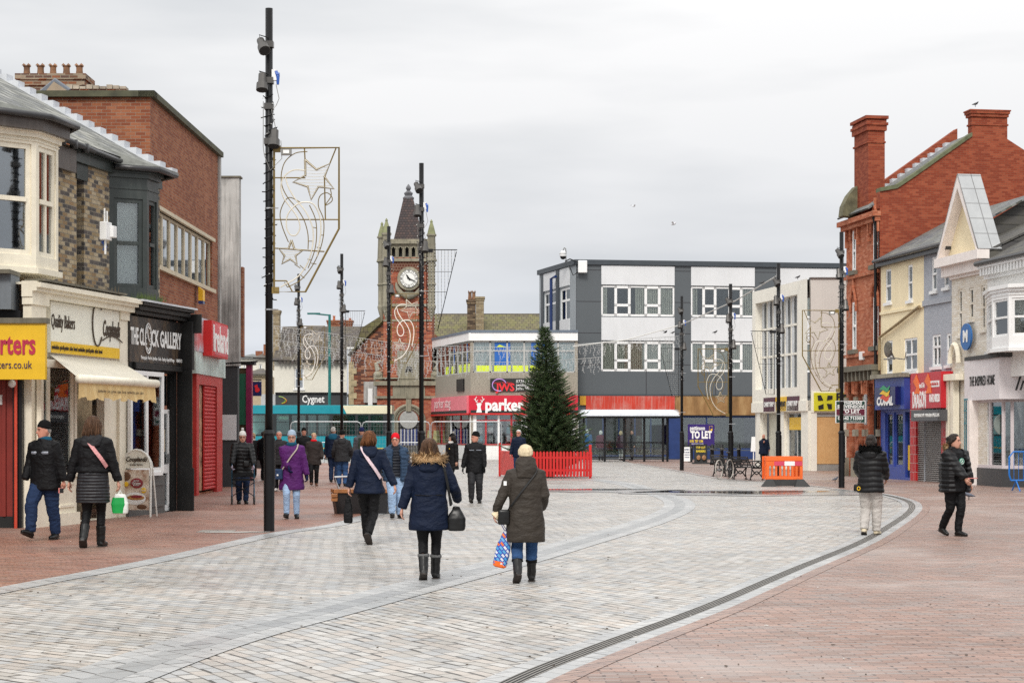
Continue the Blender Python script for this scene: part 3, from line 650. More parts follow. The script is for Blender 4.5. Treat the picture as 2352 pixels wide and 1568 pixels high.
MG = pm('magenta_ink', (.45, .02, .06), .5, bump=0)
text('rters', .50, MG, fb, (xat(-1, 31)-X0, -.51, zat(792, 31)), align='LEFT', sx=.62, bold=.012); text('ters.co.uk', .19, pm('purple_ink', (.05, .02, .08), .5, bump=0), fb, (xat(-4, 31)-X0, -.51, zat(838, 31)), align='LEFT', sx=.75)
gp_ = MB().box(-.3, xat(52, 32)-X0, -.25, .3, 3.75, 4.35).build('parapet', pm('blue_grey_panel', (.16, .18, .2), .6, .15, streak=.3), T)
MB().box(-.3, xat(54, 32)-X0, -.4, .3, 4.35, 4.42).build('parapet_capping', STONED, T)
mb = MB().box(xat(12, 31.9)-X0, xat(29, 31.9)-X0, -.02, 0, zat(930, 32), zat(908, 32)); mb.build('door_notice', LETW, T)
MB().box(xat(-5, 31.9)-X0, xat(9, 31.9)-X0, -.03, 0, zat(1042, 32), zat(935, 32)).build('menu_board', SIGNC, T)
b_ = MB().box(xat(-9, 31.9)-X0, xat(11, 31.9)-X0, -.05, 0, zat(1170, 32), zat(1055, 32)).build('chalkboard', pm('blue_frame', (.02, .08, .3), .4), T)
MB().box(xat(-9, 31.9)-X0, xat(7.5, 31.9)-X0, -.056, -.05, zat(1163, 32), zat(1062, 32)).build('board_face', pm('green_board', (.02, .08, .05), .6), b_)
cam_ = MB().ball((xat(18, 31)-X0, -.25, zat(880, 31)+.0), .07, 10).build('dome_camera', UPVC, T, smooth=True)
# ---- red brick block with the pale window band
F2 = Fac((xat(345, 42.1), 42.1), (xat(503, 51.3), 51.3)); H2 = 9.35
T = F2.thing('brick_building', 'flat-roofed red brick block with a pale band of windows and red shopfront', 'building')
a, b, c, d = F2.rect(367, 487, 486, 640)
zb0, zb1 = F2.px(430, 640)[1], F2.px(430, 522)[1]
w0, w1 = F2.px(340)[0], F2.px(487)[0]
wall_mb(0, F2.len, 0, H2, [(w0, w1, zb0, zb1), (F2.px(447)[0], F2.px(500)[0], 0.05, 3.0)], 0, .2).build('wall', BRR, T, fix=False)
shell(T, 0, F2.len, 0, 9, H2, BRR)
PALE = pm('pale_ochre_frame', (.55, .47, .33), .5, .1, streak=.2)
n = 9; mbf = None
for i in range(n):
    window(T, w0+(w1-w0)*i/n, w0+(w1-w0)*(i+1)/n, zb0, zb1, PALE, y=.05, kind='plain', fw=.07, curtain=GREYC, pane=GLB)
MB().box(w0, w1+.1, -.1, .05, zb0-.1, zb0).box(w0, w1+.1, -.08, .05, zb1, zb1+.09).build('sill', PALE, T)
MB().box(-.12, F2.len+.05, -.12, .25, H2, H2+.14).box(-.12, .2, -.12, 9, H2+.001, H2+.141).build('parapet_capping', pm('mossy_capping', (.07, .07, .04), .8, .4, scale=3), T)
MB().box(F2.len-.22, F2.len+.02, -.06, 0, 3.6, H2).build('end_pier', CON, T)
RSH = pm('red_shop_paint', (.42, .025, .02), .5, .15)
a, b = F2.px(446)[0], F2.len
MB().box(a-.2, a+.15, -.1, .1, 0, 3.3).box(b-.9, b-.02, -.1, .1, 0, 3.3).box(a+.15, b-.9, -.1, .1, 2.9, 3.3).build('shop_surround', RSH, T)
mb = MB(); q0, q1 = F2.px(464)[0], F2.px(489)[0]
for i in range(28): z = .1+i*.1; mb.prism([(q0, -.02, z), (q0, -.07, z+.03), (q0, -.07, z+.07), (q0, -.02, z+.1)], (q1-q0, 0, 0))
mb.build('roller_shutter', pm('red_shutter', (.5, .02, .02), .45, .08), T)
MB().box(a+.16, q0-.02, .0, .03, .1, 2.9).build('poster_window', pm('shop_posters', (.35, .2, .12), .4, .9, scale=4), T)
PST, tt = newmat('beach_poster'); o_ = tt.coords(); tt.val(tt.b.inputs['Base Color'], tt.ramp(tt.noise(o_, .9, 3), [(.35, (.12, .25, .45)), (.5, (.55, .62, .68)), (.65, (.6, .12, .12))])); tt.b.inputs['Roughness'].default_value = .25
zs = lambda u, v: F2.px(u, v)[1]
fb = MB().box(a-.5, F2.px(485)[0], -.16, 0, zs(466, 812), zs(466, 735)).build('fascia_sign', PST, T)
MB().box(a-.5, b+.25, -.14, 0, zs(480, 864), zs(480, 815)).build('lower_fascia', pm('pale_poster', (.45, .55, .52), .35, .35, scale=1.5), T)
a0, a1 = F2.px(484, off=-.35)[0], F2.px(521, off=-.35)[0]
sg = MB().box(a0, a1, -.38, 0, zs(505, 828), zs(505, 752)).build('box_sign', RED, T)
MB().box(a0+.4, a1-.02, -.388, -.38, zs(505, 824), zs(505, 756)).build('sign_face', pm('red_face', (.6, .05, .07), .3, .25, scale=.8), sg)
text('Ireland', .95, LETW, sg, ((a0+a1)/2+.1, -.39, zs(505, 792)), bold=.03, sx=.9)
al = thing('alarm_box', 'yellow alarm box on the red brick wall above the clock shop', 'alarm', F2.world(F2.px(449)[0], -.1)+V((0, 0, zs(449, 677))), F2.rz)
MB().prism([(-.14, 0, -.16), (-.14, -.12, -.16), (-.14, -.12, .12), (-.14, 0, .2)], (.28, 0, 0)).build('cover', pm('alarm_yellow', (.8, .45, .02), .4), al)
MB().box(-.14, .14, -.12, 0, -.24, -.165).build('lamp_base', pm('alarm_blue', (.02, .04, .15), .3), al)
# chimneys and gable behind the slate roof
def chimney(name, label, u0, u1, v0, v1, Y, pots, m=BRC, depth=.9, capm=None, band=True, potm=None):
    x0, x1, z0, z1 = xat(u0, Y), xat(u1, Y), zat(v1, Y), zat(v0, Y)
    T = thing(name, label, 'chimney', (x0, Y, 0)); L = x1-x0
    mb = MB().box(0, L, 0, depth, z0, z1-.3)
    mb.box(-.04, L+.04, -.04, depth+.04, z1-.3, z1-.15); mb.box(-.08, L+.08, -.08, depth+.08, z1-.15, z1)
    mb.build('stack', m, T)
    for (u, vt, w) in pots:
        x = xat(u, Y)-x0; h = zat(vt, Y)-z1; w *= Y/FL
        p = MB().lathe([(0, w*.55), (h*.12, w*.5), (h*.5, w*.42), (h*.72, w*.42), (h*.76, w*.52), (h*.82, w*.5), (h*.83, w*.3)], (x, depth/2, z1), 12)
        for k in range(4):
            an = k*PI/2+PI/4; cx, cy = x+w*.45*math.cos(an), depth/2+w*.45*math.sin(an)
            p.add([(cx-.05, cy-.04, z1+h*.8), (cx+.05, cy-.04, z1+h*.8), (cx, cy+.05, z1+h*.8), (cx, cy, z1+h)], [(0, 1, 3), (1, 2, 3), (2, 0, 3)])
        p.build('chimney_pot', potm or POTM, T)
    return T
POTM = pm('clay_pot', (.22, .11, .055), .8, .5, scale=3, streak=.5, grime=(.04, .03, .025))
chimney('chimney_stack', 'brick chimney stack with five clay pots behind the lichened slate roof', 43, 191, 170, 240, 47, [(51, 138, 17), (83, 138, 18), (112, 138, 17), (143, 138, 18), (173, 138, 18)])
T = thing('roof_parapet', 'worn brick parapet wall behind the slate roof, right of the five chimney pots', 'parapet wall', (xat(152, 45.5), 45.5, 0))
L = xat(290, 45.5)-xat(152, 45.5)
MB().box(0, L, 0, .3, 8.8, zat(205, 45.5)).build('brickwork', BRC, T); mb = MB()
for i in range(9): mb.box(L*i/9+.01, L*(i+1)/9-.01, -.03, .33, zat(205, 45.5)+.003, zat(195, 45.5)-.02*(i % 3))
mb.build('coping', pm('pale_coping', (.38, .34, .27), .9, .4, scale=2), T)
T = thing('attic_gable', 'small lead-capped gable peeping above the slate roof', 'gable', (xat(95, 44.5), 44.5, 0))
L = xat(152, 44.5)-xat(95, 44.5); zt = zat(183, 44.5); MB().prism([(0, 0, 8.7), (L, 0, 8.7), (L, 0, zt-.25), (L*.5, 0, zt-.05), (0, 0, zt-.4)], (0, .5, 0)).build('wall', pm('render_tan', (.3, .25, .18), .8), T)
MB().tube([(-.3, .2, zt-.5), (L*.5, .2, zt), (L+.02, .2, zt-.25)], .08, 6).build('ridge', pm('ridge_slate', (.12, .14, .17), .6), T)
# ---- concrete ended building and the dark grey wall
Y = 55.; xl, xr = xat(506, Y), xat(549, Y); H = zat(408, Y)
T = thing('concrete_building', 'tall stained pale concrete end pier and flank beyond the red brick block', 'building', (xl, Y, 0))
zc = zat(840, Y); w = xr-xl
MB().box(-.5, w, 0, .4, zc, H).box(-6, w-1.1, .4, 7, zc, H-.003).build('wall', CON, T); MB().box(-.03, w+.05, -.04, .4, H, H+.05).build('coping', STONED, T)
MB().box(w-.6, w+.06, .4, .75, zc+.3, zat(610, Y)).build('brick_return', BRR, T)
MB().box(-6, w-.05, .05, .4, 0, zc-.001).box(-6, w-1.1, .4, 7, 0, zc-.001).build('lower_wall', pm('dark_grey_wall', (.035, .038, .042), .7, .15), T)
MB().box(-.4, w-.08, .02, .05, zat(1010, Y), zat(952, Y)).build('white_panel', pm('white_panel', (.6, .61, .62), .5, .05), T)
MB().tube([(w*.2, -.3, zc+.05), (w+.6, -.3, zc+.12)], .025, 6).build('bracket', BLACKP, T)
# ---- magenta fronted pub strip
Y = 62.; x0, x1, x2 = xat(549, Y), xat(566, Y), xat(579, Y)
T = thing('magenta_shopfront', 'narrow brown brick shopfront with magenta trim at the end of the left row', 'shop', (x0-3, Y, 0))
MB().box(0, 3+x1-x0, 0, .2, 0, zat(845, Y)).build('wall', brick('brown_brick', [(.12, .07, .03), (.17, .1, .05), (.09, .055, .03)], (.08, .07, .05), grime=.3), T)
MGT = pm('magenta_paint', (.22, .01, .06), .4, .1)
MB().box(3+x1-x0, 3+x2-x0, -.1, .2, 0, zat(838, Y)).build('corner_post', MGT, T); MB().box(3.0, 3.25, -.06, 0, zat(975, Y), zat(858, Y)).build('green_panel', pm('green_panel', (.01, .1, .05), .5), T)
MB().box(2.6, 3+x2-x0+.1, -.2, .3, zat(838, Y)+.002, zat(830, Y)).build('canopy_top', BLACKP, T)
T = thing('hanging_sign', 'navy projecting square sign with a red logo beside the magenta shopfront', 'sign', (xat(580, 64), 64, 0))
L = xat(600, 64)-xat(580, 64); MB().box(0, L, 0, .12, zat(909, 64), zat(876, 64)).build('panel', pm('navy_sign', (.008, .01, .08), .4), T)
MB().tube([(-.3, .06, zat(872, 64)), (L, .06, zat(872, 64))], .02, 6).build('bracket', BLACKP, T)
RL = pm('logo_red', (.7, .02, .03), .4, bump=0); zz = zat(895, 64); MB().lathe([(0, .085), (.005, .085)], (0, 0, 0), 14).xf(Matrix.Translation((L*.55, -.006, zz)) @ Matrix.Rotation(PI/2, 4, 'X')).prism([(L*.4, -.012, zz), (L*.2, -.012, zz+.14), (L*.55, -.012, zz+.2), (L*.62, -.012, zz+.08)], (0, .01, 0)).build('logo', RL, T)
# ============================================================ RIGHT SIDE OF THE STREET
R = Fac(gp(1944, 1092.5), gp(2246, 1114))
rx = lambda u, off=0.: R.px(u, off=off)[0]
rz_ = lambda u, v, off=0.: R.px(u, v, off)[1]
def rthing(name, label, cat, u): t = thing(name, label, cat, R.world(rx(u)), R.rz); t['u'] = 0; del t['u']; return t
ORB = brick('orange_brick', [(.45, .13, .065), (.50, .16, .08), (.40, .11, .05), (.55, .21, .12)], (.42, .22, .14), .225, .075, .009, grime=.5, gcol=(.2, .06, .035))
DRB = brick('gable_red_brick', [(.28, .055, .025), (.33, .075, .035), (.25, .047, .022), (.36, .088, .042)], (.24, .1, .06), .225, .075, .010, grime=.5, gcol=(.16, .035, .02))
SLT = tiles('dark_slates', [(.13, .14, .155), (.16, .17, .185), (.115, .125, .14), (.19, .2, .205)], (.03, .03, .035), .3, .2, moss=(.22, .22, .14), mossamt=.35)
CONT = tiles('concrete_tiles', [(.075, .072, .07), (.09, .085, .08), (.065, .062, .062)], (.025, .025, .025), .3, .3, moss=(.14, .13, .08), mossamt=.25)
# ---- pub
u0, u1 = 1944, 2021; S = rx(u1); HP = 9.65
T = R.thing('pub_building', 'tall orange-red brick corner building with arched ground floor, slim paired windows and two big chimneys', 'building')
ho = []
for (ua, ub, va, vb) in ((1958, 1966, 530, 622), (2006, 2018, 512, 608), (1958, 1967, 694, 803), (2006, 2018, 682, 795)):
    ho.append(R.rect(ua, va, ub, vb))
arch = [(rx(a), rx(b), 0, rz_((a+b)/2, 880)) for a, b in ((1951, 1963), (1971, 1985), (1995, 2013))]
wall_mb(0, S, 0, HP, ho+arch, 0, .25).build('wall', ORB, T, fix=False)
for h in ho: window(T, *h, UPVC, y=.0, kind='sash', fw=.1, pane=GLD)
mb = MB()
for h in ho:      # brick hoods over the windows, stone sills
    xm = (h[0]+h[1])/2; w = (h[1]-h[0])/2
    for sgn in (-1, 1):
        mb.tube([(xm+sgn*(w+.12), -.06, h[3]-.35), (xm+sgn*(w+.1), -.06, h[3]+.05), (xm+sgn*w*.6, -.06, h[3]+.4), (xm, -.06, h[3]+.62)], .05, 6)
    mb.box(xm-.05, xm+.05, -.08, 0, h[3]+.4, h[3]+.9)
mb.each('window_hood', ORB, T)
mb = MB()
for h in ho: mb.box(h[0]-.18, h[1]+.18, -.14, .1, h[2]-.16, h[2])
mb.each('sill', STONED, T)
mb = MB()
for z in (rz_(1980, 505), rz_(1980, 632), rz_(1980, 815)): mb.box(-.05, S+.03, -.09, 0, z-.06, z+.06)
mb.box(-.25, S+.1, -.3, 0, HP-.28, HP-.1).box(-.15, S+.05, -.18, 0, HP-.45, HP-.28)
for u in (1947, 1973, 1998): x = rx(u); mb.box(x, x+.14, -.12, 0, HP-1.1, HP-.45)
mb.each('string_course', ORB, T)
zc = rz_(1980, 853); mb = MB().box(-.1, S+.05, -.34, 0, zc, zc+.2)
for i in range(9): x = S*i/8.3; mb.box(x, x+.13, -.28, 0, zc-.35, zc)
mb.build('cornice', STONED, T)
mb = MB()
for a, b, _, z in arch:     # pointed brick arches over the arcade
    xm = (a+b)/2; w = (b-a)/2
    for k in (0, .12): mb.tube([(xm-w-k, -.05-k*.4, z-.4), (xm-w-k+.02, -.05-k*.4, z), (xm-w*.55, -.05, z+.32+k), (xm, -.06, z+.48+k), (xm+w*.55, -.05, z+.32+k), (xm+w+k-.02, -.05-k*.4, z), (xm+w+k, -.05-k*.4, z-.4)], .07, 6)
    mb.prism([(a, -.01, z), (xm, -.01, z+.5), (b, -.01, z)], (0, .02, 0))
mb.build('arcade_arch', ORB, T)
mb = MB()
for u in (1944, 1966, 1988, 2016): x = rx(u); mb.box(x-.02, x+.3, -.2, 0, 0, .7).box(x-.02, x+.28, -.14, 0, 1.5, 1.75).box(x-.02, x+.26, -.1, 0, 2.75, 2.95)
mb.each('pier_stone', STONE, T)
for a, b, _, z in arch: MB().box(a, b, .35, .4, 0, z).build('door', pm('pub_door', (.22, .035, .02), .5, .3), T)
# side gable facing down the street, from the near corner
Yg = R.world(S).y
def gy(u): return (xat(u, Yg)-R.world(S).x)
gz = lambda v: zat(v, Yg)
mb = MB(); prof = [(0, 0), (0, gz(440)), (gy(2062), gz(432)), (gy(2110), gz(400)), (gy(2195), gz(341)), (gy(2243), gz(308)), (gy(2243), gz(262)), (gy(2330), gz(262)), (gy(2330), gz(312)), (gy(2420), gz(365)), (gy(2640), gz(500)), (gy(2640), 0)]
mb.prism([(S+.001, y, z) for y, z in prof], (-.35, 0, 0)); mb.build('gable_wall', DRB, T)
mb = MB().box(S-.45, S+.06, gy(2240), gy(2332), gz(262), gz(255)).box(S-.5, S+.1, gy(2238), gy(2334), gz(255), gz(249)).box(S-.52, S+.12, gy(2236), gy(2336), gz(249), gz(246)); mb.box(S-.4, S+.03, gy(2241), gy(2332), gz(282), gz(278))
mb.build('gable_chimney', DRB, T)
mb = MB(); pp = [(0, gz(440)), (gy(2062), gz(432)), (gy(2110), gz(400)), (gy(2195), gz(341)), (gy(2243), gz(308))]
for (a, za), (b, zb2) in zip(pp[:-1], pp[1:]): mb.prism([(S-.42, a, za), (S+.06, a, za), (S+.06, a, za+.14), (S-.42, a, za+.14)], (0, b-a+.02, 0)) if abs(zb2-za) < .01 else mb.add([(S-.42, a, za), (S+.06, a, za), (S+.06, b, zb2), (S-.42, b, zb2), (S-.42, a, za+.14), (S+.06, a, za+.14), (S+.06, b, zb2+.14), (S-.42, b, zb2+.14)], [(0, 1, 2, 3), (4, 5, 6, 7), (0, 1, 5, 4), (1, 2, 6, 5), (2, 3, 7, 6), (3, 0, 4, 7)])
mb.build('gable_coping', pm('mossy_coping', (.12, .13, .07), .85, .35, scale=3), T)
sloped('roof', (-.1, -.3, HP), (S-.36, -.3, HP), (S-.36, 4.2, HP+3.0), (-.1, 4.2, HP+3.0), SLT, T, .06)
mb = MB(); n = 13
for i in range(n): y = .2+i*.3; mb.box(-.02, .3, y, y+.28, HP+.05+y*.667, HP+.42+y*.667)
mb.build('step_flashing', LEAD, T); mb = MB().add([(-.4, .2, HP-.2), (0, .2, HP-.2), (0, 4.4, HP+2.9), (-.4, 4.4, HP+2.9), (-.4, .2, HP+.6), (0, .2, HP+.6), (0, 4.4, HP+3.55), (-.4, 4.4, HP+3.55)], [(0, 1, 2, 3), (4, 5, 6, 7), (0, 1, 5, 4), (1, 2, 6, 5), (2, 3, 7, 6), (3, 0, 4, 7)]); mb.build('far_parapet', DRB, T)
# corner chimney at the far end
Yc = R.world(.9).y; cu = lambda v: zat(v, Yc)
cx0, cx1 = rx(1961), rx(1993); dpt = xat(2034, R.world(cx1).y)-R.world(cx1).x
mb = MB().box(cx0, cx1, 0.02, dpt, HP-.5, cu(310))
for za, zb2, e in ((cu(342), cu(338), .03), (cu(314), cu(302), .06), (cu(302), cu(296), .1), (cu(296), cu(290), .05)): mb.box(cx0-e, cx1+e, -e, dpt+e, za, zb2)
mb.box(cx0, cx1, 0, dpt, cu(310), cu(290)).box(cx0-.11, cx1+.11, -.11, dpt+.11, cu(288), cu(281)); mb.build('chimney', DRB, T)
MB().prism([(cx0-.15, -.1, cu(500)), (cx0-.15, -.55, cu(498)), (cx0-.15, -.5, cu(475)), (cx0-.15, -.3, cu(450)), (cx0-.15, -.02, cu(430)), (cx0-.15, .5, cu(428)), (cx0-.15, .5, cu(470))], (.5, 0, 0)).build('scroll_stone', pm('mossy_stone', (.13, .12, .07), .85, .4, scale=4), T)
shell(T, 0, S-.36, 0, 12, HP, DRB, roof=False)
MB().tube([(S-.12, -.12, 0), (S-.12, -.12, HP-.6), (S-.12, -.2, HP-.3)], .06, 8).build('drainpipe', BLACKP, T)
MB().box(rx(1980), rx(1986), -.12, 0, 4.3, 4.6).build('alarm_box', UPVC, T)
# ---- painted terrace, four fronts
def front(name, label, u0, u1, H, wallm, wins, fm, z0=3.3, roofm=SLT, rise=.58, dep=2.85, pane=None, curtain=None, nm='terraced_building'):
    T = R.thing(nm, label, 'building'); a, b = rx(u0)+.003, rx(u1)
    hs = [R.rect(*w[:4]) for w in wins]
    wall_mb(a, b, z0, H, hs, 0, .2).build('wall', wallm, T, fix=False)
    for w, h in zip(wins, hs): window(T, *h, fm, y=.02, kind='sash' if len(w) < 5 else w[4], nx=1 if len(w) < 6 else w[5], fw=.08, pane=pane, curtain=curtain, sill=fm)
    shell(T, a, b, 0, 7, H, wallm, roof=False)
    if roofm: sloped('roof', (a, -.25, H), (b, -.25, H), (b, dep, H+rise*dep), (a, dep, H+rise*dep), roofm, T, .06)
    if roofm: MB().tube([(a, -.28, H+.02), (b, -.28, H+.02)], .07, 8).box(a, b, -.2, 0, H-.18, H-.02).build('gutter', GUTTER, T)
    return T, a, b
YW = pm('yellow_render', (.86, .74, .50), .8, .06, scale=1.2, streak=.14, grime=(.35, .28, .16), bump=.3)
BW = brick('blue_grey_painted_brick', [(.44, .46, .50), (.46, .48, .52), (.42, .44, .48)], (.33, .36, .42), .225, .075, .012, grime=.15, gcol=(.2, .2, .2))
CRB = brick('cream_painted_brick', [(.80, .75, .66), (.84, .80, .72), (.76, .69, .58)], (.62, .56, .47), .225, .075, .012, grime=.15, gcol=(.3, .25, .2))
HT = 7.7
T, a, b = front('x', 'narrow pale yellow rendered house front between the brick pub and the blue-grey front', 2023, 2122, HT, YW, [(2034, 618, 2047, 695), (2085, 608, 2096, 690), (2036, 782, 2050, 858, 'sash'), (2077, 776, 2107, 852, 'sash', 2)], UPVC, curtain=GREYC)
MB().tube([(rx(2026), -.1, rz_(2026, 850)), (rx(2026), -.1, rz_(2026, 775)), (rx(2070), -.1, rz_(2070, 742)), (rx(2118), -.1, rz_(2118, 704))], .05, 8).build('drainpipe', pm('rusty_pipe', (.28, .2, .1), .6, .3), T)
MB().box(a, b, -.05, 0, rz_(2070, 712)-.05, rz_(2070, 712)+.05).build('string_course', YW, T)
T, a, b = front('x', 'narrow blue-grey painted brick front above the red takeaway', 2122, 2186, HT, BW, [(2140, 590, 2152, 668), (2168, 582, 2180, 660), (2141, 768, 2161, 842, 'cross', 2), (2174, 765, 2184, 838)], UPVC)
MB().box(a, b, -.06, 0, rz_(2150, 690)-.12, rz_(2150, 690)+.06).build('string_course', BW, T)
HG = rz_(2220, 585)
T, a, b = front('x', 'cream painted brick front with a big pedimented gable and slim windows', 2186, 2268, HG, CRB, [(2201, 664, 2210, 770), (2226, 660, 2236, 733), (2254, 655, 2263, 757)], CRB, roofm=None, pane=GLD)
PINK = pm('pinkish_cream_paint', (.82, .75, .71), .5, .08, streak=.15, grime=(.4, .34, .28))
xm = (rx(2178)+rx(2270))/2; zA = rz_(2221, 402); al_, ar = rx(2176), rx(2268)
mb = MB().prism([(al_, -.02, HG), (ar, -.02, HG), (xm, -.02, zA-.2)], (0, .4, 0)); mb.build('gable_face', YW, T)
mb = MB()
for (p, q) in (((al_-.1, HG), (xm, zA)), ((ar+.1, HG), (xm, zA))):
    mb.add([(p[0], -.35, p[1]), (q[0], -.35, q[1]), (q[0], -.35, q[1]-.42), (p[0], -.35, p[1]-.22), (p[0], 0, p[1]), (q[0], 0, q[1]), (q[0], 0, q[1]-.42), (p[0], 0, p[1]-.22)], [(0, 1, 2, 3), (4, 5, 6, 7), (0, 1, 5, 4), (1, 2, 6, 5), (2, 3, 7, 6), (3, 0, 4, 7)])
mb.box(al_-.15, ar+.15, -.4, 0, HG-.28, HG).box(al_-.05, ar+.05, -.2, 0, HG-.6, HG-.28); mb.build('pediment_moulding', PINK, T)
LP, tt = newmat('lead_panels'); o_ = tt.coords(); ss = tt.new('ShaderNodeSeparateXYZ'); tt.link(o_, ss.inputs[0]); r_, j_, _, _ = cell_nodes(tt, ss.outputs[0], ss.outputs[2], .45, .6, .03, False)
tt.val(tt.b.inputs['Base Color'], tt.mix(j_, tt.mix(tt.noise(o_, 2, 5, .7), (.26, .27, .28), (.46, .47, .47)), (.16, .16, .16))); tt.b.inputs['Roughness'].default_value = .5
dG = .42
sloped('roof', (al_-.1, -.1, HG-.1), (ar+.1, -.1, HG-.1), (ar+.1, 4.5, 9.3), (al_-.1, 4.5, 9.3), CONT, T, .06)
sloped('gable_roof', (ar+.12, -.35, HG+.02), (ar+.12, dG, HG+.02), (xm, dG, zA+.02), (xm, -.35, zA+.02), LP, T, -.06)
sloped('gable_roof', (al_-.12, -.35, HG+.02), (al_-.12, dG, HG+.02), (xm, dG, zA+.02), (xm, -.35, zA+.02), LP, T, .06)
MB().prism([(ar+.04, -.05, HG-.9), (ar+.04, -.05, HG-.12), (ar+.04, 4.5, 9.26), (ar+.04, 4.5, 6.5)], (.05, 0, 0)).build('verge_slates', CONT, T)
MB().prism([(al_-.04, -.1, 7.0), (al_-.04, -.1, 7.6), (al_-.04, 2.8, 9.3), (al_-.04, 4.5, 9.3), (al_-.04, 4.5, 7.0)], (.05, 0, 0)).build('verge_slates', CONT, T)
MB().box(rx(2186), rx(2268), -.08, 0, rz_(2230, 628)-.08, rz_(2230, 628)+.08).build('string_course', PINK, T)
MB().box(rx(2196), rx(2203), -.2, 0, 0, 3.4).box(rx(2186), rx(2192), -.2, 0, 0, 3.4).box(rx(2184), rx(2215), -.3, 0, 3.3, 3.5).tube([(rx(2200)+.35*math.cos(q/8*PI), -.12, 3.85+.6*math.sin(q/8*PI)) for q in range(9)], .08, 6).build('pilaster', CREAM, T)
wall_mb(rx(2186), rx(2268), 0, 3.3, [], .05).build('wall', CRB, T, fix=False)
g_ = MB().box(rx(2222), rx(2239), -.06, 0, 0, 2.75).build('door_gate', pm('teal_gate', (.02, .18, .22), .45, .15), T)
mb = MB()
for i in range(6): x = rx(2222)+.02+i*(rx(2239)-rx(2222)-.04)/5; mb.tube([(x, -.1, .1), (x, -.1, 2.7)], .015, 5)
for z in (.15, .95, 1.9, 2.3, 2.65): mb.box(rx(2222), rx(2239), -.12, -.08, z, z+.05)
mb.build('bars', MATS['teal_gate'], g_)
sg = thing('round_sign', 'blue projecting oval sign with a white M on the cream gabled front', 'sign', R.world(rx(2230), -.15)+V((0, 0, rz_(2230, 772, -.15))), R.rz)
MB().rings([(0, 0, -.03, .42, .42), (0, 0, .03, .42, .42)], 28).xf(Matrix.Rotation(PI/2, 4, 'X')).build('disc', pm('sign_blue', (.02, .12, .35), .4), sg)
text('M', .5, LETW, sg, (0, -.04, 0), bold=.02); text('M', .5, LETW, sg, (0, .04, 0), rot=(PI/2, 0, PI), bold=.02)
# white end house with bay
T, a, b = front('x', 'white painted end house with dentil cornice and square sash bay at the right edge', 2268, 2460, rz_(2300, 604), WHITE, [], UPVC, roofm=None)
HB = rz_(2300, 604)
sloped('roof', (a, -.3, HB), (b, -.3, HB), (b, 4.5, 9.3), (a, 4.5, 9.3), CONT, T, .06)
MB().tube([(a-1, 4.5, 9.34), (b, 4.5, 9.34)], .1, 6).build('ridge', pm('mossy_ridge', (.25, .22, .06), .9, .4, scale=4), T)
MB().tube([(a, -.38, HB+.05), (b, -.38, HB+.05)], .08, 8).build('gutter', GUTTER, T)
mb = MB().box(a, b, -.34, 0, HB-.1, HB)
for i in range(26): x = a+.1+i*.22; mb.box(x, x+.12, -.3, 0, HB-.32, HB-.1)
mb.box(a, b, -.12, 0, HB-.42, HB-.32); mb.build('dentil_cornice', UPVC, T)
s3, s4, s5 = rx(2266, 0), rx(2283, -.55), rx(2334, -.55)
bb = bay(T, [(s3, 0), (s4-.15, -.55), (s4+1.05, -.55), (s4+1.5, 0)], rz_(2300, 800, -.5), rz_(2300, 672, -.5), UPVC, UPVC, [1, 1, 1], [None]*3, pane=GL, top=.2, bot=.35)
T0, a0, b0_ = T, a, b
# ---- shopfronts
T = R.thing('betting_shop', 'blue betting shop front with a white-lettered logo sign beside the brick pub', 'shop')
BLU = pm('blue_shop_paint', (.03, .06, .30), .4, .12, streak=.15, grime=(.15, .2, .4))
a, b = rx(2023), rx(2091); zf0, zf1 = rz_(2055, 940), rz_(2055, 868)
MB().box(a, b, -.22, 0, zf0, zf1).build('fascia', BLU, T)
MB().box(a, b+.05, -.4, .1, zf1, zf1+.14).build('lead_capping', STONE, T)
c0, c1 = rx(2035), rx(2083); pn = MB().box(c0, c1, -.42, -.22, rz_(2058, 930), rz_(2058, 889)).build('sign_panel', pm('navy_panel', (.006, .012, .09), .3), T)
cxm = (c0+c1)/2; text('CORAL', .40, LETW, pn, (cxm, -.43, rz_(2058, 922)), width=(c1-c0)*.78, bold=.02, shear=.15)
mb = MB(); zq = rz_(2058, 904)
for k, dz in enumerate((.16, 0., -.16)):
    mb.mat(k); mb.poly([(cxm-.5, -.435, zq+dz), (cxm-.1, -.435, zq+dz+.14), (cxm+.25, -.435, zq+dz+.03), (cxm+.55, -.435, zq+dz+.12), (cxm+.4, -.435, zq+dz-.08), (cxm+.1, -.435, zq+dz-.12), (cxm-.2, -.435, zq+dz-.02)])
mb.build('logo', [pm('logo_green', (.02, .3, .12), .4, bump=0), pm('logo_yellow', (.8, .5, .02), .4, bump=0), pm('logo_orange', (.7, .06, .02), .4, bump=0)], pn)
hs = [(rx(2033), rx(2050), .45, zf0-.1), (rx(2053), rx(2074), .45, zf0-.1), (rx(2079), rx(2090), .1, zf0-.1)]
wall_mb(a, b, 0, zf0, hs, 0, .15).build('wall', BLU, T, fix=False)
for h in hs[:2]: window(T, *h, BLU, y=.05, kind='plain', fw=.07)
MB().box(hs[2][0], hs[2][1], .1, .14, .1, zf0-.1).build('door', pm('navy_door', (.01, .03, .10), .3), T); MB().box(hs[2][0]+.05, hs[2][1]-.05, .08, .1, .35, 1.2).build('yellow_notice', YEL, T)
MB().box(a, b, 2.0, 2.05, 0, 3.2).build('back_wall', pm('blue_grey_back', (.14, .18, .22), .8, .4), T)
T = R.thing('takeaway_shop', 'red tiled takeaway with a closed grey roller shutter and bright red sign', 'shop')
RT = brick('red_glazed_tile', [(.55, .02, .025), (.6, .03, .03), (.5, .015, .02)], (.5, .3, .28), .3, .3, .02, grime=.05, rough=.3)
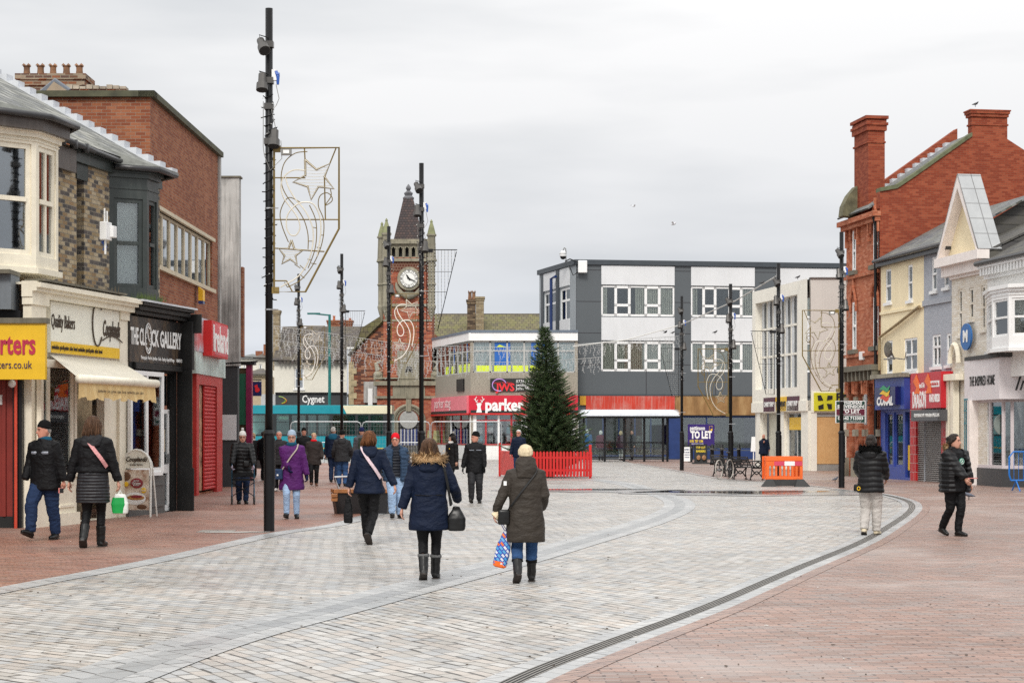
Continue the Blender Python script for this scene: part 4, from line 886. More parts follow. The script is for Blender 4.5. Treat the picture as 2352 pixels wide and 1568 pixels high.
a, b = rx(2091.5), rx(2190); q0, q1 = rx(2105), rx(2163); zt0 = rz_(2130, 938)
wall_mb(a, b, 0, rz_(2140, 855), [(q0, q1, 0, rz_(2130, 962))], -.02, .2).build('wall', RT, T, fix=False)
wl = rx(2163, -.35); sgn_ = MB().box(rx(2094, -.35), wl, -.38, -.02, zt0, rz_(2130, 857)).build('sign_board', pm('sign_red', (.5, .015, .025), .35, .08), T)
sl0 = rx(2094, -.38); L = wl-sl0
text('DRAGON', .75, LETW, sgn_, (sl0+L*.27, -.385, rz_(2113, 921)), width=L*.46, bold=.02); text('Chinese & Thai', .25, LETW, sgn_, (sl0+L*.34, -.385, rz_(2113, 887)), width=L*.22)
ORG = pm('sign_orange', (.85, .15, .01), .4, bump=0)
zq = rz_(2110, 885)
for k in (0.1, .5): MB().prism([(sl0+L*k, -.386, zq-.3), (sl0+L*k+.2, -.386, zq-.1), (sl0+L*k-.1, -.386, zq+.1), (sl0+L*k+.2, -.386, zq+.35), (sl0+L*k+.4, -.386, zq+.1), (sl0+L*k+.5, -.386, zq-.3)], (0, -.01, 0)).build('emblem', ORG, sgn_)
MB().box(sl0+L*.6, sl0+L*.95, -.386, -.38, rz_(2145, 890), rz_(2145, 876)).build('sign_strip', LETW, sgn_); text('Enjoy Real Fresh Tea', .16, pm('ink_red', (.5, .02, .02), .5, bump=0), sgn_, (sl0+L*.775, -.39, rz_(2145, 883)), width=L*.3)
text('01642 488228', .35, LETW, sgn_, (sl0+L*.79, -.385, rz_(2145, 916)), width=L*.34, bold=.01)
MB().box(rx(2094, -.5), wl+.1, -.52, -.02, zt0-.42, zt0-.06).build('shutter_box', pm('shutter_box_grey', (.08, .08, .085), .4), T); text('OPEN MON-SAT 4PM   MAIN ROAD EXPRESS CAFE', .16, LETW, T, (rx(2128, -.52), -.525, zt0-.24), width=L*.86)
SHU = pm('grey_shutter', (.27, .26, .25), .45, .1); mb = MB(); n = 30; zt = zt0-.42
for i in range(n): z = zt*i/n; mb.prism([(q0, .1, z), (q0, .04, z+.02), (q0, .04, z+zt/n*.6), (q0, .1, z+zt/n*.8)], (q1-q0, 0, 0))
mb.box(q0, q1, .1, .12, 0, zt).build('roller_shutter', SHU, T)
T = thing('gift_shop', 'pale pink fronted home shop with angled fascia and tall display windows at the right edge', 'shop', (0, 0, 0))
LIL = pm('lilac_grey_paint', (.60, .54, .55), .45, .04); LILF = pm('lilac_fascia', (.70, .655, .66), .45, .03)
# plan: splayed front A -> B, then B -> C facing the street mouth
A = R.world(rx(2226)); Bp = V((xat(2295, 54.5), 54.5, 0)); C = V((xat(2480, 53.9), 53.9, 0))
A2 = V((xat(2215, 57.6), 57.6, 0))
def between(P, Q, name, z0, z1, th, m, par, off=0.):
    d = (Q-P); L = d.length; o = MB().box(0, L, off, off+th, z0, z1).build(name, m, par); o.location = P; o.rotation_euler = (0, 0, math.atan2(d.y, d.x)); return o, L
zf0, zf1 = zat(916, 54.5), zat(820, 54.5)
f1, L1 = between(A2, Bp, 'fascia', zf0, zf1, .3, LILF, T); f2, L2 = between(Bp, C, 'fascia', zf0, zf1, .3, LILF, T)
text('THE INSPIRED HOME', .42, LETB, f1, (L1*.52, -.01, (zf0+zf1)/2-.05), width=L1*.72, bold=.004)
text('THE', .2, LETB, f2, (L2*.27, -.01, zf1-.42), sx=1.3); text('Inspired', .62, LETB, f2, (L2*.18, -.01, zf0+.45), shear=.35, align='LEFT', sx=.9, ext=.003)
MB().tube([(L2*.30, -.01, zf1-.5), (L2*.36, -.01, zf1-.2), (L2*.42, -.01, zf1-.5)], .012, 5).build('logo', LETB, f2)
mb = MB().prism([(A2.x, A2.y, zf1), (Bp.x-.1, Bp.y-.1, zf1), (C.x, C.y-.1, zf1), (C.x, C.y+3, zf1), (A2.x+2, A2.y+1, zf1)], (0, 0, .12)); mb.build('fascia_roof', pm('felt_roof', (.05, .05, .05), .8, .3), T)
B1 = V((xat(2302, 54.9), 54.9, 0)); A1 = V((xat(2243, 57.), 57., 0)); C1 = V((xat(2480, 54.3), 54.3, 0))
for nm, P, Q, cuts in (('a', A1, B1, (0, .52, 1)), ('b', B1, C1, (0, .13, .6, 1))):
    d = Q-P; L = d.length; mb = MB()
    mb.box(0, L, 0, .1, .55, .65).box(0, L, 0, .1, zf0-.08, zf0)
    for c in cuts: mb.box(max(0, c*L-.05), min(L, c*L+.05), 0, .1, .65, zf0-.08)
    w = mb.build('window', LIL, T); w.location = P; w.rotation_euler = (0, 0, math.atan2(d.y, d.x))
    MB().box(.05, L-.05, .05, .058, .65, zf0-.08).build('pane', GL, w)
    s = MB().box(-.02, L+.02, -.03, .1, 0, .549).build('stall_riser', pm('riser_dark', (.035, .036, .038), .5, .1), T); s.location = P; s.rotation_euler = w.rotation_euler
MB().box(A1.x-.25, A1.x+.05, A1.y-.1, A1.y+.2, 0, zf0).build('pilaster', PINK, T)
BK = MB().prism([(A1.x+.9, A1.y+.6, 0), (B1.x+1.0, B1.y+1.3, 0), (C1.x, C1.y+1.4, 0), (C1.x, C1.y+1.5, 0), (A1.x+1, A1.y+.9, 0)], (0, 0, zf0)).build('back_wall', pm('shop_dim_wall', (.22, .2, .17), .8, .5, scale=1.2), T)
bx_, by_ = B1.x+.55, B1.y+.8
mb = MB(); rs = random.Random(3)
for i in range(900):
    z = rs.uniform(.7, 2.6); r = .42*(2.75-z)/2; an = rs.uniform(0, 6.3); x, y = bx_+r*math.cos(an), by_+r*math.sin(an); q = .05; mb.mat(0 if rs.random() < .8 else 1)
    dz = rs.uniform(-.05, .05); mb.add([(x-q, y, z), (x+q, y+dz, z), (x, y-q, z+q*1.5+dz)], [(0, 1, 2)])
dt = mb.build('display_tree', [pm('display_green', (.03, .06, .02), .7), pm('display_silver', (.5, .55, .6), .3)], T, fix=False)
MB().rings([(0, 0, -.03, .36, .36), (0, 0, .03, .36, .36)], 24).xf(Matrix.Translation((bx_-.35, by_-.45, zf0-.75)) @ Matrix.Rotation(PI/2, 4, 'X')).build('display_clock', pm('clock_face_grey', (.22, .26, .24), .5), T)
mb = MB()
for i in range(16): x = A1.x+.4+i*.1; y = A1.y-.1*i+.55; z = .66+rs.uniform(0, .35); q = rs.uniform(.05, .13); mb.mat(rs.choice((0, 1, 2))).box(x-q, x+q, y, y+.1, .66, z)
mb.build('gift_display', [pm('gift_white', (.5, .5, .48), .5), pm('gift_green', (.12, .2, .1), .6), pm('gift_gold', (.4, .3, .1), .4)], T)
# ---- satellite dish, brackets
def dish(p, r, label, rzz=0.):
    T = thing('satellite_dish', label, 'satellite dish', p, rzz)
    mb = MB(); n = 20; k = 5; vs = []; fs = []
    for i in range(k+1):
        rr = r*i/k
        for j in range(n): a = 2*PI*j/n; vs.append((rr*math.cos(a), .25*rr*rr/r, rr*math.sin(a)*.92))
    for i in range(k):
        for j in range(n): fs.append((i*n+j, i*n+(j+1) % n, (i+1)*n+(j+1) % n, (i+1)*n+j))
    mb.add(vs, fs); mb.build('reflector', pm('dish_grey', (.13, .13, .12), .6, .4, scale=4), T, smooth=True, fix=False)
    MB().tube([(0, 0, -.9*r), (0, -.55, -.35), (0, -.6, -.1)], .02, 6).tube([(0, 0, 0), (.5, .1, -.3), (.5, .5, -.3)], .03, 6).build('arm', GREYM, T)
dish(R.world(rx(2096), -.8)+V((0, 0, rz_(2096, 796, -.8))), .30, 'round grey satellite dish on the yellow rendered front', R.rz+2.3)
dish(R.world(rx(2308), 4.7)+V((0, 0, zat(416, 56))), .34, 'round brown-grey satellite dish beside the striped brick chimney on the end roof', R.rz+2.0)
Ts = thing('chimney_stack', 'striped brick chimney with one tall clay pot on the end house roof', 'chimney', R.world(rx(2336), 4.2), R.rz)
zz = zat(480, 56); z1 = zat(410, 56)
mb = MB()
for i in range(8): mb.mat(i % 2); h = (z1-zz)/8; mb.box(-.5, .5, -.4, .4, zz+h*i, zz+h*(i+1)-.001)
mb.mat(1).box(-.58, .58, -.48, .48, z1, z1+.14).build('stack', [BRC, pm('buff_band', (.42, .36, .26), .9, .2)], Ts)
MB().lathe([(z1+.14, .24), (z1+.3, .26), (z1+.4, .16), (zat(352, 56)-.1, .14), (zat(352, 56), .2)], (0, 0, 0), 14).build('chimney_pot', POTM, Ts)
# ---- estate agent board on the pub wall
Yb = 66.; T = thing('to_let_board', 'green and maroon TO LET board on the pub side, behind the nearest right lamp column', 'sign', (xat(1919, Yb), Yb, 0)); L = xat(1988, Yb)-xat(1919, Yb)
zb = lambda v: zat(v, Yb)
pnl = MB().box(0, L, 0, .05, zb(971), zb(920)).build('board', LETW, T)
GRN = pm('board_green', (.008, .05, .035), .4, bump=0); MRN = pm('board_maroon', (.12, .01, .03), .4, bump=0)
MB().box(.03, L-.03, -.006, 0, zb(937.5), zb(921.5)).box(.03, L-.03, -.006, 0, zb(970), zb(955)).build('green_band', GRN, pnl); MB().box(.03, L-.03, -.006, 0, zb(953.5), zb(939)).build('maroon_band', MRN, pnl)
text('THOMAS', .15, LETW, pnl, (L/2+.08, -.012, zb(925.5)), width=L*.62, bold=.006); text('STEVENSON', .15, LETW, pnl, (L/2, -.012, zb(933.5)), width=L*.88, bold=.006); text('TO LET', .17, LETW, pnl, (L/2, -.012, zb(944.5)), width=L*.62, bold=.008); text('GROUND & FIRST FLOOR', .06, LETW, pnl, (L/2, -.012, zb(950.8)), width=L*.7); text('01642 713303', .15, LETW, pnl, (L/2, -.012, zb(960.5)), width=L*.84, bold=.006); text('www.thomas-stevenson.co.uk', .06, LETW, pnl, (L/2, -.012, zb(967.5)), width=L*.7)
MB().box(L, L+.05, .0, .3, zb(975), zb(905)).tube([(L, .05, zb(930)), (L+.3, .3, zb(930))], .03, 6).build('bracket', STEEL, T)
# ============================================================ BUILDINGS ACROSS THE FAR END
TIL = tiles('brown_pantiles', [(.12, .10, .06), (.15, .13, .07), (.10, .085, .055), (.14, .13, .06)], (.03, .025, .02), .32, .36, moss=(.17, .16, .04), mossamt=.5)
TILD = tiles('dark_brown_slates', [(.075, .06, .055), (.09, .075, .065), (.06, .05, .047)], (.02, .018, .018), .4, .3, moss=(.3, .25, .05), mossamt=.1)
RUB = brick('rough_red_brick', [(.30, .10, .05), (.38, .15, .08), (.2, .06, .035), (.42, .2, .12), (.12, .05, .04)], (.15, .1, .07), .4, .14, .02, grime=.4, gcol=(.05, .03, .02))
def frontal(name, label, cat, u0, Y): return thing(name, label, cat, (xat(u0, Y), Y, 0))
# ---- clock tower
YT = 119.; K = YT/FL
T = thing('clock_tower', 'red brick and stone clock tower with pointed tiled spire and corner turrets', 'clock tower', (xat(936, YT), YT, 0))
lx = lambda u: (u-936)*K
lz = lambda v: CH+(HZ-v)*K
TB = brick('tower_brick', [(.36, .085, .045), (.42, .12, .06), (.3, .065, .035), (.48, .17, .09)], (.3, .2, .15), .3, .1, .014, grime=.35, gcol=(.1, .04, .03))
STT = pm('tower_stone', (.27, .245, .18), .85, .25, scale=.7, streak=.7, grime=(.07, .07, .05), bump=.3, bscale=6)
D = 2*1.95
mb = MB().box(lx(866), lx(1005), 0, D+.4, lz(1015), lz(885)).box(lx(880), lx(992), .3, D, lz(885), lz(700))
mb.box(lx(886), lx(986), .35, D-.05, lz(700), lz(590)); tb = mb.build('brick_shaft', TB, T)
mb = MB().box(lx(862), lx(1009), -.1, D+.5, lz(1060), lz(1022)); mb.build('base', pm('tower_base_stone', (.07, .065, .055), .9, .3, scale=2, bump=.5, bscale=8), T)
mb = MB()
for u in (868, 882, 986, 1000): x = lx(u); mb.frustum((x-.19, x+.19, -.14, 0, lz(1022)), (x-.1, x+.1, -.08, 0, lz(988)))
mb.each('buttress', pm('mossy_buttress', (.3, .28, .13), .85, .3), T)
mb = MB()
for v, e, h in ((912, .14, .16), (880, .22, .28), (868, .1, .1)): mb.box(lx(866)-e, lx(1005)+e, -e, D+.4+e, lz(v)-h/2, lz(v)+h/2)
for v, e, h in ((735, .05, .12), (700, .1, .18), (596, .14, .2), (556, .14, .16)): mb.box(lx(882)-e, lx(990)+e, .3-e, D+e, lz(v)-h/2, lz(v)+h/2)
for u in (868, 1000):
    x = lx(u); mb.ball((x, .2, lz(860)), .32, 12, (1, 1, .8)).box(x-.28, x+.28, 0, .6, lz(872), lz(862)); mb.tube([(x, .25, lz(850)), (x-.15*(1 if u < 936 else -1), .25, lz(835)), (x+.2*(1 if u < 936 else -1), .25, lz(828))], [.2, .12, .05], 8)
mb.each('cornice', STT, T)
# pediment panel and door arch
mb = MB().prism([(lx(u), -.05, lz(v)) for u, v in ((902, 910), (902, 888), (912, 878), (916, 862), (928, 858), (939, 852), (950, 858), (962, 862), (966, 878), (976, 888), (976, 910))], (0, .3, 0)); mb.box(lx(912), lx(966), .12, .32, lz(862), lz(805))
mb.box(lx(933), lx(945), -.22, .1, lz(945), lz(916)); mb.build('pediment', STT, T)
mb = MB()
for r, w, y in ((35, 4.5, -.06), (28, 3, .0)):
    mb.tube([(lx(939)+r*K*math.cos(q), y, lz(966)+r*K*math.sin(q)) for q in [PI*i/18 for i in range(19)]], w*K, 6); mb.box(lx(939-r-4), lx(939-r+4), y-.08, .1, lz(1022), lz(966)).box(lx(939+r-4), lx(939+r+4), y-.08, .1, lz(1022), lz(966))
mb.build('arch', STT, T)
def disc(x, y, z, r, th=.04, n=40): return MB().rings([(0, 0, -th/2, r, r), (0, 0, th/2, r, r)], n).xf(Matrix.Translation((x, y, z)) @ Matrix.Rotation(PI/2, 4, 'X'))
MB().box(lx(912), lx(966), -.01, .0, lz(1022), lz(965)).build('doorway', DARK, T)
disc(lx(939), -.1, lz(963), 21*K).build('round_plaque', pm('plaque_grey', (.36, .36, .34), .7, .15, scale=5), T)
mb = MB()
for i, u in enumerate(range(920, 960, 4)): mb.mat(i % 2).box(lx(u), lx(u+2.5), -.06, -.02, lz(1030), lz(985))
mb.build('gate', [pm('gate_white', (.5, .5, .55), .5), pm('gate_blue', (.03, .05, .2), .5)], T)
MB().prism([(lx(u), .08, lz(v)) for u, v in ((931, 872), (931, 848), (934, 842), (939, 839), (944, 842), (947, 848), (947, 872))], (0, .05, 0)).build('niche_window', DARK, T)
# clock
disc(lx(939.5), .18, lz(640), 27*K, .5).build('clock_surround', STT, T)
cf = disc(lx(939.5), -.09, lz(640), 21*K, .04).build('clock_face', pm('clock_white', (.8, .8, .76), .4, .03), T)
mb = MB(); R0 = 21*K; cx_, cz_ = lx(939.5), lz(640)
for i in range(12):
    a = i*PI/6; c, s = math.sin(a), math.cos(a); wd = .035
    for k in ((-.05, .05) if i % 3 else (-.06, 0, .06)):
        x0, z0 = cx_+c*R0*.72+s*k, cz_+s*R0*.72-c*k; x1, z1 = cx_+c*R0*.93+s*k, cz_+s*R0*.93-c*k; mb.tube([(x0, -.125, z0), (x1, -.125, z1)], .014, 4)
mb.tube([(cx_+R0*.97*math.cos(q/20*PI), -.12, cz_+R0*.97*math.sin(q/20*PI)) for q in range(41)], .012, 4)
mb.tube([(cx_+R0*.66*math.cos(q/20*PI), -.12, cz_+R0*.66*math.sin(q/20*PI)) for q in range(41)], .008, 4)
def hand(a, l, w): c, s = math.sin(a), math.cos(a); mb.prism([(cx_-c*.12-s*w, -.14, cz_-s*.12+c*w), (cx_-c*.12+s*w, -.14, cz_-s*.12-c*w), (cx_+c*l*.6+s*w, -.14, cz_+s*l*.6-c*w), (cx_+c*l, -.14, cz_+s*l), (cx_+c*l*.6-s*w, -.14, cz_+s*l*.6+c*w)], (0, -.02, 0))
hand(math.radians(114), R0*.85, .035); hand(math.radians(327), R0*.6, .05); mb.build('hands_and_numerals', LETB, cf)
LAT = brick('tower_lattice', [(.11, .03, .02), (.14, .045, .03)], (.2, .12, .08), .18, .18, .05, grime=.1)
MB().box(lx(888), lx(984), .30, .34, lz(622), lz(598)).build('lattice_panel', LAT, T)
mb = MB(); mb.tube([(lx(939.5)+math.cos(q)*30*K, .2, lz(640)+math.sin(q)*32*K-.2) for q in [PI+PI*i/12 for i in range(13)]], [.04, .12, .16, .2, .16, .22, .26, .22, .16, .2, .16, .12, .04], 8); mb.ball((lx(939.5), .2, lz(676)), .3, 10, (1.4, .6, 1)); mb.build('carved_swag', STT, T, smooth=True)
# belfry gallery with openings
hs = []
for u in (903, 919, 934, 949, 964): hs.append((lx(u-4), lx(u+4), lz(588), lz(566)))
wall_mb(lx(890), lx(981), lz(598), lz(556), hs, .38, .25).build('belfry', STT, T, fix=False)
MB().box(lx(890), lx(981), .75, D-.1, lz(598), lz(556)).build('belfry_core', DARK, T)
mb = MB()
for h in hs:
    m = (h[0]+h[1])/2; mb.tube([(m+(h[1]-h[0])/2*math.cos(q), .36, h[3]-.1+.14*math.sin(q)) for q in [PI*i/8 for i in range(9)]], .05, 5)
for u in (895, 911, 926.5, 941.5, 956.5, 972): mb.tube([(lx(u), .34, lz(590)), (lx(u), .34, lz(566))], .06, 8)
mb.box(lx(888), lx(984), .25, .5, lz(556), lz(548)); mb.build('belfry_columns', STT, T)
# turrets
mb = MB(); mc = MB()
for u, y, dv in ((875, .9, 6), (887, .3, 0), (990.5, .3, 3), (984, 3.6, 12), (875, 3.6, 12)):
    x = lx(u); r = .25
    mb.rings([(x, y, lz(735), .05, .05), (x, y, lz(715), r*.9, r*.9), (x, y, lz(703), r*1.2, r*1.2), (x, y, lz(698), r, r), (x, y, lz(655), r, r), (x, y, lz(652), r*1.3, r*1.3), (x, y, lz(648), r, r), (x, y, lz(602), r, r), (x, y, lz(598), r*1.5, r*1.5), (x, y, lz(592), r*1.2, r*1.2), (x, y, lz(542+dv*.3), r, r), (x, y, lz(538+dv), r*1.3, r*1.3), (x, y, lz(534+dv), r*1.3, r*1.3)], 8)
    mc.rings([(x, y, lz(535+dv), r*1.15, r*1.15), (x, y, lz(520+dv), r*.75, r*.75), (x, y, lz(507+dv), r*.3, r*.3), (x, y, lz(505+dv), r*.4, r*.4), (x, y, lz(500+dv), .02, .02)], 8)
mb.each('turret', STT, T); mc.each('turret_cap', pm('green_stone', (.22, .23, .12), .85, .25, scale=2), T)
# spire
ym = (D+.3)/2; hw = 36*K
mb = MB().add([(lx(936)-hw, ym-hw, lz(554)), (lx(936)+hw, ym-hw, lz(554)), (lx(936)+hw, ym+hw, lz(554)), (lx(936)-hw, ym+hw, lz(554)), (lx(934)-11*K, ym-11*K, lz(447)), (lx(934)+11*K, ym-11*K, lz(447)), (lx(934)+11*K, ym+11*K, lz(447)), (lx(934)-11*K, ym+11*K, lz(447))], [(0, 1, 5, 4), (1, 2, 6, 5), (2, 3, 7, 6), (3, 0, 4, 7), (4, 5, 6, 7)])
mb.build('spire', tiles('spire_tiles', [(.055, .035, .035), (.075, .045, .04), (.045, .032, .033)], (.015, .012, .012), .2, .17), T)
MB().box(lx(936)-hw-.06, lx(936)+hw+.06, ym-hw-.06, ym+hw+.06, lz(556), lz(552)).build('spire_base_lead', LEAD, T)
MB().rings([(lx(934), ym, lz(449), .36, .36), (lx(934), ym, lz(445), .38, .38), (lx(934), ym, lz(440), .24, .24), (lx(934), ym, lz(434), .3, .3), (lx(934), ym, lz(428), .1, .1), (lx(934), ym, lz(424), .17, .17), (lx(934), ym, lz(420), .16, .16), (lx(934), ym, lz(413), .02, .02)], 8).build('finial', pm('finial_lead', (.12, .12, .13), .5, .3), T)
# ---- long pantiled roof with chimney behind
Yk = 132.; T = frontal('terrace_range', 'long low range with mossy brown pantiled roof to the right of the clock tower', 'building', 985, Yk)
X = lambda u: xat(u, Yk)-xat(985, Yk); Z = lambda v: zat(v, Yk)
MB().box(0, X(1330), 0, 8, 0, Z(790)).build('wall', RUB, T); sloped('roof', (0, -.3, Z(790)), (X(1330), -.3, Z(790)), (X(1330), 3.4, Z(717)), (0, 3.4, Z(717)), TIL, T, .08)
MB().tube([(0, 3.4, Z(716)), (X(1330), 3.4, Z(716))], .1, 6).build('ridge', TILD, T)
mb = MB().prism([(X(1000), -1.2, Z(1000)), (X(1022), -1.2, Z(1000)), (X(1022), -1.2, Z(790)), (X(1000), -1.2, Z(768))], (0, .5, 0)).build('gable', RUB, T)
chimney('chimney_stack', 'tall two-part brick chimney on the pantiled roof right of the clock tower', 1073, 1092, 688, 760, Yk+1, [(1079, 665, 9), (1088, 665, 9)], m=brick('grubby_brick', [(.2, .14, .09), (.1, .07, .05), (.3, .22, .14)], (.1, .08, .06), .4, .15, .03, grime=.5))
chimney('chimney_stack', 'shorter buff brick chimney beside the dark one on the pantiled roof', 1093, 1111, 681, 760, Yk-.3, [], m=brick('buff_brick', [(.38, .3, .18), (.3, .23, .14), (.44, .36, .24)], (.2, .17, .12), .4, .15, .03, grime=.35))
# ---- brick gabled building left of the tower
Yk = 128.; T = frontal('gabled_building', 'rough red brick gable-ended building directly left of the clock tower', 'building', 803, Yk)
X = lambda u: xat(u, Yk)-xat(803, Yk); Z = lambda v: zat(v, Yk)
MB().prism([(0, 0, 0), (X(905), 0, 0), (X(905), 0, Z(722)), (X(878), 0, Z(742)), (X(806), 0, Z(815))], (0, .5, 0)).build('wall', RUB, T)
mb = MB(); q = [(X(800), -.2, Z(812)), (X(878), -.2, Z(736)), (X(905), -.2, Z(714))]
sloped('roof', (X(798), -.25, Z(815)), (X(798)+.3, 6, Z(815)), (X(884)+.3, 6, Z(728)), (X(884), -.25, Z(728)), TIL, T, .1)
mb = MB().prism([(X(806), -.03, Z(815)), (X(832), -.03, Z(752)), (X(880), -.03, Z(722)), (X(880), -.03, Z(742))], (0, .02, 0)).build('roof_slope', TIL, T)
mb = MB()
for i in range(12): mb.box(-.06, .3 if i % 2 else .5, -.06, 0, Z(1000)+(Z(830)-Z(1000))*i/12, Z(1000)+(Z(830)-Z(1000))*(i+1)/12-.02)
mb.build('quoin', pm('buff_quoin', (.4, .33, .2), .9, .3), T)
MB().box(X(838), X(872), -1.0, 0, Z(925), Z(877)).build('canopy_box', CON, T); MB().box(X(848), X(858), -1.04, -1.0, Z(940), Z(893)).build('banner', LETW, T)
# ---- white shop building with slate roof
Yk = 135.; T = frontal('corner_building', 'white rendered two-storey shop with dark tiled roof and grey CYGNET fascia', 'building', 628, Yk)
X = lambda u: xat(u, Yk)-xat(628, Yk); Z = lambda v: zat(v, Yk)
CW = pm('cream_white_render', (.72, .69, .60), .7, .05, streak=.1)
hw_ = [(X(676), X(698), Z(893), Z(845))]
wall_mb(X(630), X(798), 0, Z(828), hw_, 0, .2).build('wall', CW, T, fix=False); shell(T, X(630), X(798), 0, 8, Z(828), CW, roof=False)
window(T, *hw_[0], UPVC, y=.08, kind='sash', nx=2, fw=.1, pane=GLB, curtain=GREYC, sill=UPVC)
sloped('roof', (X(628), -.4, Z(830)), (X(800), -.4, Z(830)), (X(900), 4, Z(745)), (X(634), 4, Z(745)), TILD, T, .1)
mb = MB(); n = 16
for i in range(n): a, b = X(640)+(X(795)-X(640))*i/n, X(640)+(X(795)-X(640))*(i+1)/n; mb.prism([(a, -.42, Z(828)), (b, -.42, Z(828)), ((a+b)/2, -.42, Z(838))], (0, .05, 0))
mb.build('scalloped_board', TILD, T)
fb = MB().box(X(634), X(796), -.35, 0, Z(931), Z(906)).build('fascia', pm('charcoal_sign', (.04, .042, .045), .4), T)
text('Cygnet', .75, LETW, fb, ((X(695)+X(746))/2, -.37, Z(917)), width=X(746)-X(695), bold=.015)
mb = MB(); mb.tube([(X(640)+.55*math.cos(q), -.37, Z(919)+.28*math.sin(q)) for q in [math.radians(d) for d in range(-60, 100, 16)]], .03, 5); mb.build('logo_arc', pm('logo_lime', (.3, .5, .05), .4, bump=0), fb); MB().tube([(X(643)+.55*math.cos(q), -.38, Z(920)+.24*math.sin(q)) for q in [math.radians(d) for d in range(-70, 60, 16)]], .025, 5).build('logo_arc', pm('logo_orange2', (.6, .2, .03), .4, bump=0), fb)
MB().box(X(634), X(798), -.45, 0, Z(905), Z(901)).build('fascia_hood', BLACKP, T)
MB().box(X(600), X(634), -.2, 4, 0, Z(905)).build('side_wall', pm('grey_render', (.45, .46, .46), .8, .1), T)
chimney('chimney_stack', 'buff chimney on the left end of the white shop roof', 627, 641, 712, 850, Yk+.8, [], m=MATS['buff_brick'])
chimney('chimney_stack', 'low red chimney with three pots beyond the white shop roof', 752, 808, 735, 750, Yk+5, [(766, 723, 6), (785, 729, 7), (803, 729, 6)], m=BRR, potm=pm('orange_pot', (.4, .13, .06), .8))
Yk = 131.; T = frontal('bay_fronted_house', 'pale grey and white bay-fronted house between the white shop and the brick gable', 'house', 797, Yk)
X = lambda u: xat(u, Yk)-xat(797, Yk); Z = lambda v: zat(v, Yk)
PB = pm('pale_blue_grey_paint', (.52, .55, .60), .6, .08, streak=.2)
hs = [(X(803), X(808), Z(895), Z(840)), (X(812), X(819), Z(890), Z(835)), (X(827), X(833), Z(880), Z(815))]
wall_mb(0, X(850), 0, Z(800), hs, 0, .2).build('wall', PB, T, fix=False)
for h in hs: window(T, *h, UPVC, y=.06, kind='sash', fw=.07, pane=GLD)
MB().box(0, X(850), -.1, 0, Z(801), Z(797)).box(X(800), X(801.5), -.2, 0, Z(905), Z(800)).box(X(820), X(822), -.2, 0, Z(905), Z(800)).build('trim', UPVC, T)
MB().box(X(800), X(836), -.9, 0, Z(912), Z(905)).box(X(802), X(834), -.8, 0, 0, Z(912)).build('shopfront', DGREEN, T)
MB().tube([(X(848), -.15, 0), (X(848), -.15, Z(800))], .06, 6).build('drainpipe', BLACKP, T)
# tiny houses far down the side street
for i, (u0, u1, vt, ve, Yk, m, rm, lab) in enumerate(((553, 588, 812, 822, 165, CW, SLT, 'white house with flat parapet far down the side street on the left'), (574, 606, 818, 828, 190, BRR, TILD, 'small red brick house far down the side street'), (588, 632, 806, 824, 150, CW, TILD, 'cream house with hipped brown roof far down the side street'), (566, 612, 846, 862, 142, pm('tan_render', (.45, .36, .24), .8, .1), TILD, 'low tan building behind the navy hanging sign'))):
    T = frontal('distant_house', lab, 'house', u0, Yk); X = lambda u: xat(u, Yk)-xat(u0, Yk); Z = lambda v: zat(v, Yk)
    hs = [(X(u0+(u1-u0)*k), X(u0+(u1-u0)*(k+.16)), Z(ve+34), Z(ve+12)) for k in (.15, .6)]
    wall_mb(0, X(u1), 0, Z(ve), hs, 0, .2).build('wall', m, T, fix=False); shell(T, 0, X(u1), 0, 6, Z(ve), m, roof=False)
    for h in hs: window(T, *h, UPVC, y=.06, kind='sash', fw=.08, pane=GLD)
    sloped('roof', (-.2, -.3, Z(ve)), (X(u1)+.2, -.3, Z(ve)), (X(u1)-.6, 3, Z(vt)), (.6, 3, Z(vt)), rm, T, .1)
    if i in (1, 2): MB().box(X(u1)*.3, X(u1)*.3+.7, 1, 1.6, Z(vt)-1, Z(vt)+.6).build('chimney', BRR, T)
# ---- two-storey corner shop with red fascia
FA, FB_ = Fac((xat(991, 120), 120), (xat(1081, 110), 110)), Fac((xat(1081, 110), 110), (xat(1327, 110), 110))
H = zat(758, 110)
PEB = pm('pebbledash', (.30, .27, .22), .95, .35, scale=14, bump=.6, bscale=30, streak=.2)
GFR = pm('grey_window_frame', (.42, .42, .40), .5, .1)
RSG = pm('crimson_fascia', (.55, .012, .035), .35, .05)
T = thing('estate_agency', 'low corner block with pebbledash band, ribbon windows and crimson estate agency fascia', 'building', FB_.P, FB_.rz)
def on(F, o):       # put a facade-local mesh under T
    d = F.P-FB_.P; o.location = V(o.location)+d if F is not FB_ else o.location
    if F is not FB_: o.rotation_euler = (0, 0, F.rz)
    return o
def levels(Y, *vs): return [zat(v, Y) for v in vs]
z0, z1, z2, z3, z4, z5, z6 = levels(110, 1022, 953, 908, 857, 783, 764, 758)
lime = pm('lime_strip', (.62, .75, .02), .5, .08); blu = pm('poster_blue', (.01, .11, .42), .5, .08); CUR = pm('office_blind', (.66, .72, .71), .8, .1, scale=1)
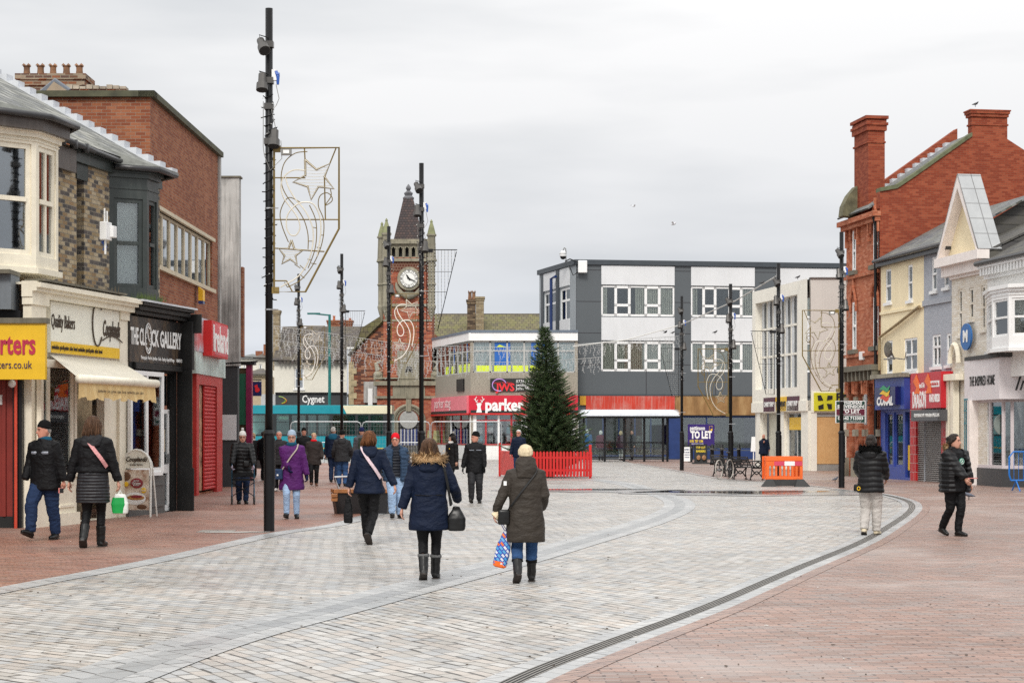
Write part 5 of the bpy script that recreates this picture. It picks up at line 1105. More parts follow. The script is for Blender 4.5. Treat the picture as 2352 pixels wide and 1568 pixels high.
for F, L, cuts in ((FA, FA.len, 9), (FB_, FB_.len, 6.2)):
    m = wall_mb(0, L, 0, H, [(.15, L-.15, z3+.05, z4)] + [(.15, L-.15, z0, z1)], 0, .3)
    on(F, m.build('wall', PEB, T, fix=False))
    on(F, MB().box(-.05 if F is FB_ else 0, L, -.12, .3, z4+.02, z5).build('white_band', UPVC, T)); on(F, MB().box(0, L, -.16, .3, z5, z6).build('roof_edge', pm('blue_grey_edge', (.13, .16, .2), .5, .15), T))
    on(F, MB().box(0, L, -.03, 0, 0, z0-.05).build('plinth', WHITE, T))
    n = int(cuts); fr = MB(); pn = MB(); xs = [.15+(L-.3)*i/n for i in range(n+1)]
    for x in xs: fr.box(x-.05, x+.05, .06, .14, z3+.05, z4)
    fr.box(.15, L-.15, .06, .14, z3+.05, z3+.12).box(.15, L-.15, .06, .14, z4-.08, z4).box(.15, L-.15, .07, .13, z4-.62, z4-.55)
    w = on(F, fr.build('window', GFR, T)); MB().box(.15, L-.15, .1, .11, z3+.1, z4-.05).build('pane', GL, w)
    MB().box(.15, L-.15, .2, .22, z3, z4).build('blind', CUR, w)
    if F is FB_:
        Xf = lambda u: F.px(u)[0]
        for (ua, ub) in ((1094, 1129), (1135, 1173), (1177, 1213), (1218, 1250)): MB().box(Xf(ua), Xf(ub), .085, .095, z3+.12, zat(839, 110)).build('lime_panel', lime, w)
        for (ua, ub) in ((1136, 1172), (1220, 1252)):
            p_ = MB().box(Xf(ua), Xf(ub), .088, .098, zat(838, 110), zat(786, 110)).build('poster', blu, w); MB().prism([(Xf(ua)+.1, .084, zat(797, 110)), (Xf(ua)+.3, .084, zat(791, 110)), (Xf(ua)+.55, .084, zat(795, 110)), (Xf(ub)-.1, .084, zat(797, 110))], (0, .003, 0)).build('swoosh', lime, p_)
    else:
        for k in (.55, .75, .87): MB().box(L*k, L*k+.25, .088, .098, z3+.7, z4-.1).build('poster', MATS['poster_blue'], w)
        for k in (.35, .5, .68, .8, .9): MB().box(L*k, L*k+.7, .085, .095, z3+.12, z3+.6).build('lime_panel', MATS['lime_strip'], w)
    f = on(F, MB().box(-.1 if F is FB_ else 0, L, -.25, 0, z1+.12, z2).build('fascia', RSG if F is FB_ else pm('pink_fascia', (.72, .18, .22), .4, .1), T))
    MB().box(0, L, -.26, -.25, z1+.12, z1+.3).build('black_strip', LETB, f); MB().box(0, L, -.28, 0, z1+.02, z1+.12).build('red_rail', RED, f)
    if F is FB_:
        text('parker stag', 1.0, LETW, f, (F.px(1156)[0]+.85, -.27, zat(931, 110)), width=3.9, bold=.035)
        mb = MB(); sx0 = F.px(1101)[0]; sz = zat(938, 110); Kk = 110/FL
        mb.prism([(sx0+a*Kk, -.27, sz+b*Kk) for a, b in ((-7, -9), (-4, 2), (-5, 8), (-7, 10), (-3, 12), (0, 13), (3, 12), (6, 10), (4, 8), (3, 2), (6, -9))], (0, .01, 0))
        for s in (-1, 1):
            mb.tube([(sx0+s*2*Kk, -.27, sz+12*Kk), (sx0+s*7*Kk, -.27, sz+15*Kk), (sx0+s*9*Kk, -.27, sz+22*Kk), (sx0+s*6*Kk, -.27, sz+27*Kk)], .022, 5); mb.tube([(sx0+s*8*Kk, -.27, sz+18*Kk), (sx0+s*12*Kk, -.27, sz+22*Kk)], .018, 5); mb.tube([(sx0+s*7*Kk, -.27, sz+15*Kk), (sx0+s*3*Kk, -.27, sz+20*Kk)], .018, 5)
        mb.build('stag_emblem', LETW, f)
        jb = MB().box(F.px(1126)[0], F.px(1260)[0], -.1, 0, zat(898, 110), zat(869, 110)).build('sign_panel', LETB, T)
        text('JWS', .62, MATS['logo_red'], jb, (F.px(1161)[0], -.12, zat(890, 110)), bold=.02); text('Joiners Windows', .16, MATS['logo_red'], jb, (F.px(1155)[0], -.12, zat(879, 110)))
        MB().tube([(F.px(1147)[0]+.42*math.cos(q), -.12, zat(884, 110)+.36*math.sin(q)) for q in [math.radians(d) for d in range(20, 300, 14)]], .03, 5).build('logo_ring', pm('logo_lilac', (.5, .3, .7), .4, bump=0), jb)
        for k, tx in enumerate(('07761 85722', 'jwsltd@hot.com', 'John White')): text(tx, .26, LETW, jb, (F.px(1185)[0], -.12, zat(876+8*k, 110)), align='LEFT')
    else:
        text('parker stag', .9, pm('sign_pale', (.8, .6, .6), .5, bump=0), f, (L*.4, -.27, (z1+z2)/2+.2), width=L*.42); MB().box(F.px(1051)[0], F.px(1067)[0], -.08, 0, zat(898, 112), zat(870, 112)).build('small_sign', BLACKP, T).matrix_world
        T.children[-1].location = V(T.children[-1].location)
    # shop windows
    fr = MB(); ms = 8 if F is FB_ else 4
    for i in range(ms+1): x = .15+(L-.3)*i/ms; fr.mat(1 if i % 2 == 0 else 0).box(x-(.2 if i % 4 == 0 and F is FB_ else .06), x+(.2 if i % 4 == 0 and F is FB_ else .06), .02, .12, z0, z1)
    fr.mat(0).box(.15, L-.15, .03, .11, z0-.05, z0+.08).box(.15, L-.15, .035, .105, z1-.35, z1-.28)
    w = on(F, fr.build('shop_window', [pm('dark_red_frame', (.35, .015, .02), .5), UPVC], T)); MB().box(.15, L-.15, .07, .08, z0, z1).build('pane', GL, w)
    pc = MB(); nn = int(L/.62)
    for i in range(nn):
        for j in range(3): pc.mat((i*3+j) % 5 == 0).box(.3+i*.62, .3+i*.62+.42, .3, .31, z0+.2+j*.5, z0+.2+j*.5+.38)
    pc.build('property_cards', [pm('cards_white', (.5, .5, .5), .6, .4, scale=5), pm('cards_teal', (.05, .3, .35), .6, .3)], w)
for o in T.children:       # the small sign belongs on the receding side
    if o.name.startswith('small_sign'): on(FA, o)
a_, b_ = FB_.len, FA.len
pA = FA.P-FB_.P
mb = MB().prism([(pA.x, pA.y, H-.02), (0, 0.05, H-.02), (a_, 0.05, H-.02), (a_, 12, H-.02), (pA.x, 12, H-.02)], (0, 0, .02)); mb.quad((pA.x, pA.y, 0), (pA.x, 12, 0), (pA.x, 12, H), (pA.x, pA.y, H)).quad((pA.x, 12, 0), (a_, 12, 0), (a_, 12, H), (pA.x, 12, H)); mb.build('roof', pm('felt', (.1, .1, .1), .9), T)
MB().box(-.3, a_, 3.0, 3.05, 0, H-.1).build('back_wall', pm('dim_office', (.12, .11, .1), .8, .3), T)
# ---- grey and white three-storey block
G1 = Fac((xat(1239, 119.5), 119.5), (xat(1323, 112), 112)); G2 = Fac((xat(1323, 112), 112), (xat(1945, 114.6), 114.6))
HGm = zat(598, 112)
T = thing('office_block', 'three-storey office block with dark grey panels, white spandrels and empty shops below', 'building', G2.P, G2.rz)
DGP, tt = newmat('grey_cladding'); o_ = tt.coords(); ss = tt.new('ShaderNodeSeparateXYZ'); tt.link(o_, ss.inputs[0]); r_, j_, _, _ = cell_nodes(tt, ss.outputs[0], ss.outputs[2], 4.4, 1.93, .05, False)
tt.val(tt.b.inputs['Base Color'], tt.mix(j_, tt.mix(tt.noise(o_, .6, 3), (.08, .092, .10), (.098, .11, .12)), (.03, .03, .035))); tt.b.inputs['Roughness'].default_value = .5
WSP = pm('white_spandrel', (.66, .67, .68), .45, .05, scale=.5, streak=.16, grime=(.4, .4, .38))
px = lambda u: G2.px(u)[0]; pz = lambda u, v: G2.px(u, v)[1]
Zt = {v: pz(1330, v) for v in (597, 609, 655, 725, 783, 852, 905)}
bays = [(px(1381), px(1549)), (px(1587), px(1733)), (px(1783), px(1945)-.2)]
hol = [(a, b, Zt[725], Zt[655]) for a, b in bays]+[(a, b, Zt[852], Zt[783]) for a, b in bays]
gf = [(px(1345), px(1536), .15, pz(1400, 944)), (px(1564), px(1740), .55, pz(1650, 955))]
wall_mb(0, G2.len, 0, HGm, hol+gf, 0, .25).build('wall', DGP, T, fix=False)
mb = MB()
for a, b in bays: mb.box(a, b, -.06, 0, Zt[655]+.06, Zt[609]).box(a, b, -.06, 0, Zt[783]+.06, Zt[725]-.06)
mb.each('spandrel', WSP, T)
VB = pm('vertical_blind', (.78, .75, .62), .85, .1, scale=.8)
for k, (a, b) in enumerate(bays):
    for z0, z1 in ((Zt[725], Zt[655]), (Zt[852], Zt[783])):
        L = b-a; mb = MB().box(a, b, .02, .12, z0, z0+.12).box(a, b, .02, .12, z1-.1, z1).box(a, a+.1, .02, .12, z0, z1).box(b-.1, b, .02, .12, z0, z1)
        for p, q in ((.18, .40), (.59, .81)):
            x0, x1 = a+L*p, a+L*q; mb.box(x0, x0+.16, .0, .12, z0, z1).box(x1-.16, x1, .0, .12, z0, z1).box(x0, x1, .0, .12, z0, z0+.16).box(x0, x1, .0, .12, z1-.16, z1).box(x0, x1, .0, .12, z0+(z1-z0)*.32, z0+(z1-z0)*.32+.16)
        w = mb.build('window', UPVC, T); MB().box(a+.1, b-.1, .06, .07, z0+.1, z1-.1).build('pane', GL, w)
        segs = [(.0, .09), (.47, 1)] if (k == 0 and z0 > 7) else ([(0, .12), (.82, 1)] if (k == 1 and z0 > 7) else [(0, 1)])
        for p, q in segs:
            c = MB(); n = max(2, int((q-p)*L/.13))
            for i in range(n): xa = a+L*p+(q-p)*L*i/n; c.quad((xa, .13, z0), (xa+.12, .16, z0), (xa+.12, .16, z1), (xa, .13, z1))
            c.build('curtain', VB, w, fix=False)
MB().box(-.1, G2.len, -.14, .3, HGm-.25, HGm+.05).box(-.05, G2.len, -.1, 0, Zt[905]-.12, Zt[905]).build('parapet_trim', pm('dark_trim', (.045, .055, .065), .5, .1), T)
mb = MB().box(px(1345), px(1549), -.12, 0, pz(1400, 944), pz(1400, 909)); mb.build('faded_fascia', pm('peeling_red_paint', (.5, .035, .015), .6, .15, scale=.8, streak=.5, grime=(.55, .45, .4)), T)
MB().box(px(1331), px(1345), -.12, 0, pz(1338, 930), pz(1338, 909)).build('orange_panel', pm('orange_panel', (.6, .3, .02), .6), T)
WB, tt = newmat('wood_boards'); o_ = tt.coords(); tt.val(tt.b.inputs['Base Color'], tt.ramp(tt.noise(tt.mapping(o_, (1.2, 1, .35)), 1.3, 5, .65), [(.3, (.13, .065, .02)), (.5, (.28, .15, .055)), (.7, (.42, .27, .12))])); tt.b.inputs['Roughness'].default_value = .8
MB().box(px(1550), px(1738), -.1, 0, pz(1650, 953), pz(1650, 909)).build('timber_fascia', WB, T)
NB = pm('navy_column_paint', (.012, .035, .14), .5, .15)
MB().box(px(1536), px(1563), -.1, .1, 0, pz(1550, 953)).box(px(1564), px(1740), -.05, 0, 0, .5).build('navy_pier', NB, T)
for h, n in ((gf[0], 5), (gf[1], 3)):
    w = window(T, *h, NB, y=.1, kind='plain', nx=n, fw=.1); MB().box(h[0], h[1], 3, 3.05, 0, h[3]+.2).build('back_wall', pm('empty_shop_green', (.16, .19, .10), .8, .3), w)
mb = MB()
pL = G1.P-G2.P
def g1(o): o.location = G1.P-G2.P; return o
# left flank (rotated into the parent's frame)
def onG1(o):
    d = G1.P-G2.P; M = Matrix.Rotation(-G2.rz, 4, 'Z'); o.location = M @ d; o.rotation_euler = (0, 0, G1.rz-G2.rz); return o
q = lambda u: G1.px(u)[0]
hs = []
for (ua, ub) in ((1250, 1278), (1287, 1309)):
    for va, vb in ((668, 740), (790, 862)): hs.append((q(ua), q(ub), zat(vb-4, 113.5), zat(va-9, 113.5)))
onG1(wall_mb(0, G1.len, 0, HGm, hs, 0, .25).build('wall', pm('flank_grey_panel', (.30, .33, .35), .5, .06, scale=.6), T, fix=False))
mb = MB()
for (ua, ub) in ((1250, 1278), (1287, 1309)): mb.box(q(ua), q(ub), -.06, 0, Zt[655]+.1, Zt[609]).box(q(ua), q(ub), -.06, 0, Zt[783]+.1, Zt[725]-.1)
onG1(mb.build('spandrel', WSP, T)); onG1(MB().box(q(1245), q(1250), -.08, 0, 0, HGm).box(q(1279), q(1286), -.08, 0, 0, HGm).box(-.1, G1.len, -.14, .2, HGm-.25, HGm+.05).build('parapet_trim', MATS['dark_trim'], T))
for h in hs:
    w = onG1(window(T, *h, UPVC, y=.05, kind='cross', nx=2, fw=.14, pane=GLD, curtain=VB))
onG1(MB().tube([(q(1278), -.35, 2.5), (q(1278), -.35, HGm-.8), (q(1278)+.5, -.2, HGm-.7)], .1, 8).build('drainpipe', pm('navy_pipe', (.01, .03, .12), .4), T))
mb = MB().prism([(0, .01, HGm-.02), (G2.len, .01, HGm-.02), (G2.len, 14, HGm-.02), (2.2, 14, HGm-.02)], (0, 0, .02)); mb.quad((0, 4.5, 0), (G2.len, 4.5, 0), (G2.len, 4.5, HGm), (0, 4.5, HGm)); mb.build('roof', MATS['felt'], T)
pL = Matrix.Rotation(-G2.rz, 4, 'Z') @ pL; MB().prism([(pL.x, pL.y, HGm-.05), (0, 0.02, HGm-.05), (3, 9, HGm-.05), (pL.x+2, pL.y+3, HGm-.05)], (0, 0, .02)).build('roof_deck', MATS['felt'], T)
cc = thing('dome_camera', 'white dome camera on a curved pole above the grey office block corner', 'camera', (xat(1297, 113), 113, HGm))
MB().tube([(.08, 0, 0), (.08, 0, zat(578, 113)-HGm), (.06, 0, zat(571, 113)-HGm), (-.02, 0, zat(569, 113)-HGm), (-.1, 0, zat(575, 113)-HGm)], .035, 6).build('pole', GREYM, cc); MB().ball((-.1, 0, zat(585, 113)-HGm), .22, 12).lathe([(zat(583, 113)-HGm, .24), (zat(576, 113)-HGm, .1)], (-.1, 0, 0), 12).build('dome', UPVC, cc, smooth=True); MB().ball((-.1, 0, zat(589, 113)-HGm), .19, 12).build('lens', BLACKP, cc, smooth=True)
fl = thing('floodlight', 'white boxy floodlight cabinet on the grey office block corner', 'lamp', (xat(1328, 111.6), 111.6, zat(613, 111.6)))
MB().box(0, .55, 0, .3, -.35, .4).build('cabinet', UPVC, fl, bevel=.03); MB().tube([(0, .1, .3), (-.5, .2, .5), (-.8, .2, .35)], .04, 6).tube([(0, .1, -.3), (-.3, .2, -.5), (-.5, .3, 0)], .03, 6).build('cable', BLACKP, fl)
# pattinson board in the empty window
T = frontal('to_let_sign', 'purple TO LET board in front of the empty office block shop', 'sign', 1580, 108); k8 = 108/FL; L = 61*k8; z = lambda v: zat(v, 108)
PUR = pm('sign_purple', (.03, .012, .14), .4, .05)
pn = MB().box(0, L, 0, .06, z(1023), z(974)).build('board', PUR, T); text('pattinson', .34, LETW, pn, (L*.36, -.01, z(983)), width=L*.56, bold=.01); text('TO LET', .58, LETW, pn, (L*.5, -.01, z(999)), width=L*.8, bold=.03); text('0191 737 1154', .2, pm('ink_yellow', (.8, .6, .02), .5, bump=0), pn, (L*.32, -.01, z(1013)), width=L*.5, bold=.008); text('pattinson.co.uk', .12, LETW, pn, (L*.34, -.01, z(1018.5)), width=L*.5)
MB().box(L*.80, L*.92, -.012, 0, z(989), z(978)).build('logo_badge', YEL, pn); text('P', .3, PUR, pn, (L*.86, -.02, z(983.5)), bold=.02); MB().box(L*.15, L*.15+.07, .06, .13, 0, z(974)).box(L*.85, L*.85+.07, .06, .13, 0, z(974)).each('post', BLACKP, T)
# ---- white framed building with louvred window
W1 = Fac((xat(1735, 85.5), 85.5), (xat(1862, 78), 78)); W2 = Fac((xat(1862, 78), 78), (xat(1965, 78), 78)); HW = zat(640, 78)
T = thing('charity_shop', 'cream framed modern block with tall louvred window over a charity shop and boarded unit', 'building', W2.P, W2.rz)
MUSH = pm('mushroom_render', (.56, .52, .48), .8, .06, scale=.6, streak=.1)
CRM = pm('bright_cream_frame', (.80, .77, .68), .5, .05, streak=.08)
d_ = W1.P-W2.P
def w1(o): o.location = d_; o.rotation_euler = (0, 0, W1.rz); return o
q = lambda u: W1.px(u)[0]; zl = lambda v: zat(v, 79)
z7 = zl(904); ops = (q(1742), q(1839), zl(888), zl(675))
w1(wall_mb(0, W1.len, z7-.3, HW, [ops], -.15, .3).build('frame', CRM, T, fix=False))
w1(wall_mb(0, W1.len, 0, z7-.3, [(q(1752), q(1798), .1, 2.5), (q(1807), q(1845), .5, 2.5)], 0, .2).build('shopfront', CRM, T, fix=False))
mb = MB(); n = 7
for i in range(n+1): x = ops[0]+(ops[1]-ops[0])*i/n; mb.mat(0).box(x-.04, x+.04, .14, .2, ops[2], ops[3])
lv = MB().box(ops[0], ops[1], .2, .24, ops[2], ops[3])
w = w1(mb.build('louvre_window', CRM, T)); lv.build('pane', pm('tinted_pane', (.1, .11, .11), .15, .2), w)
mb = MB()
for i in range(n):
    xa = ops[0]+(ops[1]-ops[0])*(i+.06)/n; xb = ops[0]+(ops[1]-ops[0])*(i+.42)/n
    for j in range(44): zz = ops[2]+(ops[3]-ops[2])*j/44; mb.box(xa, xb, .16, .19, zz, zz+.09)
mb.build('louvre_blind', pm('louvre_white', (.55, .57, .58), .5), w)
for zz in (.36, .68): MB().box(ops[0], ops[1], .14, .22, ops[2]+(ops[3]-ops[2])*zz, ops[2]+(ops[3]-ops[2])*zz+.1).build('transom', CRM, w)
for (ua, ub, m, tx, tm) in ((1763, 1789, 'plum_sign', 'CHARITY SHOP', LETW), (1791, 1816, 'y', 'THE FIREPLACE', LETB), (1817, 1844, 'plum_sign', 'CHARITY SHOP', LETW)):
    s = w1(MB().box(q(ua), q(ub), -.2, -.15, zl(943), zl(909)).build('sign_panel', YEL if m == 'y' else pm('plum_sign', (.07, .012, .03), .4), T)); text(tx, .3, tm, s, ((q(ua)+q(ub))/2, -.21, zl(926)), width=(q(ub)-q(ua))*.85, bold=.008)
w1(MB().box(0, W1.len, -.2, 0, z7-.75, z7-.3).box(q(1744), q(1751), -.12, 0, 0, z7-.3).box(q(1799), q(1806), -.12, 0, 0, z7-.3).box(q(1846), W1.len, -.12, 0, 0, z7-.3).build('pier', CRM, T))
w = w1(window(T, q(1807), q(1845), .5, 2.5, GFR, y=.1, kind='plain', nx=2, fw=.06)); MB().box(q(1809), q(1843), .08, .09, 1.75, 2.3).build('poster', YEL, w); MB().box(q(1810), q(1822), .2, .21, .9, 1.6).build('poster', PUR, w)
w1(MB().box(q(1752), q(1798), .3, .34, .1, 2.5).build('door', pm('pale_door', (.6, .58, .48), .5, .1), T)); w1(MB().box(0, W1.len, 1.5, 1.55, 0, 3).build('back_wall', pm('green_white', (.3, .4, .25), .8, .5), T))
L = W2.len
MB().box(0, L, 0, .3, zl(900), HW).build('wall', MUSH, T); MB().box(-.02, L, -.06, .35, HW, HW+.06).build('coping', pm('brown_coping', (.12, .1, .09), .6), T); MB().box(.0, L, -.12, .1, zl(948), zl(900)).box(0, .25, -.1, .1, 0, zl(948)).box(W2.px(1930)[0], L, -.05, .1, 0, zl(948)).build('pier', CRM, T)
s = MB().box(W2.px(1868)[0], L, -.2, -.12, zl(944), zl(903)).build('yellow_fascia', pm('fabric_yellow', (.62, .58, .03), .4, .05), T)
text('FAB', .5, LETB, s, (W2.px(1918)[0], -.21, zl(914)), align='LEFT', bold=.02); text('A1', .45, LETB, s, (W2.px(1918)[0], -.21, zl(934)), align='LEFT', bold=.02)
mb = MB(); c0 = W2.px(1893)[0]; z0 = zl(924)
for an in (40, 140, 230, 315): a = math.radians(an); mb.prism([(c0+.1*math.cos(a), -.21, z0+.1*math.sin(a)), (c0+.34*math.cos(a-.35), -.21, z0+.34*math.sin(a-.35)), (c0+.42*math.cos(a), -.21, z0+.42*math.sin(a)), (c0+.3*math.cos(a+.5), -.21, z0+.3*math.sin(a+.5))], (0, -.01, 0))
mb.build('cat_emblem', LETB, s)
OSB, tt = newmat('chipboard'); o_ = tt.coords(); vv = tt.new('ShaderNodeTexVoronoi'); tt.link(tt.mapping(o_, (1, 1, .5)), vv.inputs['Vector']); vv.inputs['Scale'].default_value = 14
tt.val(tt.b.inputs['Base Color'], tt.mix(tt.noise(o_, 3, 4), tt.mix(vv.outputs['Color'], (.5, .26, .09), (.6, .36, .15)), (.68, .42, .19))); tt.b.inputs['Roughness'].default_value = .8
MB().box(W2.px(1866)[0]+.1, W2.px(1930)[0], .0, .05, zl(1064), zl(958)).build('boarding', OSB, T); MB().box(.25, W2.px(1930)[0], .02, .08, 0, zl(1064)-.005).build('vent_panel', pm('vent_grey', (.28, .27, .25), .6), T); MB().box(.25, L, -.02, .1, zl(957), zl(948)).build('shutter_box', pm('grey_box', (.35, .35, .34), .5), T)
mb = MB().prism([(d_.x, d_.y, HW-.02), (0, .01, HW-.02), (L, .01, HW-.02), (L, 9, HW-.02), (d_.x+2.4, 9+d_.y, HW-.02)], (0, 0, .015)); mb.quad((d_.x+.02, d_.y+.1, 0), (d_.x+2.4, d_.y+9, 0), (d_.x+2.4, d_.y+9, HW), (d_.x+.02, d_.y+.1, HW)).quad((L, 0, 0), (L, 9, 0), (L, 9, HW), (L, 0, HW)); mb.build('roof', MATS['felt'], T)
# ============================================================ STREET FURNITURE
LED = pm('led_white', (.6, .6, .57), .4, .03, bump=0)
ROPE = pm('rope_light', (.62, .58, .48), .4, .1, bump=0)
LIT, tt = newmat('lit_rope'); tt.b.inputs['Base Color'].default_value = (.8, .75, .68, 1); tt.b.inputs['Emission Color'].default_value = (1, .93, .82, 1); tt.b.inputs['Emission Strength'].default_value = .12
CAN = pm('lamp_can', (.09, .085, .08), .35, .1, metal=.5)
BLUEP = MATS['blue_plastic']; BOLT = BLACKP
def spot(z, side, parent, tilt):
    mb = MB(); a = V((side*.10, -.10, z)); d = V((-side*.25, -.45, -.55)).normalized() if tilt else V((-side*.02, -.3, -1)).normalized()
    mb.tube([a-d*.12, a+d*.04, a+d*.05, a+d*.17], [.065, .07, .095, .10], 12); mb.box(side*.02, side*.14, -.08, .02, z-.04, z+.05)
    o = mb.build('spotlight', CAN, parent, smooth=False)
    MB().tube([a+d*.171, a+d*.176], .088, 12).build('lens', DARK, o); MB().tube([a-d*.1, a+V((side*.05, 0, .16)), (0, -.06, z+.12)], .01, 5).build('cable', BLACKP, o)
def lamp(u, vb, vt, label, side=1, quality=1):
    p = gp(u, vb); H = zat(vt, p.y); T = thing('lamp_column', label, 'lamp column', p, 0, 'tall black lamp columns with christmas lights')
    MB().tube([(0, 0, 0), (0, 0, .012), (0, 0, 1.62), (0, 0, 1.68)], [.094, .09, .09, .07], 16 if quality else 10).rings([(0, 0, 1.60, .10, .10), (0, 0, 1.63, .105, .105), (0, 0, 1.69, .075, .075)], 8).box(.055, .10, -.045, .03, .75, 1.55).build('base_post', POLEM, T)
    MB().tube([(0, 0, 1.66), (0, 0, H)], .0615, 14).build('shaft', POLEM, T, smooth=True)
    spot(H-.62, -1, T, True); spot(H-1.22, -1, T, False)
    if side: spot(H-2.15, side, T, False)
    mb = MB()
    for z in (H-.6, H-1.2, H-1.63, H-2.21): mb.box(-.075, .075, -.075, .075, z-.05, z+.05)
    mb.build('clamp', CAN, T)
    MB().box(.05, .13, -.05, .03, H-1.2, H-1.02).build('socket_box', UPVC, T); MB().tube([(.11, -.02, H-1.05), (.15, -.03, H-1.13), (.15, -.03, H-1.27)], [.035, .035, .022], 8).tube([(.12, -.04, H-1.1), (.18, -.04, H-1.1)], .028, 8).build('plug', BLUEP, T)
    rnd = random.Random(int(u)); mb = MB(); z0 = 3.85; z1 = H-1.42; pth = []; n = int((z1-z0)/.018); r = .07
    for i in range(n+1): a = i*.018/.155*2*PI; pth.append((r*math.cos(a), r*math.sin(a), z0+(z1-z0)*i/n+.025*math.sin(a)))
    mb.tube(pth, .009, 4)
    for i in range(0, n, 3):
        a = i*.018/.155*2*PI+rnd.uniform(-.3, .3); q = r+rnd.uniform(.01, .05); z = pth[i][2]
        mb.mat(0).tube([(r*.95*math.cos(a), r*.95*math.sin(a), z), (q*1.12*math.cos(a), q*1.12*math.sin(a), z+rnd.uniform(-.03, .03))], .009, 4)
        if rnd.random() < .55: mb.mat(1).ball((q*1.15*math.cos(a), q*1.15*math.sin(a), z+rnd.uniform(-.02, .02)), .009 if p.y < 40 else .014, 6)
    mb.build('fairy_lights', [BLACKP, LED], T)
    if side:
        hang = [(.07*side, -.05, H-1.25)]; 
        MB().tube([(.12, -.03, H-1.27), (.17, -.03, H-1.5), (.12, -.03, H-1.62), (.05, -.06, H-1.7), (.14, -.05, H-2.1), (.12, -.05, H-2.3)], .006, 5).tube([(-.09, -.05, H-1.55), (-.09, -.06, H-2.3), (-.07, -.07, H-2.45), (.03, -.08, H-2.7), (.22, -.06, H-2.5), (.2, -.03, H-2.2)], .006, 5).build('cable', GREYM, T)
    for z in (H-3.32, H-5.0)[:2 if side else 0]: MB().tube([(0, 0, z-.012), (0, 0, z+.012)], .068, 12).tube([(0, -.05, z), (side*.16, -.05, z)], .012, 5).build('bracket', STEEL, T)
    return T, H
SW = {'big': [(288, 803), (345, 852), (413, 822), (385, 888), (432, 948), (355, 938), (318, 1003), (302, 938), (228, 915), (290, 880)],
      'small': [(220, 1205), (235, 1250), (275, 1258), (240, 1283), (248, 1325), (213, 1300), (172, 1323), (185, 1283), (155, 1245), (205, 1248)]}
LED_C = [[(290, 857), (230, 855), (185, 885), (168, 930), (180, 990), (215, 1040), (250, 1090), (263, 1140), (245, 1178), (215, 1178), (195, 1140), (200, 1080), (235, 1035), (280, 1015), (330, 1025), (360, 1080), (368, 1150), (360, 1220), (348, 1285)],
         [(190, 890), (205, 940), (240, 1000), (290, 1060), (325, 1140), (327, 1220), (305, 1310), (255, 1385), (190, 1425), (165, 1440)]]
BAR_C = [[(300, 762), (240, 770), (190, 810), (170, 870), (172, 930), (200, 990), (250, 1050), (285, 1110), (303, 1180), (303, 1250)], [(270, 1020), (205, 992), (165, 1060), (172, 1130), (205, 1215)], [(415, 950), (418, 985), (390, 1030), (422, 1010), (420, 985), (395, 968), (362, 985), (355, 1035), (380, 1100), (380, 1180), (360, 1260), (320, 1340), (265, 1405), (200, 1440)],
         [(310, 1030), (340, 1100), (346, 1180), (335, 1260), (303, 1345)]]
def motif(T, H, side, lit=False):
    k = .00724/2.184; dz = H-8.69
    def P(q, y=-.05): return V((side*(.09+(q[0]-133)*k), y, CH+(HZ-q[1]/2.184)*.00724+dz))
    c2 = lambda pts: smooth_curve([P(q) for q in pts], 5)
    mb = MB()
    mb.tube([P(q) for q in ((133, 745), (458, 742), (458, 1147), (290, 1463), (133, 1463), (133, 745))], .018, 4, flat=1)
    for a, b in (((133, 893), (290, 893)), ((133, 1102), (458, 1102)), ((133, 1245), (385, 1262)), ((133, 1408), (195, 1408)), ((443, 745), (412, 822)), ((285, 745), (288, 803)), ((385, 888), (390, 1102)), ((195, 1408), (225, 1463))): mb.tube([P(a), P(b)], .011, 4)
    for q in ((147, 750), (140, 1457)): c = P(q); mb.box(c.x-.06, c.x+.06, -.06, -.02, c.z-.05, c.z+.06)
    fr = mb.build('motif_frame', GOLD, T)
    mb = MB()
    for c in BAR_C: mb.tube(c2(c), .008, 4)
    for a, b in (((303, 1210), (327, 1210)), ((325, 1140), (346, 1145)), ((300, 1300), (318, 1305)), ((265, 1378), (285, 1395)), ((363, 1180), (383, 1180)), ((346, 1240), (364, 1245)), ((318, 1320), (345, 1325)), ((290, 1355), (262, 1330)), ((185, 1415), (200, 1440)), ((235, 1325), (265, 1345))): mb.tube([P(a), P(b)], .007, 4)
    mb.build('swirl_rods', GOLD, fr)
    m = LIT if lit else ROPE; w = .014 if lit else .012; mb = MB()
    for c in LED_C: mb.tube(c2(c), w, 5)
    for kk, (s_, y0, y1) in (('big', (12, 815, 1000)), ('small', (8, 1212, 1320))):
        pts = SW[kk]; mb.mat(1).tube([P(q) for q in pts+pts[:1]], .019, 4); mb.mat(0).tube([P(q, -.065) for q in pts+pts[:1]], w*.6, 4)
        for i in range(s_):       # strings of lights across the star
            y = y0+(y1-y0)*(i+.5)/s_; xs = []
            for j in range(10):
                (xa, ya), (xb, yb) = pts[j], pts[(j+1) % 10]
                if (ya-y)*(yb-y) < 0: xs.append(xa+(xb-xa)*(y-ya)/(yb-ya))
            xs.sort()
            for j in range(0, len(xs)-1, 2): mb.tube([P((xs[j], y)), P(((xs[j]+xs[j+1])/2, y+4)), P((xs[j+1], y))], .004, 4)
    mb.build('rope_lights', [m, GOLD], fr)
    bx = P((195, 765)); MB().box(bx.x-.085, bx.x+.085, -.1, -.02, bx.z-.05, bx.z+.05).build('control_box', GREYM, fr); MB().box(bx.x-.05, bx.x+.05, -.105, -.1, bx.z-.025, bx.z+.03).build('box_label', LETW, fr)
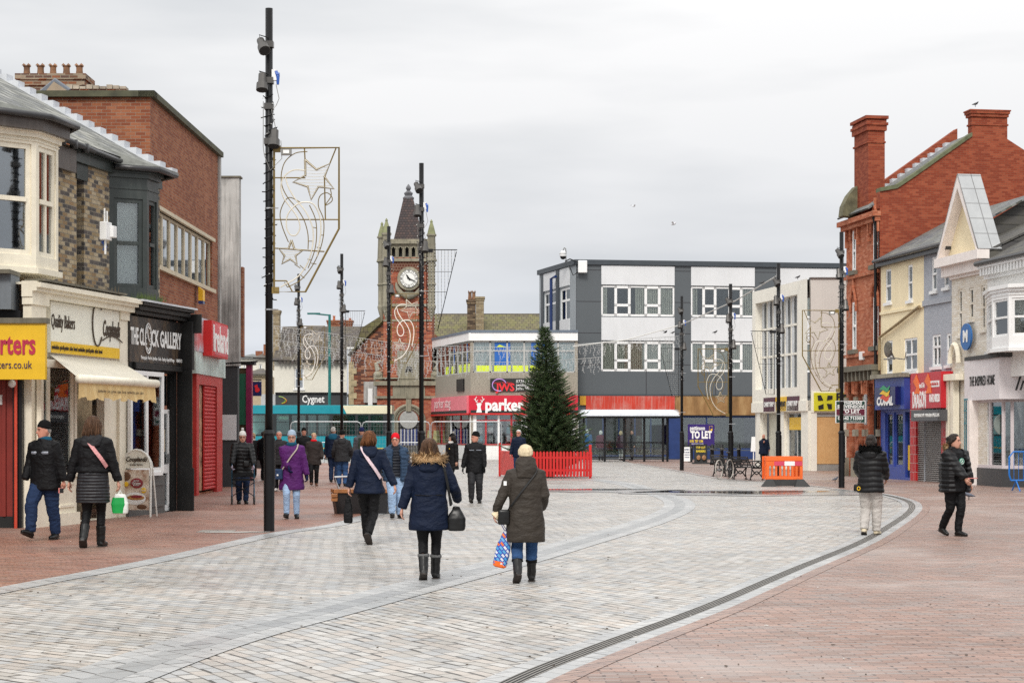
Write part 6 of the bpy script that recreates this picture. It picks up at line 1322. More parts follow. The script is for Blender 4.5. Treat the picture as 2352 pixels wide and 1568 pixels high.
def curtain_lights(T, H, side):
    z1 = H-2.25; z0 = z1-2.1; w = .85; mb = MB(); x0 = side*.14
    mb.tube([(x0-side*.04, -.04, z1), (side*(w+.08), -.04, z1)], .012, 4).tube([(x0, -.04, z1), (x0, -.04, z0)], .010, 4).tube([(side*(w+.06), -.04, z1-.05), (side*.42, -.04, z0), (x0, -.04, z0)], .010, 4).box(min(side*.1, side*.3), max(side*.1, side*.3), -.09, 0, z1-.07, z1+.02)
    for f in (.27, .52): mb.tube([(x0, -.04, z1-2.1*f), (side*(w+.06-(w-.36)*f), -.04, z1-2.1*f)], .006, 4)
    fr = mb.build('light_frame', BLACKP, T); mb = MB(); rnd = random.Random(3)
    for i in range(9):
        x = .17+(w-.15)*i/8; f = min(1., max(.15, (w+.06-x)/(w-.36))) if x > .42 else 1.; zb_ = z1-2.1*f+.03
        mb.mat(0).tube([(side*x, -.05, z1), (side*x, -.05, zb_)], .004, 4); n = int((z1-zb_)/.085)
        for j in range(n): mb.mat(1).ball((side*x+rnd.uniform(-.01, .01), -.06, z1-.05-j*.085), .011, 6)
    mb.build('light_strings', [BLACKP, LED], fr)
T, H = lamp(618, 1220, 20, 'nearest and tallest lamp column on the left, carrying a gold star motif', 1); motif(T, H, 1)
T, H = lamp(968, 1138, 375, 'lamp column in front of the clock tower, with a trapezoid net of lights'); curtain_lights(T, H, 1)
T, H = lamp(893, 1102, 520, 'lamp column overlapping the left turret of the clock tower, with a lit star motif'); motif(T, H, 1, True)
T, H = lamp(785, 1088, 583, 'thin far lamp column left of the clock tower, with a small trapezoid light net'); curtain_lights(T, H, 1)
T, H = lamp(686, 1077, 629, 'farthest left lamp column, star motif in front of the white CYGNET shop'); motif(T, H, 1, True)
T, H = lamp(1566, 1080, 680, 'lamp column at the right end of the bus shelter'); curtain_lights(T, H, -1)
T, H = lamp(1678, 1098, 652, 'lamp column behind the bicycle and black benches, gold star motif to its left'); motif(T, H, -1)
T, H = lamp(1788, 1106, 605, 'lamp column standing behind the orange barrier'); curtain_lights(T, H, -1)
T, H = lamp(1933, 1120, 533, 'rightmost lamp column, star motif on its left, beside the TO LET board'); motif(T, H, -1)
# teal street lamp by the white shop
p = gp(757, 1052); T = thing('street_lamp', 'slim teal street lamp in front of the white corner shop roof', 'street lamp', p); h = zat(722, p.y)
TEAL = pm('teal_pole', (.01, .13, .12), .4, .15)
MB().tube([(0, 0, 0), (0, 0, h*.35), (0, 0, h)], [.14, .1, .08], 8).tube([(0, 0, h-.05), (-1.0, 0, h+.05)], .05, 6).build('pole', TEAL, T); MB().box(-1.4, -.6, -.12, .12, h, h+.1).build('lantern', TEAL, T)
ICE = pm('icicle_wire', (.42, .42, .41), .5, .1, bump=0)
# ---- icicle light strings
def icicles(name, label, pts, drops, seed, ln=.55):
    o = V(pts[0]); T = thing(name, label, 'light string', o, 0, 'icicle light strings across the street'); rnd = random.Random(seed)
    P = [V(p)-o for p in pts]; mb = MB().tube(P, .009, 4); mb.build('cable', ICE, T); mb = MB(); seg = [(P[i+1]-P[i]).length for i in range(len(P)-1)]; tot = sum(seg)
    for i in range(drops):
        s = tot*(i+rnd.random()*.6)/drops; j = 0
        while j < len(seg)-1 and s > seg[j]: s -= seg[j]; j += 1
        p = P[j]+(P[j+1]-P[j])*(s/seg[j]); L = ln*(.3, .65, 1., .5, .8)[i % 5]*rnd.uniform(.8, 1.15); q = p; k = 0
        while k < L:
            r = q+V((rnd.uniform(-.06, .06), rnd.uniform(-.03, .03), -.1)); mb.tube([q, r], .006, 3, cap=False)
            mb.tube([r, r+V((rnd.choice((-1, 1))*.05, 0, -.03))], .007, 3, cap=False); q = r; k += .1
    mb.build('icicles', ICE, T); return T
Yi = 74.
icicles('icicle_lights', 'upper icicle light string crossing in front of the white corner shop and clock tower', [at(629, 748, Yi), at(750, 764, Yi), at(893, 786, Yi), at(975, 792, Yi+3)], 90, 1, .75)
icicles('icicle_lights', 'lower icicle light string crossing in front of the white corner shop and clock tower', [at(632, 780, Yi), at(750, 798, Yi), at(893, 819, Yi), at(975, 826, Yi+3)], 90, 2, .75)
icicles('icicle_lights', 'upper icicle light string from the clock tower past the tree to the office block', [at(975, 793, 77), at(1100, 797, 78), at(1200, 797, 78), at(1316, 791, 79), at(1385, 786, 79), at(1460, 778, 79), at(1560, 772, 79)], 130, 3, .6)
icicles('icicle_lights', 'lower icicle light string from the clock tower past the tree to the grey panels', [at(975, 828, 77), at(1100, 832, 78), at(1200, 831, 78), at(1316, 825, 79), at(1380, 820, 79)], 90, 4, .6)
T = thing('white_cable', 'taut white cable rising from the icicle lights to the lamp column behind the orange barrier', 'cable', at(1316, 795, 78.9)); o_ = V(T.location)
MB().tube([at(1316, 795, 78.9)-o_, at(1440, 780, 78.8)-o_, at(1566, 745, 78.6)-o_, at(1690, 690, 66)-o_, at(1785, 633, 61)-o_], .022, 6).build('rope', LED, T)
# ---- christmas tree
pt = gp(1264, 1097); pt.y = 67.0; pt.x = xat(1262, 67); KT = 67/FL
T = thing('christmas_tree', 'bushy dark green fir tree inside the red picket enclosure', 'tree', pt)
MB().tube([(0, 0, 0), (0, 0, 2), (-.12, 0, 4.2), (-.18, 0, 5.5)], [.12, .1, .045, .01], 8).build('trunk', pm('bark', (.05, .035, .025), .9, .3), T)
rnd = random.Random(12)
def fir_r(z):     # silhouette radius by height
    pr = [(.35, .85), (.6, 1.15), (.95, 1.3), (1.6, 1.2), (2.4, .95), (3.2, .70), (4.0, .48), (4.6, .33), (5.1, .17), (5.5, .04)]
    for (a, ra), (b, rb) in zip(pr[:-1], pr[1:]):
        if a <= z <= b: return ra+(rb-ra)*(z-a)/(b-a)
    return .04
mb = MB(); wd = MB()
def sprig(p, d, L, w):
    """needle spray: narrow fans either side of a twig"""
    d = d.normalized(); s = d.cross(V((0, 0, 1))); s = s.normalized() if s.length > .01 else V((1, 0, 0)); up = s.cross(d)
    n = 5
    for i in range(n):
        c = p+d*(L*i/n); q = w*(1-.6*i/n); m_ = 0 if rnd.random() < .45 else (1 if rnd.random() < .6 else 2)
        mb.mat(m_)
        for sg in (-1, 1):
            t1 = c+s*(sg*q)+d*(L*.26)+up*(q*rnd.uniform(-.15, .5)); mb.add([c, c+d*L*.17, t1], [(0, 1, 2)])
        t1 = c+up*q*.7+d*L*.25; mb.add([c-s*.008, c+s*.008+d*.02, t1], [(0, 1, 2)])
z = .4
while z < 5.45:
    R_ = fir_r(z); nb = max(5, int(20*R_/1.1+4)); ph = rnd.uniform(0, 6.3)
    for i in range(nb):
        a = ph+2*PI*i/nb+rnd.uniform(-.2, .2); R2 = R_*rnd.uniform(.6, 1.22)*(1.15 if rnd.random() < .18 else 1); ax = -.12*max(0, (z-2)/2.2) if z > 2 else 0
        L = R2; b0 = V((ax, 0, z)); n = max(3, int(L/.075)); prev = b0
        for k in range(1, n+1):
            f = k/n; q = b0+V((math.cos(a)*L*f, math.sin(a)*L*f, -.22*L*f+.34*L*f*f))
            dd = (q-prev)
            wd.tube([prev, q], .008, 3, cap=False)
            if f > .22:
                sd_ = V((-math.sin(a), math.cos(a), 0))
                for sg in (-1, 1):
                    d3 = (dd.normalized()*.75+sd_*sg*.7+V((0, 0, rnd.uniform(-.1, .35)))); sprig(q, d3, .19*(1.3-f*.5)*rnd.uniform(.8, 1.25), .06)
            prev = q
        sprig(prev, dd+V((0, 0, .3*dd.length)), .17, .045)
    z += .085 if z < 4.6 else .07
for k in range(8): sprig(V((-.19, 0, 4.9+k*.08)), V((rnd.uniform(-.5, .5), rnd.uniform(-.5, .5), 1)), .16, .04)
mb.build('crown', [pm('needles_dark', (.036, .066, .027), .7, .3, bump=0), pm('needles_mid', (.08, .135, .055), .7, .3, bump=0), pm('needles_light', (.17, .24, .10), .7, .3, bump=0)], T, fix=False); wd.build('branches', MATS['bark'], T, fix=False)
T = thing('picket_enclosure', 'bright red picket fence enclosure around the christmas tree', 'fence', gp(1185, 1098)); Yf = 65.4
PKR = pm('picket_red', (.55, .01, .008), .5, .06)
Lf = xat(1357, Yf)-xat(1185, Yf); mb = MB(); n = int(Lf/.118)
def picket(mb, x, y, rot=0): 
    st = len(mb.v); mb.prism([(-.043, 0, .06), (.043, 0, .06), (.043, 0, .92), (.022, 0, .955), (0, 0, .965), (-.022, 0, .955), (-.043, 0, .92)], (0, .02, 0)); mb.xf(Matrix.Translation((x, y, 0)) @ Matrix.Rotation(rot, 4, 'Z'), st)
for i in range(n+1): picket(mb, .04+Lf*i/n*.985, 0)
mb.box(0, Lf, .021, .06, .25, .33).box(0, Lf, .021, .06, .7, .78).build('front_pickets', PKR, T)
Pb = V((xat(1148, 68.4)-xat(1185, Yf), 3.0, 0)); L2 = Pb.length; an = math.atan2(-Pb.y, -Pb.x); mb = MB(); n2 = int(L2/.118)
for i in range(n2+1): picket(mb, .04+L2*i/n2*.98, 0)
mb.box(0, L2, .021, .06, .25, .33).box(0, L2, .021, .06, .7, .78); o = mb.build('side_pickets', pm('picket_red_pale', (.55, .06, .05), .6, .1), T); o.location = Pb; o.rotation_euler = (0, 0, an)  # side run in a paler, pinker red than the front
mb = MB(); 
for i in range(n+1): picket(mb, .04+Lf*i/n*.985, 3.05)
mb.build('back_pickets', PKR, T)
for x, y, h in ((Lf-.02, .06, 1.2), (0, .06, 1.0), (Pb.x, Pb.y, 1.25), (Lf-.02, 3.0, 1.0)): MB().box(x-.045, x+.045, y-.02, y+.07, 0, h).build('post', PKR, T)
# ---- orange barrier
p = gp(1760, 1117); T = thing('plastic_barrier', 'orange plastic roadworks barrier on black feet with red and white strip', 'barrier', p); k = 55.4/FL; w = 84*k
ORP = pm('orange_plastic', (.80, .14, .02), .4, .1, streak=.25, grime=(.3, .08, .02)); RUBB = pm('black_rubber', (.03, .03, .03), .7, .3)
zz = lambda v: zat(v, 55.4)
def bar_panel(L):
    mb = MB().box(0, L, 0, .05, zz(1058), zz(1048)).box(0, L, .01, .04, zz(1070), zz(1058)).box(0, L, 0, .05, zz(1101), zz(1094)).box(0, .09, 0, .05, zz(1094), zz(1070)).box(L-.09, L, 0, .05, zz(1094), zz(1070)); n = 7
    for i in range(n): x = .12+(L-.24)*(i+.25)/n; mb.box(x, x+(L-.24)/n*.5, .005, .045, zz(1094), zz(1070))
    return mb
pn = bar_panel(w).build('panel', ORP, T, bevel=.008); mb = MB().box(w*.22, w*.5, -.004, .01, zz(1069), zz(1059)); mb.mat(1).box(w*.5, w*.78, -.004, .01, zz(1069), zz(1059)); mb.mat(0).box(w*.78, w-.02, -.004, .01, zz(1069), zz(1059)); mb.build('reflective_strip', [pm('strip_pink', (.6, .06, .12), .3), LETW], pn)
o = bar_panel(.85).build('panel', ORP, T, bevel=.008); o.rotation_euler = (0, 0, math.radians(84)); o.location = (.02, .06, 0); o = bar_panel(.85).build('panel', ORP, T, bevel=.008); o.rotation_euler = (0, 0, math.radians(96)); o.location = (w, .06, 0); o = bar_panel(w).build('panel', ORP, T); o.location = (0, .9, 0)
mb = MB().box(.1, w-.1, -.03, .08, .02, zz(1101)).frustum((-.14, .3, -.12, .18, 0), (.02, .2, -.04, .1, zz(1100))); mb.frustum((w-.25, w+.22, -.12, .18, 0), (w-.18, w+.02, -.04, .1, zz(1100))).build('feet', RUBB, T)
# ---- iron benches
def bench(label, p, rz):
    T = thing('park_bench', label, 'bench', p, rz, 'black iron benches'); BI = pm('cast_iron', (.015, .015, .016), .4, .2)
    for x in (0., 1.15):
        mb = MB(); q = lambda *a: [(x, y, z) for y, z in a]
        for pts in (q((-.30, 0), (-.26, .2), (-.30, .42)), q((.22, 0), (.16, .2), (.14, .42), (.24, .62), (.34, .8)), q((-.32, .42), (.14, .42)), q((-.32, .42), (-.34, .62), (-.1, .66), (.26, .64)), q((-.26, .1), (-.05, .3), (.18, .1)), q((-.28, .4), (-.05, .2), (.15, .4)), q((-.1, .45), (-.2, .55), (-.1, .62), (0, .54), (-.1, .45)), q((.02, .45), (.12, .52), (.1, .62)), q((-.36, .0), (-.24, .03)), q((.16, .03), (.28, 0))):
            mb.tube(smooth_curve([V(a) for a in pts], 4) if len(pts) > 2 else pts, .022, 6)
        mb.build('end_frame', BI, T)
    mb = MB()
    for i in range(5): mb.box(0, 1.15, -.28+i*.085, -.22+i*.085, .43, .455)
    mb.build('seat', BI, T); mb = MB()
    for i in range(4): y, z = .17+i*.04, .5+i*.085; mb.box(0, 1.15, y, y+.02, z, z+.055)
    mb.build('backrest', BI, T); return T
bench('black iron bench standing clear, right of the bicycle', gp(1735, 1102.5), math.radians(112)); bench('black iron bench partly behind the bicycle', gp(1650, 1094), math.radians(66))
# ---- bicycle
p = gp(1664, 1099.5); T = thing('bicycle', 'black bicycle with pale tyres leaning by the lamp column and bench', 'bicycle', p, math.radians(62)); BF = pm('bike_black', (.012, .012, .012), .35, .1)
def wheel(x):
    w = MB().tube([(x+.33*math.cos(q*PI/16), 0, .34+.33*math.sin(q*PI/16)) for q in range(33)], .02, 6).build('wheel', pm('pale_tyre', (.42, .40, .36), .6, .1), T); mb = MB()
    for i in range(14): a = i*PI/7; mb.tube([(x, .01*(-1)**i, .34), (x+.31*math.cos(a), 0, .34+.31*math.sin(a))], .003, 3)
    mb.tube([(x, -.05, .34), (x, .05, .34)], .02, 6).build('spokes', STEEL, w)
wheel(-.52); wheel(.52)
MB().tube([(.52, 0, .34), (.05, 0, .3), (-.12, 0, .82), (.33, 0, .78), (.05, 0, .3)], .018, 6).tube([(-.52, 0, .34), (-.38, 0, .85), (-.36, 0, .92)], .02, 6).tube([(-.52, 0, .34), (-.05, 0, .3)], .014, 6).tube([(.52, 0, .34), (.33, 0, .78)], .014, 6).tube([(-.38, 0, .84), (.33, 0, .78)], .018, 6).build('frame', BF, T)
MB().tube([(.33, 0, .78), (.35, 0, .9)], .014, 6).ball((.36, 0, .93), .1, 10, (1.3, .7, .35)).build('saddle', BF, T); MB().tube([(-.36, 0, .92), (-.36, 0, 1.0)], .016, 6).tube([(-.45, -.28, 1.02), (-.42, -.15, 1.05), (-.37, 0, 1.0), (-.42, .15, 1.05), (-.45, .28, 1.02)], .016, 6).build('handlebar', BF, T)
mb = MB().tube([(.05, -.12, .3), (.05, .12, .3)], .012, 6).tube([(.05, -.1, .3), (.15, -.1, .16)], .012, 6).box(.1, .2, -.16, -.08, .14, .17).build('pedals', BF, T)
# ---- bollards
for u, v, lab in ((1636, 1067, 'black bollard left of the bicycle, right of the TO LET board'), (1658, 1066, 'black bollard just behind the bicycle handlebars'), (1697, 1068, 'black bollard behind the clear-standing iron bench'), (1585, 1061, 'black bollard between the two pavement signs')):
    T = thing('bollard', lab, 'bollard', gp(u, v), 0, 'black bollards outside the empty shops'); MB().lathe([(0, .13), (.12, .13), (.16, .1), (.75, .085), (.78, .11), (.84, .11), (.87, .08), (1.0, .08), (1.05, .03)], (0, 0, 0), 12).build('post', POLEM, T, smooth=True); MB().lathe([(.79, .113), (.83, .113)], (0, 0, 0), 12).build('collar', GREYM, T)
# ---- pavement signs
def aboard(label, p, w, h, m, rz=0., txt=(), frame=BLACKP):
    T = thing('pavement_sign', label, 'pavement sign', p, rz)
    a = MB().box(-w/2, w/2, -.02, .02, .06, h).build('panel', m, T); a.rotation_euler = (math.radians(-8), 0, 0)
    for tx, z, s, tm in txt: text(tx, s, tm, a, (0, -.03, z), width=w*.8, bold=s*.03)
    mb = MB().box(-w/2-.03, -w/2, -.03, .03, 0, h+.03).box(w/2, w/2+.03, -.03, .03, 0, h+.03).box(-w/2, w/2, -.03, .03, h, h+.03); o = mb.build('frame', frame, T); o.rotation_euler = a.rotation_euler
    MB().tube([(-w/2, .35, 0), (-w/2, .13, h)], .015, 5).tube([(w/2, .35, 0), (w/2, .13, h)], .015, 5).build('rear_leg', frame, T); return T
aboard('narrow white pavement sign beside the bus shelter', gp(1578, 1061.5), .34, .85, LETW, txt=(('OPEN', .7, .1, NB), ('PLEASE', .55, .07, NB), ('COME IN', .42, .07, NB), ('TODAY', .28, .07, NB)))
T = aboard('black and yellow barber pavement sign on a dark base', gp(1610, 1065), .6, 1.0, pm('barber_black', (.015, .015, .015), .4), txt=(('TOP CUT', .85, .15, MATS['ink_yellow']), ('BARBERS', .66, .15, MATS['ink_yellow'])))
MB().box(-.45, .45, -.2, .3, 0, .08).build('base', RUBB, T); MB().ball((-.13, -.1, .33), .11, 8, (1, .3, 1.2)).ball((.15, -.1, .33), .11, 8, (1, .3, 1.2)).build('portrait', pm('portrait_tan', (.35, .18, .08), .6, .5, scale=14), T)
T = thing('leaning_notice', 'white leaflet stand against the cream shop pier, right of the benches', 'notice', gp(1731, 1062)); MB().prism([(-.16, 0, .6), (.2, 0, .6), (.26, .05, 1.4), (-.1, .05, 1.4)], (0, .03, 0)).tube([(0, .05, 0), (0, .05, 1)], .03, 6).build('panel', LETW, T)
# ---- bus shelter
p = gp(1338, 1060); Ys = p.y; k = Ys/FL; T = thing('bus_shelter', 'long glazed bus shelter with barrel roof and black posts', 'bus shelter', p); X = lambda u: (u-1338)*k; z = lambda v: zat(v, Ys)
SG = glass('shelter_glass', (.72, .78, .76), .03, .06)
mb = MB()
for u in (1341, 1389, 1434, 1480, 1523, 1533): MB().box(X(u)-.06, X(u)+.06, 0, .12, 0, z(957)).build('post', BLACKP, T)
for v, h in ((1016, .07), (1049, .06), (957, .1)): mb.box(X(1341), X(1525), .02, .1, z(v)-h/2, z(v)+h/2)
mb.build('rail', BLACKP, T)
for a, b in ((1341, 1389), (1389, 1434), (1434, 1480), (1480, 1523)): MB().box(X(a)+.07, X(b)-.07, .05, .062, z(1048), z(960)).build('glass_panel', SG, T)
mb = MB(); n = 12; x0, x1 = X(1328), X(1562)
for i in range(n):
    a, b = PI*i/n, PI*(i+1)/n; f = lambda q, e: (.6-.9*math.cos(q), z(957)+(z(940)-z(957))*(math.sin(q)**.6))
    (ya, za), (yb, zb_) = f(a, 0), f(b, 0); mb.quad((x0+(.25 if 0 else 0), ya, za), (x1, ya, za), (x1-(.5*(math.sin(b))), yb, zb_), (x0+.5*math.sin(b), yb, zb_))
mb.build('roof', pm('frosted_roof', (.66, .69, .74), .3, .12, scale=.8, streak=.2), T); MB().box(x0, x1, -.33, -.28, z(960), z(955)).box(x0, x1, 1.46, 1.52, z(960), z(955)).build('gutter', BLACKP, T)
MB().box(X(1345), X(1520), .5, .8, .45, .5).build('bench_seat', GREYM, T); MB().box(X(1345), X(1520), 1.3, 1.35, z(1031), z(1029)).build('back_rail', pm('blue_rail', (.03, .07, .2), .4), T)
# ---- mesh fence panels round the tower
def heras(label, u0, u1, Yh=103., vt=968):
    T = thing('fence_panel', label, 'fence panel', (xat(u0, Yh), Yh, 0), 0, 'galvanised mesh fence panels'); L = xat(u1, Yh)-xat(u0, Yh); h = zat(vt, Yh); r = .2
    MB().tube([(0, 0, .05), (0, 0, h-r), (r*.3, 0, h-r*.3), (r, 0, h), (L-r, 0, h), (L-r*.3, 0, h-r*.3), (L, 0, h-r), (L, 0, .05)], .028, 6).build('frame', STEEL, T)
    mb = MB(); n = int(L/.16)
    for i in range(1, n): mb.box(L*i/n-.002, L*i/n+.002, -.003, .003, .2, h)
    for i in range(1, 9): mb.box(0, L, -.004, .004, h*i/9, h*i/9+.004)
    mb.build('mesh', STEEL, T); MB().box(-.35, .35, -.12, .12, 0, .13).build('foot', RUBB, T); return T
for a, b, lab in ((668, 829, 'galvanised mesh fence panel standing in front of the bus'), (832, 987, 'galvanised mesh fence panel across the clock tower base'), (990, 1152, 'galvanised mesh fence panel in front of the crimson fascia shop')): heras(lab, a, b)
def crowd(label, p, L, rz=0., m=STEEL, h=1.1):
    T = thing('crowd_barrier', label, 'barrier', p, rz); MB().tube([(.05, 0, .3), (0, 0, .45), (0, 0, h-.15), (.12, 0, h), (L-.12, 0, h), (L, 0, h-.15), (L, 0, .45), (L-.05, 0, .3), (.05, 0, .3)], .025, 6).build('frame', m, T); mb = MB(); n = int(L/.13)
    for i in range(1, n): mb.tube([(L*i/n, 0, .3), (L*i/n, 0, h)], .008, 4)
    mb.build('bars', m, T); MB().tube([(.2, -.3, 0), (.2, 0, .3), (.2, .3, 0)], .02, 6).tube([(L-.2, -.3, 0), (L-.2, 0, .3), (L-.2, .3, 0)], .02, 6).build('feet', m, T); return T
crowd('low galvanised crowd barrier at the foot of the clock tower', (xat(914, 97), 97, 0), 61*97/FL*1.0); crowd('low galvanised crowd barrier below the bus, behind the walkers', (xat(735, 99), 99, 0), 30*99/FL*1.6)
crowd('bright blue crowd barrier cut by the right edge of the photo', (xat(2318, 51.3), 51.3, 0), 2.2, .1, pm('blue_barrier', (.01, .15, .5), .4))
# ---- bus
p = V((xat(566, 113), 113, 0)); T = thing('single_deck_bus', 'turquoise and cream single-deck bus parked behind the fence panels', 'bus', p); Yb = 113.; X = lambda u: xat(u, Yb)-p.x; z = lambda v: zat(v, Yb)
TQ = pm('bus_turquoise', (.0, .24, .30), .25, .05, bump=0, coat=.4); BC = pm('bus_cream', (.68, .64, .46), .25, .05, bump=0, coat=.4); BG = glass('bus_glass', (.6, .8, .76), .03, .1)
xe = X(900)
mb = MB(); mb.box(0, xe, 0, 2.5, .3, z(1001)); mb.mat(1).prism([(0, -.01, z(931)), (X(786), -.01, z(931)), (X(796), -.01, z(950)), (0, -.01, z(950))], (0, 2.5, 0)); mb.mat(2).prism([(X(786), -.01, z(931)), (xe, -.01, z(931)), (xe, -.01, z(950)), (X(796), -.01, z(950))], (0, 2.5, 0)); mb.mat(1).box(0, xe, .1, 2.4, z(931), z(930)); mb.mat(3).box(0, xe, 2.3, 2.45, z(1001), z(950)); mb.build('body', [TQ, TQ, BC, pm('bus_inside', (.5, .62, .58), .7, .4, scale=.7)], T, bevel=.04)
MB().box(0, xe, -.015, .0, z(1030), z(1028)).build('yellow_line', pm('bus_yellow', (.7, .45, .02), .4), T)
wins = [(574, 608), (614, 626), (635, 664), (670, 702), (708, 726), (731, 758), (764, 816), (822, 846), (851, 880)]
hs = [(X(a), X(b), z(997), z(953)) for a, b in wins]; wall_mb(0, xe, z(1001), z(950), hs, 0, .06).build('window_band', pm('bus_black', (.015, .02, .022), .3), T, fix=False)
for h in hs:
    w = MB().box(h[0], h[1], .03, .036, h[2], h[3]).build('window', BG, T); MB().box(h[0], h[1], .02, .04, h[3]-.45, h[3]-.42).build('vent_bar', BLACKP, w)
for x in (2.2, 7.5): wv = MB().rings([(0, 0, -.15, .5, .5), (0, 0, .15, .5, .5)], 20).xf(Matrix.Translation((x, .12, .5)) @ Matrix.Rotation(PI/2, 4, 'X')).build('wheel', RUBB, T)
MB().box(X(640), X(662), .06, .1, z(963), z(956)).build('destination_sign', pm('sign_cream2', (.6, .6, .45), .5), T)
mb = MB()
for i in range(9): x = .6+i*.95; mb.box(x, x+.42, 1.0, 1.5, z(1001), z(985))
mb.build('seats', pm('seat_teal', (.02, .2, .24), .8), T)
# ---- planter benches
def pbench(label, p, rz, L=2.6):
    T = thing('timber_bench', label, 'bench', p, rz, 'curved timber benches on black bases'); n = 14; R_ = 4.2
    def arc(i, r): a = (i/n-.5)*L/R_; return ((R_+r)*math.sin(a), -R_+(R_+r)*math.cos(a)+0)
    mb = MB()
    for i in range(n):
        a, b = arc(i, -.42), arc(i+1, -.42); c, d = arc(i+1, .12), arc(i, .12); e = .12
        sx_ = 1-(.12 if i in (0, n-1) else 0); mb.add([(a[0]*.88, a[1]+.1, 0), (b[0]*.88, b[1]+.1, 0), (c[0]*.88, c[1]-.1, 0), (d[0]*.88, d[1]-.1, 0), (a[0], a[1], .42), (b[0], b[1], .42), (c[0], c[1], .42), (d[0], d[1], .42)], [(0, 3, 2, 1), (4, 5, 6, 7), (0, 1, 5, 4), (2, 3, 7, 6)]+([(3, 0, 4, 7)] if i == 0 else [])+([(1, 2, 6, 5)] if i == n-1 else []))
    mb.build('base', pm('bench_base', (.02, .02, .022), .45, .2), T); mb = MB(); m2 = 40
    for k in range(5):
        for i in range(n):
            r0 = -.46+k*.125; a, b, c, d = arc(i, r0), arc(i+1, r0), arc(i+1, r0+.105), arc(i, r0+.105)
            mb.add([(a[0], a[1], .43), (b[0], b[1], .43), (c[0], c[1], .43), (d[0], d[1], .43), (a[0], a[1], .5), (b[0], b[1], .5), (c[0], c[1], .5), (d[0], d[1], .5)], [(0, 3, 2, 1), (4, 5, 6, 7), (0, 1, 5, 4), (1, 2, 6, 5), (2, 3, 7, 6), (3, 0, 4, 7)])
    for s_ in (.28, .36): mb.box(-L/2+.02, -L/2+.14, -.9, -.35, s_, s_+.06)
    mb.build('seat', WOODM, T)
    for x in (-.38*L, .3*L):
        MB().tube([(x, -.1, .5), (x-.08, -.12, .74), (x+.5, -.12, .76), (x+.5, -.08, .5)], .022, 6, flat=1.6).build('armrest', STEEL, T)
    return T
pbench('curved timber bench on a black base behind the pink-strap and red-hat walkers', gp(832, 1178), math.radians(4), 1.25); pbench('curved timber bench partly hidden behind the nearest left lamp column', gp(605, 1075), math.radians(8), 1.8)
# ---- bakery A-board
p = gp(312, 1187); k = 35.5/FL; T = thing('bakery_sign', 'bakery A-board with a round cream top and a breakfast roll poster', 'pavement sign', p, math.radians(-6)); w = .58; h = 1.3; WF = pm('white_plastic', (.78, .77, .72), .4, .05)
mb = MB(); pts = [(-w/2, 0, 0), (-w/2, .03, .95)]+[(-w/2*math.cos(q*PI/10), .04, .95+.36*math.sin(q*PI/10)) for q in range(1, 10)]+[(w/2, .03, .95), (w/2, 0, 0)]
mb.tube(pts, .022, 6).build('front_frame', WF, T); MB().tube([(x, y+.42*(1-zz_/1.3), zz_) for x, y, zz_ in pts], .018, 6).build('rear_frame', WF, T)
MB().prism([(x*.93, y, zz_) for x, y, zz_ in pts[1:-1]], (0, .012, 0)).build('top_panel', SIGNC, T)
po, tt = newmat('poster_food'); o_ = tt.coords(); tt.val(tt.b.inputs['Base Color'], tt.ramp(tt.noise(o_, 4.5, 3), [(.35, (.30, .13, .06)), (.5, (.62, .50, .40)), (.65, (.75, .68, .58))])); tt.b.inputs['Roughness'].default_value = .35
pp = MB().box(-w/2+.03, w/2-.03, .0, .02, .14, .92).build('poster', po, T)
text('Cooplands', .13, INK, T, (0, .02, 1.12), width=w*.72, shear=.25, bold=.004); text('Quality Bakers', .05, INK, T, (0, .02, 1.02), width=w*.45)
mb = MB().ball((-.02, -.004, .36), .2, 16, (1.1, .05, .62)); mb.mat(1).ball((0, -.012, .38), .15, 12, (1.2, .06, .35)); mb.mat(2).ball((.02, -.022, .40), .06, 10, (2, .1, .5)).ball((.02, -.01, .66), .11, 16, (1.15, .1, .9)); mb.mat(3).ball((.16, -.02, .52), .055, 12, (1, .1, 1)).ball((-.19, -.01, .64), .05, 10, (1, .1, 1)); mb.mat(4).ball((-.2, -.005, .79), .1, 10, (1, .1, .9)).ball((.12, -.006, .2), .08, 10, (1.3, .1, .6))
mb.build('poster_print', [LETW, MATS['bread'], pm('print_maroon', (.25, .02, .03), .5), YEL, pm('print_brown', (.12, .05, .02), .5)], pp, smooth=True)
text('Christmas', .07, LETW, pp, (.02, -.03, .66), width=.17); text('THE ULTIMATE', .035, LETW, pp, (.02, -.03, .705), width=.11); text('BREAKFAST', .035, LETW, pp, (.02, -.03, .62), width=.12); text('£2.65', .045, LETW, pp, (.16, -.04, .52), width=.09)
# ---- broken glass panel lying against the red shutter
T = thing('glass_sheet', 'slanting sheet of glass propped low against the red shutter', 'glass sheet', gp(462, 1112)); MB().prism([(-.4, 0, .35), (.35, -.3, .6), (.35, -.3, .66), (-.4, 0, .41)], (.1, .25, 0)).build('sheet', glass('sheet_glass', (.6, .75, .75), .05, .3), T)
